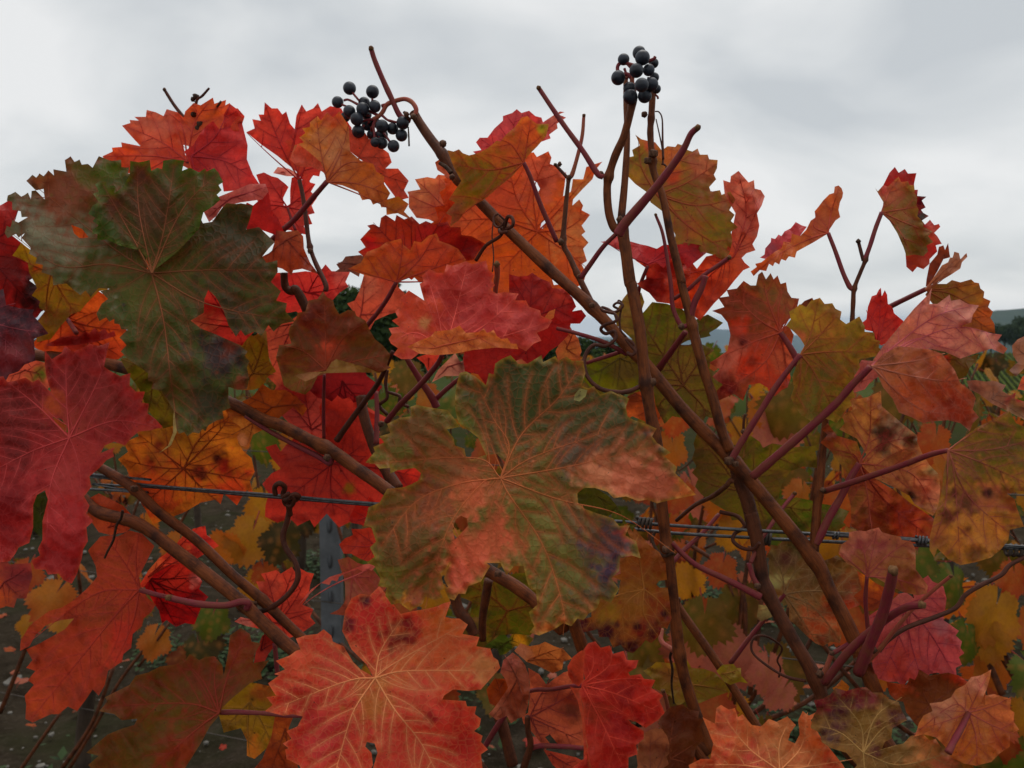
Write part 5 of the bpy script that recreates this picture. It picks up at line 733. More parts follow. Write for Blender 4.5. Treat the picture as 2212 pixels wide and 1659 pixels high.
leaf('L45', vineB, 'R3d', -.075, (.0, -.5), .06, (1170, 1560), [[(1150, 1380), (1000, 1190)], [(1250, 1330), (1420, 1200)], [(1300, 1400), (1450, 1350)], [(1020, 1430), (850, 1380)], [(1400, 1640), (1700, 1570)], [(1180, 1700), (1180, 1800)]],
     [(840, 1340), (870, 1280), (850, 1220), (910, 1210), (960, 1180), (990, 1140), (1060, 1160), (1130, 1140), (1190, 1135), (1230, 1170), (1290, 1170), (1330, 1210), (1400, 1230), (1420, 1290), (1455, 1345), (1400, 1380), (1360, 1400), (1350, 1470), (1310, 1490), (1290, 1540, S), (1380, 1510), (1430, 1500), (1480, 1450), (1560, 1440), (1600, 1480), (1640, 1470), (1680, 1530), (1750, 1580), (1800, 1620), (1840, 1700), (1500, 1780), (1120, 1780), (1130, 1640, S), (1060, 1560), (960, 1530), (900, 1490), (890, 1430), (830, 1400)],
     (122, 84, 52), [(1010, 1260, 120, (70, 30, 44)), (900, 1240, 90, (110, 34, 44)), (1100, 1160, 120, (120, 34, 40)), (1200, 1220, 90, (110, 40, 44)), (1390, 1320, 80, (84, 34, 46)), (940, 1430, 80, (66, 32, 42)), (1040, 1390, 50, (74, 26, 36)), (1090, 1230, 60, (84, 30, 40)), (1250, 1560, 50, (84, 34, 40)), (1580, 1560, 130, (176, 112, 64)), (1600, 1470, 70, (200, 120, 70)), (1180, 1350, 90, (130, 92, 50)), (1700, 1640, 100, (176, 90, 60))], None, (140, 104, 58), 24)
leaf('L46', vineB, 'R3d', -.06, (.05, .0), .05, (1852, 1298), [[(1750, 1250), (1500, 1440)], [(1900, 1200), (1990, 1030)], [(2000, 1260), (2130, 1200)], [(2000, 1380), (2170, 1450)], [(1900, 1450), (1910, 1640)], [(1750, 1340), (1560, 1400)]],
     [(1510, 1440), (1530, 1370), (1560, 1320), (1620, 1290), (1600, 1240), (1680, 1230), (1740, 1200), (1770, 1150), (1830, 1120), (1870, 1070), (1930, 1060), (2000, 1020), (1990, 1080), (1970, 1150, S), (1930, 1240, S), (1960, 1250, S), (1960, 1190), (2020, 1180), (2080, 1200), (2130, 1210), (2120, 1280), (2150, 1300), (2145, 1360), (2180, 1410), (2120, 1440), (2120, 1520), (2060, 1560), (2000, 1620), (1900, 1645), (1820, 1630), (1740, 1590), (1700, 1520), (1640, 1460), (1560, 1440), (1490, 1460)],
     (192, 114, 62), [(1680, 1270, 130, (190, 130, 104)), (1900, 1120, 110, (196, 122, 96)), (2060, 1320, 140, (190, 104, 62)), (1850, 1520, 150, (190, 104, 44)), (2080, 1500, 100, (176, 84, 40))], None, (150, 60, 56), 22, petiole=([(1852, 1300), (1810, 1390), (1760, 1480), (1720, 1560)], -.07), pr=6)
leaf('L46b', vineB, 'R3d', .0, (.1, .1), .05, (1600, 1250), [(1550, 1150), (1800, 1100), (1500, 1350)], [(1320, 1100), (1450, 1120), (1600, 1060), (1720, 1040), (1790, 1060), (1860, 1110), (1800, 1200), (1700, 1260), (1600, 1330), (1520, 1390), (1450, 1300), (1430, 1230), (1380, 1220), (1340, 1180)], (120, 62, 30), [(1380, 1150, 100, (170, 66, 30)), (1800, 1080, 70, (180, 56, 30))], None, (110, 50, 30), 24, h=9)
leaf('L46c', vineB, 'R3d', -.03, (.2, .0), .05, (1000, 1130), [(1030, 1090)], [(970, 1140), (1010, 1120), (1030, 1085), (1080, 1130), (1070, 1170), (1000, 1180)], (196, 116, 40), (), None, (150, 76, 40), 18, h=9)
leaf('L47', vineB, 'R3d', .0, (.05, .05), .05, (1440, 600), [[(1600, 780), (1780, 1090)], [(1400, 800), (1280, 1080)], [(1560, 560), (1700, 560)], [(1350, 640), (1200, 690)], [(1480, 850), (1560, 1120)]],
     [(1200, 680), (1240, 650), (1300, 610), (1350, 580), (1400, 530), (1450, 520), (1500, 560), (1560, 430), (1590, 410), (1620, 450), (1690, 480), (1710, 560), (1700, 640), (1690, 700), (1790, 770), (1770, 800), (1810, 840), (1800, 880), (1825, 915), (1790, 940), (1810, 990), (1770, 1010), (1780, 1100), (1720, 1070), (1650, 1040), (1600, 1050), (1570, 1130), (1520, 1100), (1460, 1090), (1430, 1130), (1390, 1100), (1330, 1100), (1260, 1080), (1230, 1000), (1230, 900), (1220, 800)],
     (186, 80, 82), [(1450, 620, 160, (190, 96, 92)), (1700, 900, 160, (180, 72, 78)), (1400, 1000, 160, (184, 66, 58)), (1680, 740, 80, (170, 96, 104))], None, (140, 46, 60), 22)
leaf('L48', vineB, 'R3d', -.03, (.0, .25), .06, (1195, 415), [[(1180, 280), (1130, 170)], [(1220, 300), (1260, 120)], [(1330, 280), (1480, 180)], [(1400, 440), (1570, 500)], [(1100, 330), (1020, 280)]],
     [(1010, 270), (1030, 210), (1075, 180), (1080, 130), (1140, 120), (1190, 125), (1210, 115), (1270, 100), (1290, 130), (1340, 145), (1410, 160), (1420, 180), (1480, 190), (1510, 240), (1510, 370), (1540, 410), (1590, 480), (1580, 530), (1520, 540), (1430, 520), (1330, 470), (1260, 430), (1195, 400, S), (1150, 380, S), (1060, 330, S)],
     (178, 110, 80), [(1200, 200, 150, (190, 112, 96)), (1150, 220, 50, (150, 66, 66)), (1280, 220, 60, (170, 84, 80)), (1400, 330, 120, (168, 110, 64)), (1450, 470, 110, (130, 74, 36)), (1150, 330, 80, (160, 104, 56))], None, (150, 60, 60), 26, petiole=([(1195, 415), (1185, 560), (1195, 700), (1215, 880)], -.01), pr=4)
leaf('L47b', vineB, 'R3d', .02, (.1, .1), .05, (1300, 560), [(1200, 620)], [(1130, 380), (1200, 420), (1250, 460), (1330, 500), (1400, 530), (1330, 580), (1240, 640), (1180, 640), (1160, 500)], (150, 66, 34), [(1200, 440, 60, (206, 110, 30))], None, (120, 50, 34), 24, h=9)
leaf('L49', vineB, 'R2d', -.055, (.05, .1), .06, (1720, 735), [[(1760, 900), (1800, 1460)], [(1950, 820), (2250, 960)], [(1850, 640), (2110, 480)], [(1990, 730), (2300, 660)], [(1700, 1100), (1620, 1350)], [(1850, 1030), (2150, 1300)]],
     [(1740, 720, S), (1820, 650, S), (1900, 590, S), (2000, 540), (2120, 480), (2160, 560), (2260, 600), (2350, 800), (2300, 1000), (2200, 1000, S), (2100, 1015, S), (2150, 1050), (2170, 1120), (2212, 1230), (2120, 1250), (2110, 1320), (2060, 1380), (2000, 1430), (1900, 1460), (1800, 1480), (1720, 1440), (1660, 1380), (1650, 1370), (1630, 1430), (1600, 1380), (1600, 1300, S), (1630, 1180, S), (1680, 1000, S), (1690, 880, S), (1720, 760, S)],
     (150, 104, 50), [(2000, 780, 260, (104, 88, 38)), (2150, 620, 180, (96, 84, 36)), (1720, 900, 110, (116, 96, 48)), (1900, 1250, 280, (196, 128, 56)), (2000, 1040, 110, (176, 100, 62)), (1850, 1060, 90, (96, 60, 36)), (1980, 1010, 40, (40, 20, 14)), (1880, 1400, 70, (120, 76, 36)), (1730, 1160, 50, (90, 50, 30)), (1780, 1140, 30, (80, 40, 26)), (1850, 1250, 35, (110, 66, 34)), (1650, 1300, 100, (164, 104, 56)), (2140, 1060, 70, (150, 80, 40)), (1770, 1020, 40, (70, 40, 30))], None, (150, 70, 62), 30, petiole=([(1720, 735), (1600, 765), (1400, 840), (1150, 925), (920, 1000)], .0), pr=5.5)
leaf('L50', vineB, 'R2d', .0, (.1, .1), .08, (1145, 820), [[(1210, 640), (1220, 380)], [(1300, 840), (1500, 900), (1640, 1140)], [(1190, 980), (1230, 1280)], [(1280, 700), (1520, 640)]],
     [(1015, 600), (1050, 560), (1030, 510), (1100, 470), (1080, 410), (1150, 400), (1200, 390), (1285, 350), (1290, 450), (1350, 500), (1420, 560), (1520, 640), (1520, 680), (1550, 750), (1600, 830), (1660, 890), (1670, 980), (1660, 1100), (1620, 1160), (1560, 1120), (1500, 1080, S), (1470, 1030, S), (1380, 980, S), (1250, 920, S), (1165, 840, S), (1190, 760, S), (1130, 660, S)],
     (176, 112, 64), [(1150, 520, 160, (180, 120, 62)), (1380, 620, 150, (140, 112, 90)), (1300, 640, 80, (66, 44, 32)), (1480, 660, 60, (84, 62, 46)), (1300, 720, 60, (60, 40, 28)), (1450, 880, 150, (186, 116, 72)), (1420, 1030, 80, (110, 60, 36)), (1600, 1000, 110, (196, 112, 84)), (1490, 1040, 40, (60, 34, 24)), (1620, 860, 60, (150, 116, 92))], None, (150, 56, 52), 24, rough=.005, wl=80,
     sheets=[dict(outline=[(940, 560, S), (1000, 640, S), (1130, 680, S), (1170, 800, S), (1250, 920, S), (1380, 1000, S), (1480, 1080, S), (1560, 1130), (1630, 1180), (1610, 1300), (1560, 1340), (1400, 1330), (1280, 1260), (1150, 1260), (1090, 1230), (1090, 1100), (1060, 980), (1040, 850), (960, 740)], off=.008, slope=(.1, .2), base=(140, 66, 34), blobs=[(1450, 1180, 160, (158, 56, 28)), (1130, 1080, 120, (118, 74, 38)), (1050, 780, 110, (126, 88, 44)), (1300, 1100, 100, (130, 60, 30))], tips=[[(1190, 980), (1230, 1280)], [(1100, 760), (970, 730)], [(1300, 1050), (1590, 1290)]], tooth=26)],
     petiole=([(1145, 820), (1090, 910), (1030, 1030), (950, 1170), (890, 1290), (862, 1340)], .0), pr=7)
leaf('L51', vineB, 'R1d', -.02, (.1, .15), .05, (765, 1388), [[(830, 1250), (880, 1030)], [(950, 1370), (1280, 1370)], [(900, 1250), (1020, 1110)], [(850, 1500), (980, 1750)], [(760, 1550), (720, 1700)]],
     [(670, 1200), (700, 1160), (690, 1110), (740, 1080), (760, 1060), (800, 1080), (830, 1040), (890, 1020), (920, 1060), (970, 1055), (990, 1090), (1030, 1110), (1020, 1160), (1060, 1190), (1180, 1205), (1180, 1240), (1240, 1245), (1245, 1290), (1280, 1300), (1270, 1340), (1295, 1370), (1250, 1400), (1140, 1420), (1150, 1470), (1110, 1530), (1150, 1560), 'R2d', (1100, 330), (1060, 470), (1000, 560), (960, 540), (880, 520), (830, 545), (770, 510), (720, 440), (700, 390), (720, 330), (710, 260), (740, 180, S), (765, 120, S), 'R1d', (775, 1360, S), (790, 1330, S), (760, 1280), (720, 1240)],
     (132, 96, 38), [(800, 1150, 150, (160, 122, 48)), (1120, 1270, 150, (128, 100, 40)), (950, 1200, 120, (140, 96, 48)), (870, 1520, 200, (98, 80, 30)), (900, 1700, 180, (104, 90, 40)), (760, 1270, 50, (190, 96, 60))], ((150, 120, 56), 6, .4), (156, 76, 46), 20, petiole=(['R2d', (765, 115), (700, 195), (600, 330), (500, 490), (425, 610), (370, 700), (320, 790)], -.01), pr=6)
leaf('L51b', vineB, 'R1d', .01, (.1, .1), .05, (800, 1120), [(830, 1030)], [(760, 1070), (790, 1040), (840, 1020), (860, 1060), (830, 1100), (770, 1120)], (120, 60, 34), (), None, (90, 40, 30), 20, h=9)
leaf('L52', vineB, 'R1d', .02, (.05, .1), .05, (635, 1245), [[(560, 1060), (510, 870)], [(620, 1100), (660, 930)], [(480, 1150), (310, 970)], [(450, 1310), (180, 1440)], [(520, 1450), (250, 1640)], [(660, 1420), (680, 1600)], [(700, 1130), (745, 1030)]],
     [(190, 1105), (270, 1080), (230, 1020), (300, 1010), (285, 970), (350, 960), (395, 910), (440, 940, S), (475, 940), (490, 870), (515, 850), (540, 900), (570, 860), (590, 900), (615, 875), (635, 930), (670, 920), (680, 980), (705, 1020), (755, 1025), (740, 1090), (700, 1150, S), (650, 1200, S), (640, 1230, S), (680, 1190), (720, 1260), (700, 1350), (720, 1450), (690, 1480), (700, 1540), (680, 1600), (640, 1620), (600, 1659), 'R2d', (560, 360), (550, 330), (500, 300), (430, 310), (330, 370), (230, 415), (220, 350), (260, 310), (190, 260), (240, 210), (170, 170), (220, 140), (290, 90), (300, 40), 'R1d', (310, 1260, S), (290, 1180, S), (250, 1130, S)],
     (140, 60, 34), [(350, 1050, 160, (126, 56, 32)), (560, 980, 150, (118, 78, 40)), (680, 1050, 80, (130, 84, 52)), (480, 1150, 130, (120, 60, 30)), (380, 1230, 70, (196, 60, 38)), (300, 1400, 160, (190, 98, 84)), (390, 1310, 40, (76, 20, 26)), (560, 1480, 200, (196, 62, 36)), (420, 1450, 90, (190, 52, 30)), (640, 1420, 100, (190, 90, 62)), (280, 1600, 90, (110, 20, 26)), (450, 1430, 40, (120, 34, 22))], None, (170, 70, 52), 20, petiole=([(635, 1245), (690, 1330), (740, 1420), (760, 1500)], .02), pr=6)
leaf('L53', vineB, 'R1d', -.03, (.05, -.35), .08, (1222, 1462), [[(1400, 1310), (1640, 1140), (1880, 1070)], [(1550, 1280), (1800, 1210), (2060, 1270)], [(1500, 1290), (1640, 1330), (1850, 1380)]],
     [(1230, 1430, S), (1300, 1330, S), (1400, 1210, S), (1500, 1090, S), (1590, 1000, S), (1615, 955), (1600, 1060, S), (1650, 1060), (1730, 1000), (1740, 1040), (1795, 1030), (1850, 1060), (1920, 1070), (1880, 1130), (1870, 1180), (1780, 1210, S), (1900, 1220), (2000, 1250), (2070, 1260), (2040, 1300), (2105, 1350), (2080, 1385), (2000, 1350), (1900, 1380), (1800, 1415), (1700, 1370), (1600, 1350, S), (1500, 1370, S), (1380, 1380, S), (1280, 1430, S)],
     (206, 122, 108), [(1750, 1100, 160, (208, 128, 116)), (1450, 1250, 140, (206, 116, 92)), (2080, 1340, 50, (160, 84, 56)), (1900, 1300, 140, (204, 130, 110))], ((150, 90, 70), 5, .5), (160, 66, 80), 28, rough=.004,
     sheets=[dict(outline=['R2d', (1230, 190, S), (1300, 110, S), (1400, 60, S), (1500, 70, S), (1600, 80, S), (1680, 110, S), (1760, 210, S), (1800, 300), (1870, 350), (1900, 400), (1880, 470), (1920, 520), (1880, 560), (1860, 610), (1800, 560), (1720, 540), (1600, 550), (1560, 560), (1480, 520), (1400, 490), (1360, 400, S), (1300, 330, S), (1260, 240, S)], off=-.006, slope=(.0, .3), base=(172, 92, 58), blobs=[(1380, 1400, 130, (166, 104, 72)), (1560, 1500, 200, (160, 88, 56)), (1650, 1700, 200, (160, 62, 38)), (1800, 1750, 150, (150, 54, 36)), (1500, 1650, 120, (170, 80, 46)), (1350, 1430, 60, (120, 70, 46))], tips=[[(1450, 1520), (1700, 1560), (1840, 1540)], [(1400, 1640), (1560, 1750), (1700, 1770)], [(1500, 1430), (1700, 1380)]], vein=(176, 104, 84), tooth=26)],
     petiole=(['R2d', (1215, 195), (1100, 310), (1000, 425), (850, 565), (700, 695), (560, 815), (455, 905)], -.005), pr=7.5)
leaf('L53b', vineB, 'R2d', .0, (.1, .1), .05, (1640, 160), [(1720, 160), (1850, 130)], [(1640, 70), (1660, 130), (1700, 120), (1760, 100), (1850, 130), (1920, 110), (1900, 160), (1860, 200), (1840, 250), (1780, 290), (1700, 230), (1650, 200)], (108, 78, 34), [(1690, 170, 60, (180, 34, 34))], None, (110, 60, 34), 20, h=8)
leaf('L53c', vineB, 'R2d', .03, (.1, .1), .05, (1150, 300), [(1200, 230)], [(1090, 370), (1110, 260), (1130, 200), (1160, 150), (1260, 160), (1280, 250), (1220, 290), (1180, 340)], (180, 90, 84), (), None, (130, 60, 60), 20, h=9)
leaf('L54', vineB, 'R1d', .01, (.15, .1), .06, (1572, 968), [[(1750, 1000), (1990, 1150)], [(1700, 960), (1900, 930)], [(1800, 1100), (2010, 1240)]],
     [(1600, 960), (1640, 930), (1710, 930), (1745, 905), (1800, 920), (1870, 900), (1890, 920), (1920, 925), (1930, 960), (1955, 980), (1950, 1020), (1995, 1040), (1980, 1080), (2010, 1110), (1995, 1150), (2020, 1190), (2025, 1250), (1980, 1240), (1850, 1250), (1700, 1150), (1620, 1060)],
     (146, 76, 32), [(1700, 1000, 130, (118, 84, 30)), (1870, 1000, 130, (150, 96, 40)), (1980, 1130, 90, (176, 84, 40))], None, (130, 60, 36), 18,
     sheets=[dict(outline=[(1575, 950, S), (1580, 900, S), (1600, 800, S), (1650, 740, S), (1660, 690, S), (1690, 680), (1700, 710), (1720, 665), (1725, 700), (1690, 770, S), (1650, 850, S), (1600, 930, S)], off=-.004, slope=(.3, .2), base=(128, 54, 36), tooth=12),
             dict(outline=[(1575, 955, S), (1640, 870, S), (1680, 810), (1720, 790), (1790, 730), (1800, 770), (1840, 730), (1845, 755), (1810, 790), (1800, 830), (1740, 870), (1690, 900), (1620, 930, S)], off=-.008, slope=(.2, -.2), base=(176, 112, 84), tips=[(1780, 760), (1830, 740), (1720, 870)], tooth=14)],
     petiole=([(1572, 966), (1460, 1020), (1340, 1080), (1220, 1150)], .06), pr=5)
leaf('L55', vineB, 'R1d', .005, (.1, .0), .06, (1260, 1330), [(1280, 970), (1330, 1080), (1190, 1100)], [(1140, 1200), (1190, 1160), (1200, 1080), (1225, 1010), (1255, 1000), (1270, 970), (1285, 955), (1290, 1010), (1310, 970), (1325, 1000), (1330, 1060), (1360, 1080), (1370, 1120), (1430, 1170), (1420, 1210), (1350, 1290), (1290, 1330), (1240, 1300), (1240, 1240), (1190, 1230)], (196, 48, 42), [(1280, 1250, 100, (200, 66, 56))], None, (150, 34, 40), 18, h=8)
leaf('L56', vineB, 'R1d', .02, (.4, .0), .1, (1290, 466), [[(1330, 350), (1400, 250)], [(1400, 450), (1520, 430)], [(1400, 580), (1480, 740)], [(1430, 530), (1620, 600)]],
     [(1248, 310), (1265, 330), (1300, 290), (1330, 300), (1370, 260), (1400, 235), (1415, 270), (1460, 265), (1470, 290), (1500, 290), (1505, 340), (1520, 370), (1515, 420), (1530, 450), (1520, 490), (1560, 530), (1560, 560), (1620, 590), (1590, 620), (1625, 660), (1580, 680), (1590, 720), (1560, 750), (1500, 740), (1450, 750), (1430, 690, S), (1390, 600, S), (1340, 520, S), (1295, 470, S), (1300, 400, S), (1270, 350, S)],
     (132, 98, 54), [(1350, 330, 100, (176, 96, 62)), (1420, 260, 50, (200, 104, 56)), (1450, 640, 130, (104, 84, 34)), (1300, 330, 50, (190, 70, 60)), (1420, 460, 90, (140, 96, 56))], None, (160, 66, 52), 16,
     sheets=[dict(outline=[(1300, 290, S), (1340, 210), (1375, 172), (1400, 210), (1440, 185), (1460, 215), (1515, 212), (1500, 280), (1500, 320), (1525, 320), (1520, 360), (1580, 365), (1550, 390), (1575, 435), (1545, 450), (1560, 470), (1595, 490), (1550, 520), (1570, 545), (1670, 560), (1630, 600), (1650, 620), (1680, 670), (1640, 680), (1650, 720), (1600, 770), (1600, 800), (1560, 835), (1520, 820), (1490, 855), (1450, 820), (1445, 750, S), (1440, 600, S), (1380, 400, S)], off=.012, slope=(.2, .0), base=(166, 38, 36), blobs=[(1550, 410, 70, (70, 14, 24)), (1560, 490, 40, (60, 50, 46)), (1620, 620, 90, (190, 70, 56)), (1530, 790, 90, (176, 60, 36)), (1430, 220, 80, (160, 34, 34))], tooth=14)],
     petiole=([(1290, 466), (1250, 570), (1215, 680), (1180, 775)], .02), pr=4.2)
leaf('L57', vineB, 'R1d', .02, (-.2, -.3), .08, (943, 600), [[(960, 480), (1010, 310)], [(820, 640), (620, 740), (460, 870)], [(850, 560), (870, 470)]],
     [(440, 850), (480, 820), (470, 800), (510, 790), (560, 750), (600, 720), (640, 700), (700, 660), (760, 620), (800, 580), (830, 520), (860, 500), (855, 460), (880, 430), (910, 390), (950, 350), (980, 340), (985, 300), (1010, 292), (1030, 310), (1040, 340), (1035, 370), (1020, 400), (1010, 450), (990, 520, S), (950, 580, S), (940, 605, S), (850, 660, S), (740, 720), (640, 770), (560, 800), (500, 840), (460, 880)],
     (190, 92, 50), [(990, 380, 110, (184, 96, 56)), (700, 690, 160, (206, 104, 50)), (500, 820, 90, (206, 90, 40)), (890, 560, 100, (176, 84, 50))], None, (160, 60, 48), 12,
     sheets=[dict(outline=[(500, 760), (530, 740), (535, 700), (570, 660), (640, 620), (660, 590), (700, 570), (770, 550), (805, 560, S), (760, 620, S), (640, 710, S), (540, 770, S)], off=.01, slope=(-.1, -.6), base=(196, 72, 80), blobs=[(580, 700, 60, (160, 72, 88))], tooth=12)],
     petiole=([(943, 600), (990, 720), (1040, 860), (1080, 945), (1100, 965)], .02), pr=4.2)
stem('side_shoot', [(1290, 466), (1250, 570), (1215, 680), (1185, 775), (1150, 860), (1112, 960), (1105, 1050), (1098, 1190), (1090, 1350)], 'R1d', vineB, .02, .02, 3.6, 5.4, 'cane_dark', [(1178, 778, .5), (1105, 965, .5)])
stem('petiole_stub', [(1138, 655), (1150, 700), (1170, 780)], 'R1d', vineB, .02, .02, 3.8, 3.8, 'petiole_dark'); knob(vineB, 'R1d', 1138, 655, .018, 5, 'dead', 'bud')
leaf('L58', vineB, 'R1c', .025, (.1, .0), .05, (800, 1080), [[(900, 900), (1060, 800)], [(1000, 1000), (1190, 880)], [(1050, 1150), (1300, 1110)], [(1000, 1280), (1260, 1450)], [(700, 900), (680, 710)]],
     [(612, 960), (620, 900), (600, 840), (650, 830), (640, 790), (690, 760), (670, 710), (660, 690), (700, 720), (740, 730), (790, 740), (830, 790), (850, 780), (870, 765), (920, 770), (935, 750), (970, 760), (1000, 790), (1030, 800), (1065, 780), (1080, 820), (1130, 820), (1140, 850), (1195, 855), (1190, 910), (1170, 950), (1185, 980), (1140, 1030, S), (1150, 1060, S), (1210, 1050), (1220, 1080), (1310, 1110), (1270, 1180), (1305, 1210), (1280, 1250), (1325, 1290), (1280, 1320), (1290, 1380), (1270, 1460), (1180, 1475), (1100, 1450), (1000, 1400), (920, 1340), (880, 1260), (840, 1190, S), (760, 1130, S), (730, 1060, S), (660, 1010, S)],
     (134, 96, 50), [(1080, 900, 150, (164, 96, 70)), (900, 830, 110, (196, 104, 50)), (680, 850, 110, (122, 104, 44)), (640, 960, 70, (170, 120, 50)), (1200, 1130, 130, (150, 96, 66)), (950, 1050, 150, (120, 92, 38)), (1150, 1300, 170, (116, 92, 36)), (1000, 1300, 100, (140, 84, 40)), (760, 760, 50, (190, 80, 60)), (900, 980, 60, (170, 66, 40))], ((150, 110, 50), 6, .4), (160, 66, 48), 16)
leaf('L59', vineB, 'R1c', .045, (.1, .0), .08, (1300, 1480), [[(1380, 1200), (1330, 940)], [(1420, 1250), (1480, 1080)], [(1150, 1560), (720, 1640)], [(1150, 1600), (1050, 1750)]],
     [(1230, 985), (1275, 1000), (1280, 960), (1330, 925), (1360, 960), (1395, 1000), (1430, 985), (1435, 1040), (1475, 1050), (1500, 1090), (1480, 1150), (1450, 1200), (1465, 1280), (1450, 1350), (1420, 1400), (1440, 1440), (1380, 1460), (1350, 1490), (1370, 1520), (1405, 1550), (1360, 1570), (1300, 1640), 'R2c', (1250, 250), (1170, 330), (1080, 440), (1040, 410), (1030, 340), (1000, 370), (930, 360), (880, 330), (800, 320), (750, 260), (700, 230), (670, 200), (730, 170), (730, 100), (690, 70), (660, 50), 'R1c', (760, 1500, S), (900, 1440, S), (1000, 1480, S), (1060, 1560, S), (1120, 1480, S), (1250, 1450, S), (1280, 1350, S), (1310, 1200, S), (1240, 1080)],
     (196, 74, 52), [(1380, 1050, 180, (206, 110, 90)), (1400, 1250, 160, (200, 96, 80)), (1380, 1420, 90, (190, 92, 70)), (1150, 1600, 200, (196, 66, 36)), (850, 1620, 180, (160, 34, 26)), (1000, 1720, 150, (206, 66, 30)), (760, 1680, 80, (120, 24, 24)), (1250, 1560, 110, (200, 76, 40))], None, (150, 44, 40), 26, rough=.006, wl=70, puck=.0012)
leaf('L60', vineB, 'R1c', .02, (.1, -.5), .05, (740, 1530), [(460, 1380), (900, 1400), (1110, 1430)], [(435, 1385), (480, 1380), (500, 1360), (560, 1345), (620, 1380), (690, 1400), (740, 1410), (800, 1430), (850, 1400), (900, 1410), (980, 1390), (1050, 1400), (1090, 1410), (1130, 1450), (1070, 1500), (960, 1500), (900, 1490), (800, 1520), (740, 1540), (680, 1510), (620, 1480), (560, 1440), (500, 1410)], (186, 44, 48), [(560, 1400, 90, (200, 76, 76)), (900, 1450, 110, (160, 34, 38)), (1050, 1450, 80, (150, 36, 40))], None, (150, 34, 42), 18, h=8)
leaf('L61', vineB, 'R2c', .03, (.1, .1), .05, (560, 680), [(350, 800), (660, 720), (540, 880)], [(330, 830), (320, 790), (350, 720), (420, 700), (520, 660), (620, 640), (700, 680), (720, 800), (680, 900), (560, 900), (440, 890), (370, 870)], (100, 92, 18), [(600, 760, 120, (96, 72, 32)), (400, 790, 90, (96, 100, 16))], None, (100, 80, 40), 26, h=9)
leaf('L61b', vineB, 'R2c', .045, (.1, .1), .05, (760, 980), [(640, 900), (720, 1130)], [(600, 1010), (610, 930), (680, 900), (780, 900), (820, 1050), (800, 1150), (740, 1100), (640, 1060), (590, 1100), (590, 1060)], (178, 74, 30), [(640, 960, 90, (120, 52, 26)), (640, 1070, 60, (206, 92, 40))], None, (130, 50, 30), 22, h=9)
leaf('L62', vineB, 'R2c', .045, (.05, .1), .05, (970, 860), [[(800, 600), (620, 320)], [(950, 600), (1200, 460)], [(820, 980), (850, 1100)], [(1100, 1000), (1100, 1100)], [(1080, 700), (1170, 630)], [(760, 860), (680, 900)]],
     [(520, 400), (560, 340), (580, 300), (620, 250), (700, 260), (720, 320, S), (690, 410, S), (720, 380, S), (770, 320), (860, 330), (960, 360), (1040, 440), (1130, 400), (1230, 455), (1190, 490), (1140, 520), (1150, 540), (1110, 550, S), (1000, 570, S), (940, 600, S), (1000, 600, S), (1060, 580), (1110, 600), (1165, 630), (1130, 670), (1150, 700), (1140, 750), (1190, 780), (1160, 820), (1200, 870), (1180, 1000), (1180, 1080), (1120, 1060), (1080, 1110), (1000, 1090), (960, 1070), (900, 1060), (850, 1110), (820, 1050), (790, 980), (780, 900), (760, 760), (640, 560), (540, 470)],
     (92, 82, 28), [(620, 360, 140, (150, 112, 60)), (800, 420, 150, (88, 88, 22)), (1000, 780, 180, (104, 80, 36)), (900, 1000, 150, (92, 84, 32)), (1130, 470, 100, (84, 82, 28)), (1080, 1000, 120, (96, 78, 38))], None, (120, 66, 40), 24, h=8)
leaf('L63', vineB, 'R2d', .035, (.05, .1), .05, (380, 1000), [[(250, 820), (100, 640)], [(500, 850), (760, 720)], [(200, 960), (80, 900)], [(550, 1080), (1000, 1150)], [(400, 720), (430, 640)]],
     [(95, 620), (130, 640), (160, 560, S), (250, 700, S), (370, 700), (400, 650), (440, 640), (500, 680), (520, 720), (580, 690), (640, 700), (690, 720), (770, 710), (830, 710), (900, 690), (960, 690), (1015, 710), (920, 720), (860, 740), (870, 790), (870, 850), (780, 840), (700, 870), (640, 960), (620, 1050), (680, 1050), (740, 1040), (830, 1060), (880, 1080), (960, 1090), (1080, 1130), (1040, 1200), (1060, 1220), (980, 1270), (880, 1300), (760, 1270), (640, 1250), (480, 1220), (300, 1140), (200, 1080), (120, 1020), (80, 970), (100, 920), (60, 880), (90, 840), (60, 790), (80, 730), (70, 690)],
     (96, 78, 28), [(180, 800, 180, (88, 66, 32)), (480, 760, 150, (92, 84, 22)), (700, 750, 130, (100, 88, 26)), (300, 1000, 150, (98, 82, 30)), (850, 1160, 180, (72, 84, 24)), (600, 1150, 150, (84, 80, 30))], None, (124, 72, 40), 24, h=8)
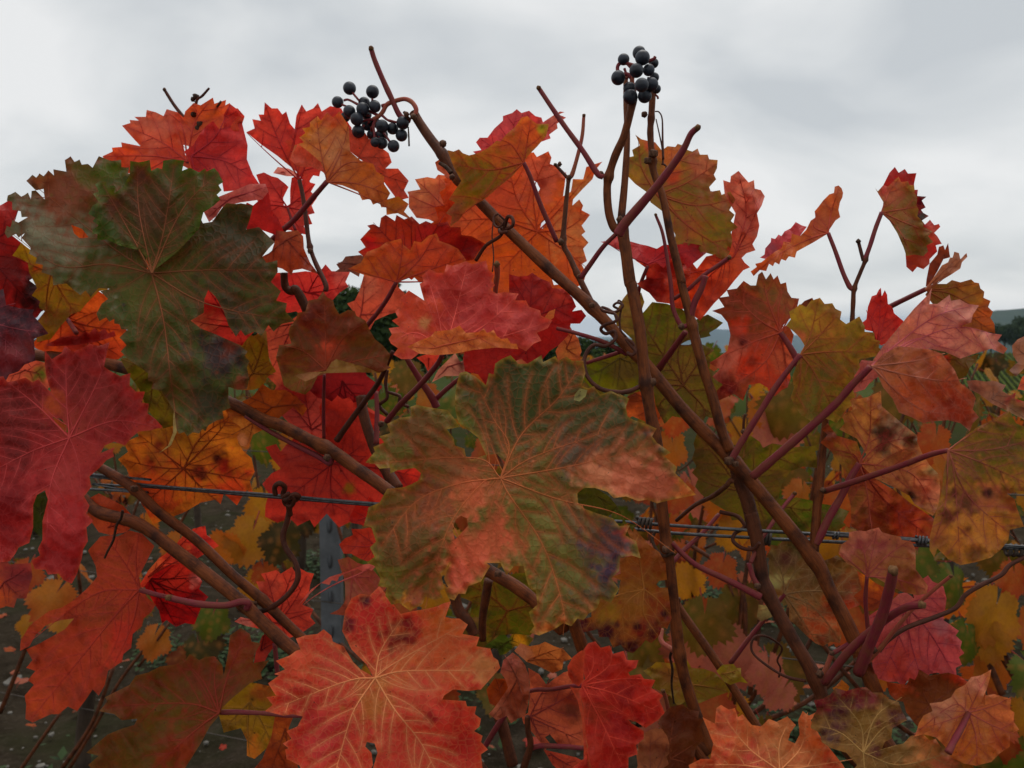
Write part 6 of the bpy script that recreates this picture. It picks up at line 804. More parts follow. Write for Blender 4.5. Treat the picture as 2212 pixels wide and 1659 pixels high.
leaf('L64', vineB, 'R3d', .035, (.05, .1), .06, (662, 530), [[(720, 400), (820, 310)], [(640, 380), (560, 240)], [(850, 510), (1250, 530)], [(760, 680), (880, 860)], [(620, 600), (500, 640)], [(850, 620), (1020, 830)]],
     [(490, 600), (480, 690), (510, 710), (580, 680), (640, 640, S), (680, 610, S), (650, 540, S), (590, 540), (560, 440), (560, 380), (560, 300), (540, 290), (570, 240), (560, 210), (620, 220), (660, 170), (700, 160), (760, 220), (820, 260), (900, 320), (960, 300), (1000, 280), (1080, 340), (1160, 400), (1200, 460), (1260, 510), (1240, 550), (1160, 600), (1080, 630), (990, 650), (1000, 730), (1030, 800), (1020, 850), (960, 840), (910, 870), (860, 850), (800, 800), (740, 740), (690, 700), (690, 620, S)],
     (104, 66, 34), [(640, 330, 140, (100, 80, 48)), (660, 300, 80, (96, 52, 44)), (600, 460, 60, (150, 140, 108)), (560, 640, 80, (150, 132, 100)), (900, 420, 140, (92, 64, 34)), (1100, 500, 130, (120, 62, 32)), (900, 720, 160, (150, 62, 34)), (1080, 610, 80, (170, 60, 34)), (760, 220, 80, (80, 66, 44))], None, (150, 116, 76), 24, h=7, petiole=([(662, 530), (560, 660), (430, 820), (310, 980)], .04), pr=4.5)
leaf('L66', vineB, 'R2d', -.01, (.1, -.2), .05, (2000, 400), [(2212, 520), (2090, 310)], [(1840, 285), (1900, 280), (1960, 290), (2020, 285), (2095, 315), (2070, 350), (2120, 380), (2160, 360), (2150, 400), (2250, 430), (2280, 580), (2200, 530), (2100, 480), (2000, 430), (1920, 370), (1860, 340)], (160, 104, 84), [(2170, 390, 60, (170, 50, 56)), (1900, 300, 70, (140, 84, 70)), (2150, 490, 80, (130, 90, 66))], None, (120, 76, 60), 24, rough=.005, wl=60)
leaf('L67', vineB, 'R1d', .0, (.2, .0), .08, (2240, 1400), [(2140, 1320)], [(2135, 1330), (2170, 1290), (2212, 1270), (2300, 1300), (2300, 1480), (2212, 1480), (2160, 1530), (2115, 1490), (2170, 1440), (2140, 1390)], (170, 110, 84), [(2150, 1500, 60, (140, 100, 90))], None, (130, 80, 60), 22, h=8)
leaf('L67b', vineB, 'R2d', .04, (.1, .0), .08, (2240, 300), [(2180, 320)], [(2170, 340), (2200, 260), (2230, 240), (2330, 280), (2330, 400), (2230, 350)], (196, 90, 60), (), None, (150, 60, 50), 22, h=9)
leaf('L68', vineA, 'R3a', .03, (.1, .1), .05, (30, 450), [(170, 360), (150, 560), (-60, 600)], [(-200, 350), (60, 340), (200, 330), (210, 420), (190, 480), (170, 560), (110, 560), (90, 620), (40, 610), (0, 625), (-200, 640)], (140, 56, 46), [(130, 420, 110, (120, 40, 44)), (30, 570, 90, (176, 74, 34))], None, (120, 40, 40), 26, h=9)
leaf('L73', vineA, 'R3a', .06, (.0, .1), .05, (1620, 1230), [(1460, 1400), (1760, 1500), (1620, 1590)], [(1430, 1160), (1500, 1120), (1620, 1100), (1760, 1130), (1800, 1280), (1790, 1430), (1740, 1520), (1650, 1600), (1600, 1580), (1600, 1480), (1560, 1400), (1450, 1430), (1420, 1320)], (128, 90, 24), [(1640, 1540, 90, (170, 90, 28)), (1700, 1170, 90, (140, 70, 26)), (1625, 1222, 20, (30, 20, 14))], None, (140, 96, 40), 26, h=9)

leaf('LB1', vineA, 'R1a', -.03, (.1, .2), .05, (560, 1480), [(420, 1260), (640, 1240)], [(380, 1300), (430, 1220), (560, 1180), (680, 1260), (700, 1400), (620, 1500), (480, 1480)], (206, 84, 30), (), None, (170, 60, 30), 24, h=10)
leaf('LB2', vineA, 'R1a', -.03, (.2, .2), .05, (980, 1640), [(970, 1470), (1040, 1500)], [(925, 1500), (965, 1462), (1010, 1430), (1060, 1480), (1050, 1620), (980, 1680), (930, 1600)], (206, 130, 96), [(960, 1540, 40, (206, 80, 36))], None, (180, 90, 60), 24, h=9)
leaf('LB3', vineA, 'R2a', -.02, (.1, .2), .05, (1500, 480), [(1350, 240), (1250, 440), (1600, 500)], [(1180, 450), (1260, 420), (1300, 330), (1310, 230), (1360, 170), (1480, 200), (1600, 330), (1680, 480), (1600, 560), (1450, 620), (1300, 560), (1230, 490)], (200, 52, 44), [(1280, 450, 110, (196, 96, 66)), (1420, 330, 90, (204, 50, 44))], None, (160, 40, 40), 22, h=9)
leaf('LB4', vineA, 'R2a', .03, (.1, .2), .05, (160, 760), [(60, 800), (280, 790)], [(-60, 740), (60, 700), (200, 690), (320, 720), (330, 860), (260, 940), (120, 900), (-60, 880)], (196, 84, 62), [(270, 770, 60, (60, 84, 26))], None, (150, 60, 46), 24, h=10)
# ------------------------------------------------------------------ trellis wires of the near row
def wire_mesh(name, P, r, mat, parent=None, sides=6, sub=4):
    Q = catmull(P, sub); V_, F_ = tube_geo(Q, r, sides); return mesh_obj(name, np.array(V_), F_, M[mat], parent, Q[0])
DIR = np.array([.949, -.315, 0]); NRM = np.array([.315, .949, 0])
def rowpt(c, t, z): return NRM*c+DIR*t+np.array([0, 0, z])
def wpath(pts, off): 
    P = np.array(pts, float); return world_pts(P, Dw(P[:, 0])+off)
w1 = np.vstack([[rowpt(.44, -3.4, 1.35)], wpath([(-300, 985), (197, 1029), (310, 1047), (600, 1070), (800, 1087), (1100, 1108), (1380, 1130), (1474, 1136.5), (1831, 1158), (2004, 1169), (2212, 1183), (2500, 1204)], .008), [rowpt(.44, 2.1, 1.345)]])
w2 = np.vstack([[rowpt(.45, -3.4, 1.34)], wpath([(-300, 1015), (200, 1046), (310, 1051), (600, 1075), (800, 1091), (1100, 1117), (1380, 1144), (1474, 1153), (1748, 1168), (2008, 1179), (2212, 1187), (2500, 1206)], .016), [rowpt(.45, 2.1, 1.335)]])
a = wire_mesh('trellis_wire', w1, .00092, 'wire'); tag(a, 'upper grey wire of the twin trellis wires crossing the near vines, with two wire knots', 'wire', 'twin trellis wires')
b = wire_mesh('trellis_wire', w2, .00092, 'wire'); tag(b, 'lower grey wire of the twin trellis wires crossing the near vines', 'wire', 'twin trellis wires')
def coil(parent, u, v, off, n, r, pitch, tr, mat):
    c = world_pts([(u, v)], [float(Dw(u))+off])[0]; ax = np.array(DIR)/np.linalg.norm(DIR); P = []
    for i in range(n*10+1):
        t = i/10*2*math.pi; P.append(c+ax*((i/10-n/2)*pitch)+r*(math.cos(t)*np.array([0, 0, 1])+math.sin(t)*NRM))
    V_, F_ = tube_geo(np.array(P), tr, 6); return mesh_obj('wire_knot', np.array(V_), F_, M[mat], parent, c)
coil(a, 1804, 1157, .008, 2, .0016, .0016, .0006, 'wire'); coil(a, 1990, 1168, .008, 3, .002, .0015, .0007, 'wire')
coil(a, 1392, 1130, .007, 4, .0026, .0021, .0009, 'wire_dark'); coil(b, 1657, 1164, .014, 2, .003, .0018, .0009, 'wire_dark'); coil(b, 2195, 1189, .012, 4, .0026, .0024, .0009, 'wire_dark')
# ------------------------------------------------------------------ posts
def post(c, t, h, label, group='steel trellis posts'):
    p = rowpt(c, t, 0); o = empty('trellis_post', p); tag(o, label, 'post', group)
    w, d, th = .024, .03, .004       # C profile
    prof = [(-w, 0), (w, 0), (w, d), (w-.008, d), (w-.008, d-th), (w-th, d-th), (w-th, th), (-w+th, th), (-w+th, d-th), (-w+.008, d-th), (-w+.008, d), (-w, d)]
    V_ = []; F_ = []; zs = np.linspace(-.3, h, 12)
    for z in zs:
        for x, y in prof: V_.append(p+np.array([x, y, z]))
    n = len(prof)
    for i in range(len(zs)-1):
        for k in range(n): F_.append((i*n+k, i*n+(k+1) % n, (i+1)*n+(k+1) % n, (i+1)*n+k))
    F_.append(tuple((len(zs)-1)*n+k for k in range(n))); mesh_obj('profile', np.array(V_), F_, M['steel'], o, p, smooth=False)
    me = None
    for i in range(int(h/.085)-1):
        z = .12+i*.085
        V2 = []; F2 = []
        for (x, zz) in [(.006*math.cos(q), .017*math.sin(q)) for q in np.linspace(0, 2*math.pi, 13)[:-1]]: V2 += [np.array([x, -.0035, zz]), np.array([x*.6, -.0075, zz*.8])]
        for k in range(12):
            a_, b_ = 2*k, 2*((k+1) % 12); F2.append((a_, b_, b_+1, a_+1))
        F2.append(tuple(range(1, 24, 2)))
        pos = p+np.array([0, 0, z]); hk = mesh_obj('wire_hook', np.array(V2)+pos, F2, M['hook'], o, pos, me=me); me = hk.data
    return o
C2, C3, C4 = .4326+1.2, .4326+2.45, .4326+3.8
def t_at(u, c):                      # along-row parameter where the ray of column u meets row c
    d = float(Dw(u, c)); x = (u-W/2)/FPX*d; return x*DIR[0]+d*DIR[1]
post(C2, t_at(705, C2), 1.3, 'galvanised slotted steel post standing in the second row below the red leaf')
post(.46, -3.4, 1.5, 'galvanised end post of the near row holding the twin wires on the uphill end'); post(.46, 2.1, 1.5, 'galvanised end post of the near row holding the twin wires on the downhill end')
# ------------------------------------------------------------------ rows behind: generic leaves, vines
def generic_leaf(seed, col, col2, n=46):
    rg = np.random.default_rng(seed); tips = [-90, -38, 28, -142, -208]; ln = [1.0, .86, .6, .86, .6]
    ths = np.linspace(-262, 82, 64); pts = []
    for i, th in enumerate(ths):
        r = 0
        for a_, l_ in zip(tips, ln): r = max(r, l_*(.62+.38*max(0, math.cos(R(th-a_)*2.1))**1.2) if abs(th-a_) < 43 else 0)
        r = max(r, .5); r *= (1+(.075 if i % 2 else -.055)+rg.uniform(-.03, .03)); pts.append((r*.55*math.cos(R(th)), r*.55*math.sin(R(th))))
    pts.append((0, .02)); poly = np.array(pts); uv, fc = triangulate(poly, [], .085)
    a1, a2, k1 = rg.uniform(.15, .5), rg.uniform(0, 6), rg.uniform(.06, .22)
    z = -k1*(uv[:, 0]**2)*3*rg.choice([1, 1, -1])-a1*uv[:, 1]**2*.8+.035*np.sin(uv[:, 0]*9+a2)*np.sin(uv[:, 1]*8+a2)+.02*np.sin(uv[:, 0]*17+a2)
    V_ = np.column_stack([uv, z]); P = catmull([(0, .02, 0), (0, .12, -.06), (0, .35, -.2)], 3); tv, tf = tube_geo(P, .012, 5, False, len(V_))
    me = bpy.data.meshes.new('leaf'); me.from_pydata(np.vstack([V_, tv]).tolist(), [], [list(map(int, f)) for f in fc]+tf); me.update()
    me.polygons.foreach_set('use_smooth', [True]*len(me.polygons)); me.materials.append(M['leaf_far'])
    o = bpy.data.objects.new('tmp', me); r = np.hypot(uv[:, 0], uv[:, 1])*1.7
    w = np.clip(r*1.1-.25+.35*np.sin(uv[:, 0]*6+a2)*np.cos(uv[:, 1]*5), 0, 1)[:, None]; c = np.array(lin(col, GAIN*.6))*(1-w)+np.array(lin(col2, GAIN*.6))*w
    ang = np.degrees(np.arctan2(uv[:, 1], uv[:, 0])); dv = np.min([np.abs(np.sin(R(1)*(ang-a_)))*np.hypot(uv[:, 0], uv[:, 1])+(np.cos(R(1)*(ang-a_)) < 0)*9 for a_ in tips], 0)
    vw = np.exp(-(dv/.02)**2)[:, None]*.5; c = c*(1-vw)+np.array(lin((150, 96, 44), GAIN))*vw
    vcol(o, 'col', np.vstack([c, np.tile(lin((140, 60, 50), GAIN), (len(tv), 1))])); vcol(o, 'vcol', np.vstack([c, np.zeros((len(tv), 3))]))
    vvec(o, 'lpos', np.vstack([V_, tv])*4+seed); bpy.data.objects.remove(o); return me
PAL = dict(yel=((196, 134, 34), (186, 110, 30)), yo=((196, 118, 32), (190, 74, 34)), org=((190, 90, 34), (176, 62, 32)), red=((190, 60, 42), (180, 48, 38)), olv=((112, 96, 28), (120, 76, 28)), grn=((92, 106, 26), (84, 84, 22)), brn=((140, 72, 36), (116, 52, 30)), pnk=((196, 110, 84), (184, 92, 72)), dk=((74, 66, 24), (66, 44, 22)))
GL = {k: [generic_leaf(i*7+j, *PAL[k]) for j in range(3)] for i, k in enumerate(PAL)}
from mathutils import Euler
def put_leaf(parent, pos, size, pal, yaw, tilt, roll, name='leaf'):
    o = bpy.data.objects.new(name, random.choice(GL[pal])); COL.objects.link(o); o.parent = parent
    o.location = Vector(pos)-wloc(parent) if parent else Vector(pos)
    o.rotation_euler = Euler((tilt, roll, yaw), 'XYZ'); o.scale = (size,)*3; return o
def bg_vine(c, t, seed, label, pals, top=1.28, ncane=6, per=9, size=.125, group='vines of the second row'):
    rg = random.Random(seed); b = rowpt(c, t, 0); o = empty('grapevine', b); tag(o, label, 'grapevine', group)
    P = catmull([b+np.array([0, 0, -.05]), b+np.array([rg.uniform(-.03, .03), rg.uniform(-.03, .03), .25]), b+np.array([rg.uniform(-.03, .03), 0, .5]), b+np.array([0, 0, .62])], 5)
    V_, F_ = tube_geo(P, np.linspace(.024, .016, len(P)), 9); k = mesh_obj('trunk', np.array(V_), F_, M['bark'], o, P[0]); vvec(k, 'lpos', np.array(V_)*40)
    for i in range(ncane):
        s = (i+.5)/ncane*2-1; s += rg.uniform(-.15, .15); h = top*rg.uniform(.9, 1.02); out_ = rg.uniform(-.1, .1)
        Q = catmull([b+np.array([0, 0, .6]), b+DIR*s*.22+NRM*out_*.3+np.array([0, 0, .72]), b+DIR*s*.4+NRM*out_+np.array([0, 0, .95]), b+DIR*(s*.5+rg.uniform(-.08, .08))+NRM*out_*1.3+np.array([0, 0, h])], 6)
        V_, F_ = tube_geo(Q, np.linspace(.0055, .003, len(Q)), 7); k = mesh_obj('cane', np.array(V_), F_, M['cane_dark'], o, Q[0]); vvec(k, 'lpos', np.array(V_)*150)
        L_ = np.linspace(.16, 1, per)
        for f in L_:
            p = Q[min(len(Q)-1, int(f*(len(Q)-1)))]; sd_ = rg.choice([-1, 1]); side = -1 if rg.random() < .72 else 1
            p2 = p+NRM*side*rg.uniform(.02, .09)+DIR*sd_*rg.uniform(.02, .1)+np.array([0, 0, rg.uniform(-.03, .04)])
            yaw = (0 if side < 0 else math.pi)+rg.uniform(-.9, .9); e_ = (p2[1]*CP-(p2[2]-CAM.z)*SP); pu = W/2+p2[0]/e_*FPX
            if c == C2 and abs(pu-705) < 75: rg.uniform(0, 1); continue
            put_leaf(o, p2, size*rg.uniform(.65, 1.2), rg.choice(pals), yaw, R(rg.uniform(35, 110)), rg.uniform(-.5, .5))
    return o
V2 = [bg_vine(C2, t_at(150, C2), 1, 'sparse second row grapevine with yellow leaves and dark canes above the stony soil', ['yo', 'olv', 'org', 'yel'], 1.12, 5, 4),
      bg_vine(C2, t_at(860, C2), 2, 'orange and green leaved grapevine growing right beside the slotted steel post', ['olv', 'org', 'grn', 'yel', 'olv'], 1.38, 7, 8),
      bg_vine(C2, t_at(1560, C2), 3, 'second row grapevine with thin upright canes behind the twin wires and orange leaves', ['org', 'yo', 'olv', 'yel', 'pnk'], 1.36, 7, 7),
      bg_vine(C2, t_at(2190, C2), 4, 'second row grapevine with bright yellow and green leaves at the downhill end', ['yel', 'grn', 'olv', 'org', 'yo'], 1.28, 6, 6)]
G3 = 'vines of the third row'
for i, (u, pl, lb) in enumerate(((250, ['olv', 'yel', 'yo', 'org'], 'third row grapevine with yellow and olive leaves behind the stony soil'), (640, ['dk', 'olv', 'yel', 'yo'], 'dark olive third row grapevine seen behind the steel post'),
        (1060, ['grn', 'olv', 'org'], 'green and orange third row grapevine behind the big central leaf'), (1480, ['yo', 'olv', 'org', 'grn'], 'third row grapevine with orange and olive leaves behind the wire coil'), (1900, ['grn', 'olv', 'yel'], 'green and yellow third row grapevine behind the pink leaf'), (2330, ['grn', 'yel', 'olv'], 'green third row grapevine beyond the tan spotted leaf'))):
    bg_vine(C3, t_at(u, C3), 20+i, lb, pl, 1.3, 6, 7, .125, G3)
for i, u in enumerate((60, 420, 760, 1100, 1420, 1740, 2060, 2350)):
    bg_vine(C4, t_at(u, C4), 40+i, 'far leafy grapevine of the fourth row, mostly green and olive', ['grn', 'olv', 'dk', 'org', 'yel'], 1.3, 5, 7, .14, 'vines of the fourth row')
# leaves of the second row that the photograph shows singly: (u, v, size px, palette, yaw, tilt, roll)
for (u, v, s, pl, yaw, tilt, roll, k) in ((545, 1150, 130, 'yel', .2, 1.3, .3, 1), (500, 1190, 100, 'yo', -.3, 1.2, 2.4, 1), (570, 1230, 70, 'org', .4, 1.4, -.2, 1), (120, 1285, 120, 'yo', .1, 1.0, .5, 0), (140, 1330, 80, 'yel', -.2, .9, -.3, 0),
        (460, 1330, 95, 'grn', .2, 1.2, .2, 1), (430, 1390, 110, 'dk', .2, 1.0, -.6, 1), (335, 1375, 90, 'yo', -.1, 1.2, .2, 0), (400, 1420, 80, 'brn', .3, 1.0, .7, 1), (610, 1160, 110, 'dk', .1, 1.3, .4, 1), (390, 1170, 90, 'yo', .1, 1.3, .1, 1),
        (880, 800, 90, 'olv', .2, 1.2, .1, 1), (850, 860, 80, 'grn', .2, 1.4, .5, 1), (920, 850, 80, 'yo', -.4, 1.2, -.4, 1), (860, 920, 90, 'dk', .1, 1.1, .3, 1), (1450, 960, 110, 'yo', .3, 1.4, .1, 2), (1470, 1060, 90, 'org', -.3, 1.3, .4, 2), (1460, 900, 80, 'org', .1, 1.5, .2, 2),
        (1690, 900, 120, 'pnk', .1, 1.3, .4, 2), (1640, 880, 80, 'yo', .2, 1.3, -.2, 2), (1700, 830, 80, 'grn', .3, 1.2, .3, 2), (2020, 945, 110, 'org', .1, 1.4, .3, 3), (2040, 1000, 90, 'yo', .4, 1.3, -.3, 3), (1590, 1160, 110, 'yel', .2, 1.4, 2.6, 2), (1560, 1220, 90, 'org', -.2, 1.2, .3, 2),
        (1520, 1330, 150, 'olv', .1, 1.4, .1, 2), (1490, 1270, 100, 'yel', -.1, 1.4, 2.8, 2), (1660, 1440, 110, 'pnk', .2, 1.3, .2, 2), (1690, 1490, 90, 'pnk', -.4, 1.2, .6, 2), (2150, 1310, 160, 'yel', .1, 1.4, .4, 3), (2130, 1370, 110, 'yel', -.5, 1.3, -.3, 3), (2090, 1370, 120, 'grn', .3, 1.4, .2, 3), (2060, 1250, 120, 'grn', .2, 1.1, .5, 3),
        (1980, 1200, 110, 'grn', -.3, 1.2, .2, 3), (2190, 1240, 100, 'org', .1, 1.3, .3, 3), (2140, 1430, 130, 'yo', .2, 1.3, -.2, 3), (1850, 1230, 90, 'olv', .1, 1.3, .2, 3), (1700, 1010, 100, 'olv', .3, 1.2, .1, 2), (1730, 1060, 90, 'yo', .3, 1.3, .5, 2), (1780, 1060, 80, 'org', .1, 1.2, -.3, 2), (1690, 1150, 90, 'grn', .1, 1.3, .2, 2), (60, 1230, 90, 'org', .1, 1.2, .1, 0)):
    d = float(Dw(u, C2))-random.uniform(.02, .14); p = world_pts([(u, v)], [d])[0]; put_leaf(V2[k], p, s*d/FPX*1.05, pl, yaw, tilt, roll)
# bare dark canes of the second row, lower left and right
for (pts, k, r) in (([(100, 1250), (80, 1330), (40, 1440), (0, 1540)], 0, .006), ([(130, 1540), (60, 1640), (20, 1700)], 0, .0055), ([(245, 1440), (200, 1560), (135, 1659)], 0, .006), ([(330, 1380), (260, 1470), (210, 1560), (150, 1660)], 0, .005), ([(370, 1340), (300, 1440)], 0, .004), ([(1480, 1170), (1590, 1250), (1610, 1350), (1600, 1480)], 2, .005), ([(1620, 1180), (1600, 1330), (1585, 1520)], 2, .005), ([(1650, 1230), (1640, 1350), (1620, 1500)], 2, .005), ([(1560, 1220), (1590, 1330), (1575, 1480)], 2, .004), ([(2120, 1380), (2140, 1440), (2165, 1500)], 3, .006), ([(2110, 1260), (2140, 1370), (2200, 1480)], 3, .005), ([(2150, 1370), (2190, 1450), (2225, 1530)], 3, .005)):
    P = np.array(pts, float); Q = catmull(world_pts(P, Dw(P[:, 0], C2)-.04), 5); V_, F_ = tube_geo(Q, np.linspace(r*.8, r, len(Q)), 7); o = mesh_obj('cane', np.array(V_), F_, M['cane_dark'], V2[k], Q[0]); vvec(o, 'lpos', np.array(V_)*150)
for i, (z, lb) in enumerate(((.42, 'lowest trellis wire of the second row, just above the soil'), (.80, 'middle trellis wire of the second row'), (1.15, 'top trellis wire of the second row'))):
    P = [rowpt(C2-.012, -4.2, z), rowpt(C2-.012, -1, z-.01), rowpt(C2-.012, 2.5, z), rowpt(C2-.012, 5, z)]; tag(wire_mesh('trellis_wire', P, .0013, 'wire_dark'), lb, 'wire', 'trellis wires of the second row')
post(C2, -4.2, 1.3, 'galvanised far post of the second row, standing at its uphill end'); post(C2, 5, 1.3, 'galvanised far post of the second row, standing at its downhill end')
# ------------------------------------------------------------------ ground
def terr(x, y):
    yy = max(abs(y), .25*abs(x))
    z = np.interp(yy, [0, 14, 60, 120, 195, 286, 320, 600, 1500, 3500, 14000], [0, -.15, -4.2, -11, -17.7, -10.4, -10.6, -34, -110, -230, -260])
    return z
def soil():
    m, t = newmat('vineyard_soil'); g = G(t); p = g.n('ShaderNodeTexCoord').outputs['Object']
    n1 = g.noise(p, 9, 8, .65); n2 = g.noise(p, 55, 5, .7); n3 = g.noise(p, 1.2, 4, .6)
    c = g.mix(g.ramp(n1, [(.3, 0.), (.7, 1.)]), (.020, .015, .010), (.056, .043, .030)); c = g.mix(g.ramp(n2, [(.55, 0.), (.75, .7)]), c, (.10, .082, .062))
    c = g.mix(g.ramp(n3, [(.5, 0.), (.66, .75)]), c, (.022, .028, .010))
    gp = g.n('ShaderNodeNewGeometry').outputs['Position']; ln = g.n('ShaderNodeVectorMath', operation='LENGTH'); g.l(gp, ln.inputs[0])
    far = g.ramp(g.math('DIVIDE', ln.outputs['Value'], 60.0), [(.12, 0.), (.3, 1.)])
    gr = g.mix(g.ramp(g.noise(p, .02, 5, .6), [(.35, 0.), (.65, 1.)]), (.03, .042, .012), (.06, .072, .02)); c = g.mix(far, c, gr)
    h = g.math('ADD', n1, g.math('MULTIPLY', n2, .35)); g.out(g.princ(c, .95, g.bump(h, .8, .05), .0)); return m
M['soil'] = soil()
rs = np.concatenate([np.linspace(0, 8, 110), np.geomspace(8.3, 14000, 70)]); nth = 200; V_ = []; F_ = []
for i, r in enumerate(rs):
    for k in range(nth):
        # finer in the view direction
        a_ = -math.pi+2*math.pi*k/nth; a_ = a_-.78*math.sin(a_); x, y = r*math.sin(a_), r*math.cos(a_)
        z = terr(x, y)
        if r < 9: z += .022*math.sin(x*5.1+math.sin(y*3))*math.sin(y*4.3+1.7*math.sin(x*2.1))+.014*math.sin(x*13+y*7)+.01*math.sin(y*17-x*9)
        V_.append((x, y, z))
for i in range(len(rs)-1):
    for k in range(nth): F_.append((i*nth+k, i*nth+(k+1) % nth, (i+1)*nth+(k+1) % nth, (i+1)*nth+k))
tag(mesh_obj('ground', V_, F_, M['soil'], None, (0, 0, 0)), kind='structure')
M['stone'] = simple('field_stone', (.20, .185, .16), .9, .2, (30, (.09, .082, .07), .5))
rg = np.random.default_rng(5); V_, F_ = [], []
ico = bmesh.new(); bmesh.ops.create_icosphere(ico, subdivisions=1, radius=1); iv = np.array([v.co for v in ico.verts]); if_ = [[v.index for v in f.verts] for f in ico.faces]; ico.free()
for i in range(3800):
    y = rg.uniform(1.3, 8.5); x = rg.uniform(-.85*y-.3, .8*y+.3); s = .004+.018*rg.random()**3.2+.02*(rg.random() < .012); b = len(V_)
    q = iv*(rg.uniform(.7, 1.3, 3)*np.array([1, 1, .65]))*s*(1+rg.uniform(-.15, .15, (len(iv), 1))); V_ += (q+np.array([x, y, terr(x, y)+.022*math.sin(x*5.1+math.sin(y*3))*math.sin(y*4.3+1.7*math.sin(x*2.1))+s*.25])).tolist(); F_ += [[b+j for j in f] for f in if_]
tag(mesh_obj('stones', V_, F_, M['stone'], None, (0, 2, 0), smooth=False), 'small pale stones scattered over the dark vineyard soil', 'stones', kind='stuff')
def weedmat():
    m, t = newmat('ground_weed'); g = G(t); n = g.noise(g.n('ShaderNodeTexCoord').outputs['Object'], 14, 3)
    c = g.mix(g.ramp(n, [(.3, 0.), (.7, 1.)]), (.016, .030, .012), (.045, .07, .024)); g.out(g.princ(c, .7, None, .1)); return m
M['weed'] = weedmat(); V_, F_ = [], []
cent = [(rg.uniform(-3.2, 3.2), c_) for c_ in (C2, C3, C4) for _ in range(30)]
for (t_, c_) in cent:
    p = rowpt(c_, t_+.3, 0); k = rg.integers(90, 260); sp = rg.uniform(.08, .28)
    for j in range(k):
        x, y = p[0]+rg.normal(0, sp), p[1]+rg.normal(0, sp*.6); z = terr(x, y)+.005; s = rg.uniform(.008, .022); a_ = rg.uniform(0, 6.28); h = rg.uniform(.01, .06); b = len(V_); ca, sa = math.cos(a_), math.sin(a_); tl = rg.uniform(-.4, .8)
        for (lx, ly) in ((0, -s), (s*.7, 0), (0, s*1.2), (-s*.7, 0)): V_.append((x+lx*ca-ly*sa, y+lx*sa+ly*ca, z+h+ly*tl))
        F_ += [[b, b+1, b+2], [b, b+2, b+3]]
tag(mesh_obj('weeds', V_, F_, M['weed'], None, (0, 2, 0)), 'low dark green weeds growing in patches under the vines', 'weeds', kind='stuff')
for i, (u, v, s, pl) in enumerate(((45, 1480, 40, 'pnk'), (25, 1410, 26, 'org'), (268, 1435, 22, 'pnk'), (30, 1460, 20, 'pnk'), (70, 1575, 24, 'org'), (235, 1540, 24, 'pnk'), (1665, 1350, 26, 'pnk'), (1775, 1445, 26, 'pnk'), (1822, 1455, 24, 'pnk'), (1700, 1530, 40, 'pnk'), (1740, 1490, 30, 'org'), (1500, 1535, 26, 'red'), (1060, 1620, 22, 'pnk'), (1190, 1465, 24, 'pnk'), (1660, 1530, 24, 'pnk'), (2120, 1480, 26, 'pnk'), (2150, 1540, 26, 'pnk'), (2180, 1560, 24, 'org'), (350, 1560, 20, 'pnk'), (480, 1625, 18, 'red'), (1580, 1360, 18, 'pnk'), (1560, 1500, 22, 'org'), (2090, 1640, 26, 'pnk'), (1340, 1545, 20, 'pnk'))):
    d = pix_depth_ground(u, v, .02); p = world_pts([(u, v)], [d])[0]; o = put_leaf(None, (p[0], p[1], p[2]+.015), s*d/FPX*1.1, pl, random.uniform(0, 6), random.uniform(-.35, .35), random.uniform(-.35, .35), 'fallen_leaf')
    tag(o, {'pnk': 'pale pink fallen vine leaf lying on the dark soil', 'org': 'orange fallen vine leaf lying on the dark soil', 'red': 'red fallen vine leaf lying on the dark soil'}[pl], 'leaf', 'fallen leaves on the soil')
for i in range(46):
    y = random.uniform(2.2, 6.5); x = random.uniform(-.75*y, .72*y); pl = random.choice(['pnk', 'pnk', 'org', 'brn', 'brn', 'red'])
    o = put_leaf(None, (x, y, float(terr(x, y))+.03), random.uniform(.05, .1), pl, random.uniform(0, 6), random.uniform(-.5, .5), random.uniform(-.5, .5), 'fallen_leaf')
    tag(o, {'pnk': 'pale pink fallen vine leaf lying on the dark soil', 'org': 'orange fallen vine leaf lying on the dark soil', 'red': 'red fallen vine leaf lying on the dark soil', 'brn': 'brown dry fallen vine leaf lying on the dark soil'}[pl], 'leaf', 'fallen leaves on the soil')
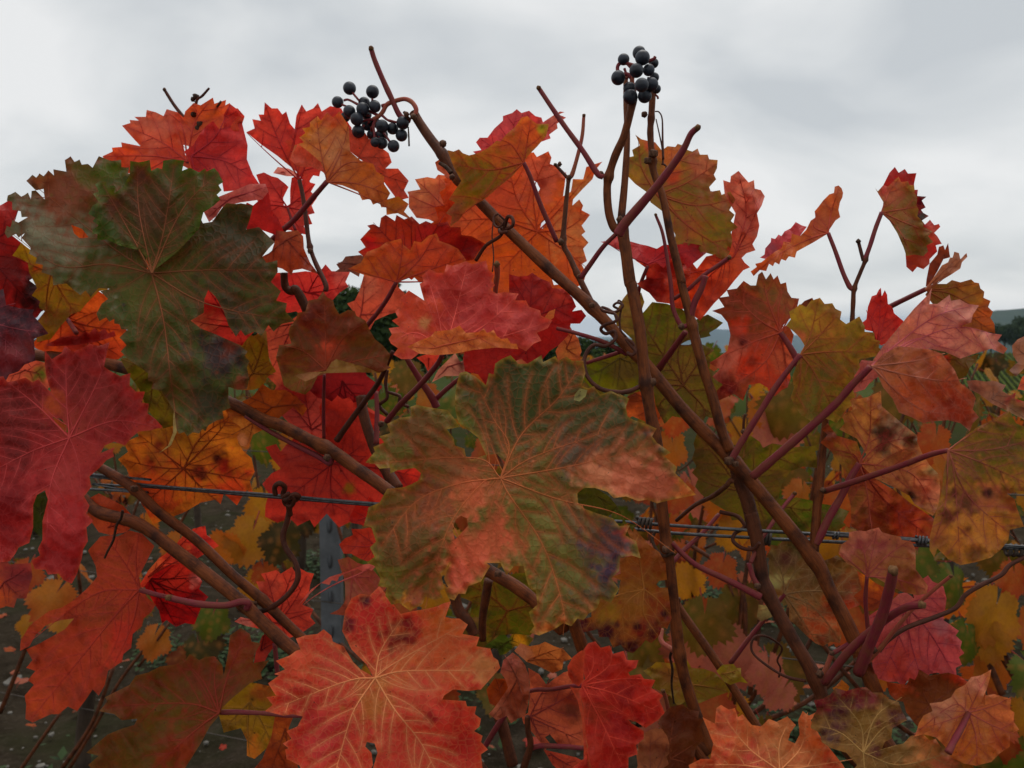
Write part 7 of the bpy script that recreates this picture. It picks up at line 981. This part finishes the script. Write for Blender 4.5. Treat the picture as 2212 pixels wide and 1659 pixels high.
# ------------------------------------------------------------------ distance: vineyard field, trees, hills
def greenmat(name, a_, b_, sc):
    m, t = newmat(name); g = G(t); n = g.noise(g.n('ShaderNodeTexCoord').outputs['Object'], sc, 6, .65); g.out(g.princ(g.mix(g.ramp(n, [(.3, 0.), (.7, 1.)]), a_, b_), .9, None, .0)); return m
M['hedge'] = greenmat('far_vine_row', (.055, .08, .014), (.11, .13, .028), .9); M['crown'] = greenmat('tree_crown', (.016, .03, .012), (.05, .07, .022), .8); M['trunk'] = simple('tree_trunk', (.06, .045, .035), .9, .1)
M['hill'] = greenmat('wooded_hill', (.018, .032, .022), (.05, .065, .035), .004)
rg = np.random.default_rng(11)
for i in range(44):
    x0 = 112+i*1.7; V_, F_ = [], []
    ys = np.linspace(198, 285, 42)
    for j, y in enumerate(ys):
        x = x0+.486*(y-240); z = float(terr(x, y)); hh = 1.35+rg.uniform(-.2, .2); w = .38+rg.uniform(-.1, .1); x += rg.uniform(-.08, .08)
        V_ += [(x-w, y, z+.35), (x-w*.9, y, z+hh*.7), (x+rg.uniform(-.15, .15), y, z+hh), (x+w*.9, y, z+hh*.7), (x+w, y, z+.35), (x, y, z-.2)]
        if j:
            for k in range(6): F_.append(((j-1)*6+k, (j-1)*6+(k+1) % 6, j*6+(k+1) % 6, j*6+k))
    F_ += [tuple(range(6)), tuple((len(ys)-1)*6+k for k in range(6))[::-1]]
    tag(mesh_obj('vine_row', V_, F_, M['hedge'], None, V_[0], smooth=False), 'green vine row running down the far vineyard field', 'vine row', 'rows of the far vineyard field')
def crown_mesh(seed):
    rg = np.random.default_rng(seed); V_, F_ = [], []
    blobs = [(rg.normal(0, .26), rg.normal(0, .26), .58+rg.uniform(-.22, .28), rg.uniform(.16, .28)) for _ in range(13)]
    for (bx, by, bz, br) in blobs:
        for j in range(230):
            d = rg.normal(0, 1, 3); d /= np.linalg.norm(d); p = np.array([bx, by, bz])+d*br*rg.uniform(.6, 1.05)*np.array([1, 1, .85]); s = rg.uniform(.016, .036); t1 = rg.normal(0, 1, 3); t1 /= np.linalg.norm(t1); t2 = np.cross(d, t1); b = len(V_)
            V_ += [p+t1*s, p+t2*s, p-t1*s, p-t2*s]; F_.append((b, b+1, b+2, b+3))
    me = bpy.data.meshes.new('crown'); me.from_pydata(np.array(V_).tolist(), [], F_); me.update(); me.materials.append(M['crown']); return me
CR = [crown_mesh(s) for s in (1, 2, 3, 4)]
P = catmull([(0, 0, -.05), (.015, 0, .2), (-.01, .01, .45), (.02, 0, .75)], 4); tv, tf = tube_geo(P, np.linspace(.03, .008, len(P)), 8)
for (bx, by, bz) in ((.25, .05, .62), (-.22, .1, .6), (.05, -.25, .66), (-.05, .22, .55)):
    v2, f2 = tube_geo(np.array([(0, 0, .3), (bx*.5, by*.5, .3+(bz-.3)*.6), (bx, by, bz)]), [.014, .009, .004], 6, True, len(tv)); tv = list(tv)+list(v2); tf = tf+f2
TR = bpy.data.meshes.new('trunk'); TR.from_pydata(np.array(tv).tolist(), [], tf); TR.materials.append(M['trunk'])
def far_tree(u, d, h, label, group, wf=1.0):
    x = (u-W/2)/FPX*d; o = empty('tree', (x, d, float(terr(x, d)))); tag(o, label, 'tree', group)
    for nm, me in (('trunk', TR), ('crown', random.choice(CR))):
        c = bpy.data.objects.new(nm, me); COL.objects.link(c); c.parent = o; c.scale = (h*wf, h*wf, h); c.rotation_euler = (0, 0, random.uniform(0, 6))
for u, d, h, wf in ((640, 48, 6.2, 1), (700, 46, 6.6, 1.1), (760, 46, 6.9, 1.1), (812, 50, 6.4, 1.1), (560, 50, 6.0, 1.1), (880, 56, 6.0, 1.2)): far_tree(u, d, h, 'dark green tree at the end of the rows behind the left leaves', 'trees behind the left half of the row', wf)
for u, d, h, wf in ((1180, 66, 5.2, 1.2), (1240, 64, 5.0, 1.3), (1300, 62, 4.6, 1.3), (1345, 66, 4.3, 1.3)): far_tree(u, d, h, 'low dark green tree seen beside the curled tendril', 'low trees at mid distance', wf)
for i in range(16): far_tree(2020+i*30, 294+random.uniform(-4, 8), random.uniform(10.5, 14), 'dark green tree on the wood edge above the far vineyard field', 'trees along the top of the vineyard field', 1.0)
def ridge(name, d, us, vs, base):
    V_, F_ = [], []; us = np.array(us, float); vs = np.array(vs, float); uu = np.sort(np.concatenate([us, np.linspace(us[0], us[-1], 90-len(us))])); vv = np.interp(uu, us, vs); rg = np.random.default_rng(int(d)); vv = vv+np.convolve(rg.normal(0, 2.4, 90), np.ones(5)/5, 'same')
    for q, (dd, f) in enumerate(((d*.72, 0), (d*.82, .35), (d*.92, .8), (d, 1), (d*1.12, .8), (d*1.3, 0))):
        for u, v in zip(uu, vv):
            top = CAM.z-(v-695)/FPX*d; V_.append(((u-W/2)/FPX*dd, dd, base+(top-base)*f+rg.normal(0, abs(d)*.0006)*(0 < f < 1)))
    for q in range(5):
        for k in range(89): F_.append((q*90+k, q*90+k+1, (q+1)*90+k+1, (q+1)*90+k))
    tag(mesh_obj(name, V_, F_, M['hill'], None, V_[0]), kind='structure')
ridge('hills', 2400, [1560, 1780, 1900, 2050, 2150, 2212, 2500, 2900, 3400, 4200, 5200], [819, 762, 725, 690, 672, 668, 664, 684, 700, 728, 819], -170)
ridge('hills', 8500, [-3400, -1500, -600, 400, 900, 1300, 1480, 1545, 1640, 1720, 1850, 2100, 2600, 4000, 6000], [749, 722, 735, 728, 735, 740, 722, 712, 716, 724, 720, 728, 735, 722, 749], -262)
# haze: pale air between here and the far hills
m, t = newmat('haze'); g = G(t); pv = g.n('ShaderNodeVolumePrincipled'); pv.inputs['Color'].default_value = (.62, .8, 1, 1); pv.inputs['Density'].default_value = 7.5e-5; o_ = g.n('ShaderNodeOutputMaterial'); g.l(pv.outputs[0], o_.inputs['Volume'])
bx = [(x, y, z) for z in (-300, 60) for x, y in ((-14500, -14500), (14500, -14500), (14500, 14500), (-14500, 14500))]
tag(mesh_obj('haze', bx, [(3, 2, 1, 0), (4, 5, 6, 7), (0, 1, 5, 4), (1, 2, 6, 5), (2, 3, 7, 6), (3, 0, 4, 7)], m, None, (0, 0, 0), smooth=False), 'thin pale haze in the air over the whole vineyard and hills', 'haze', kind='stuff')
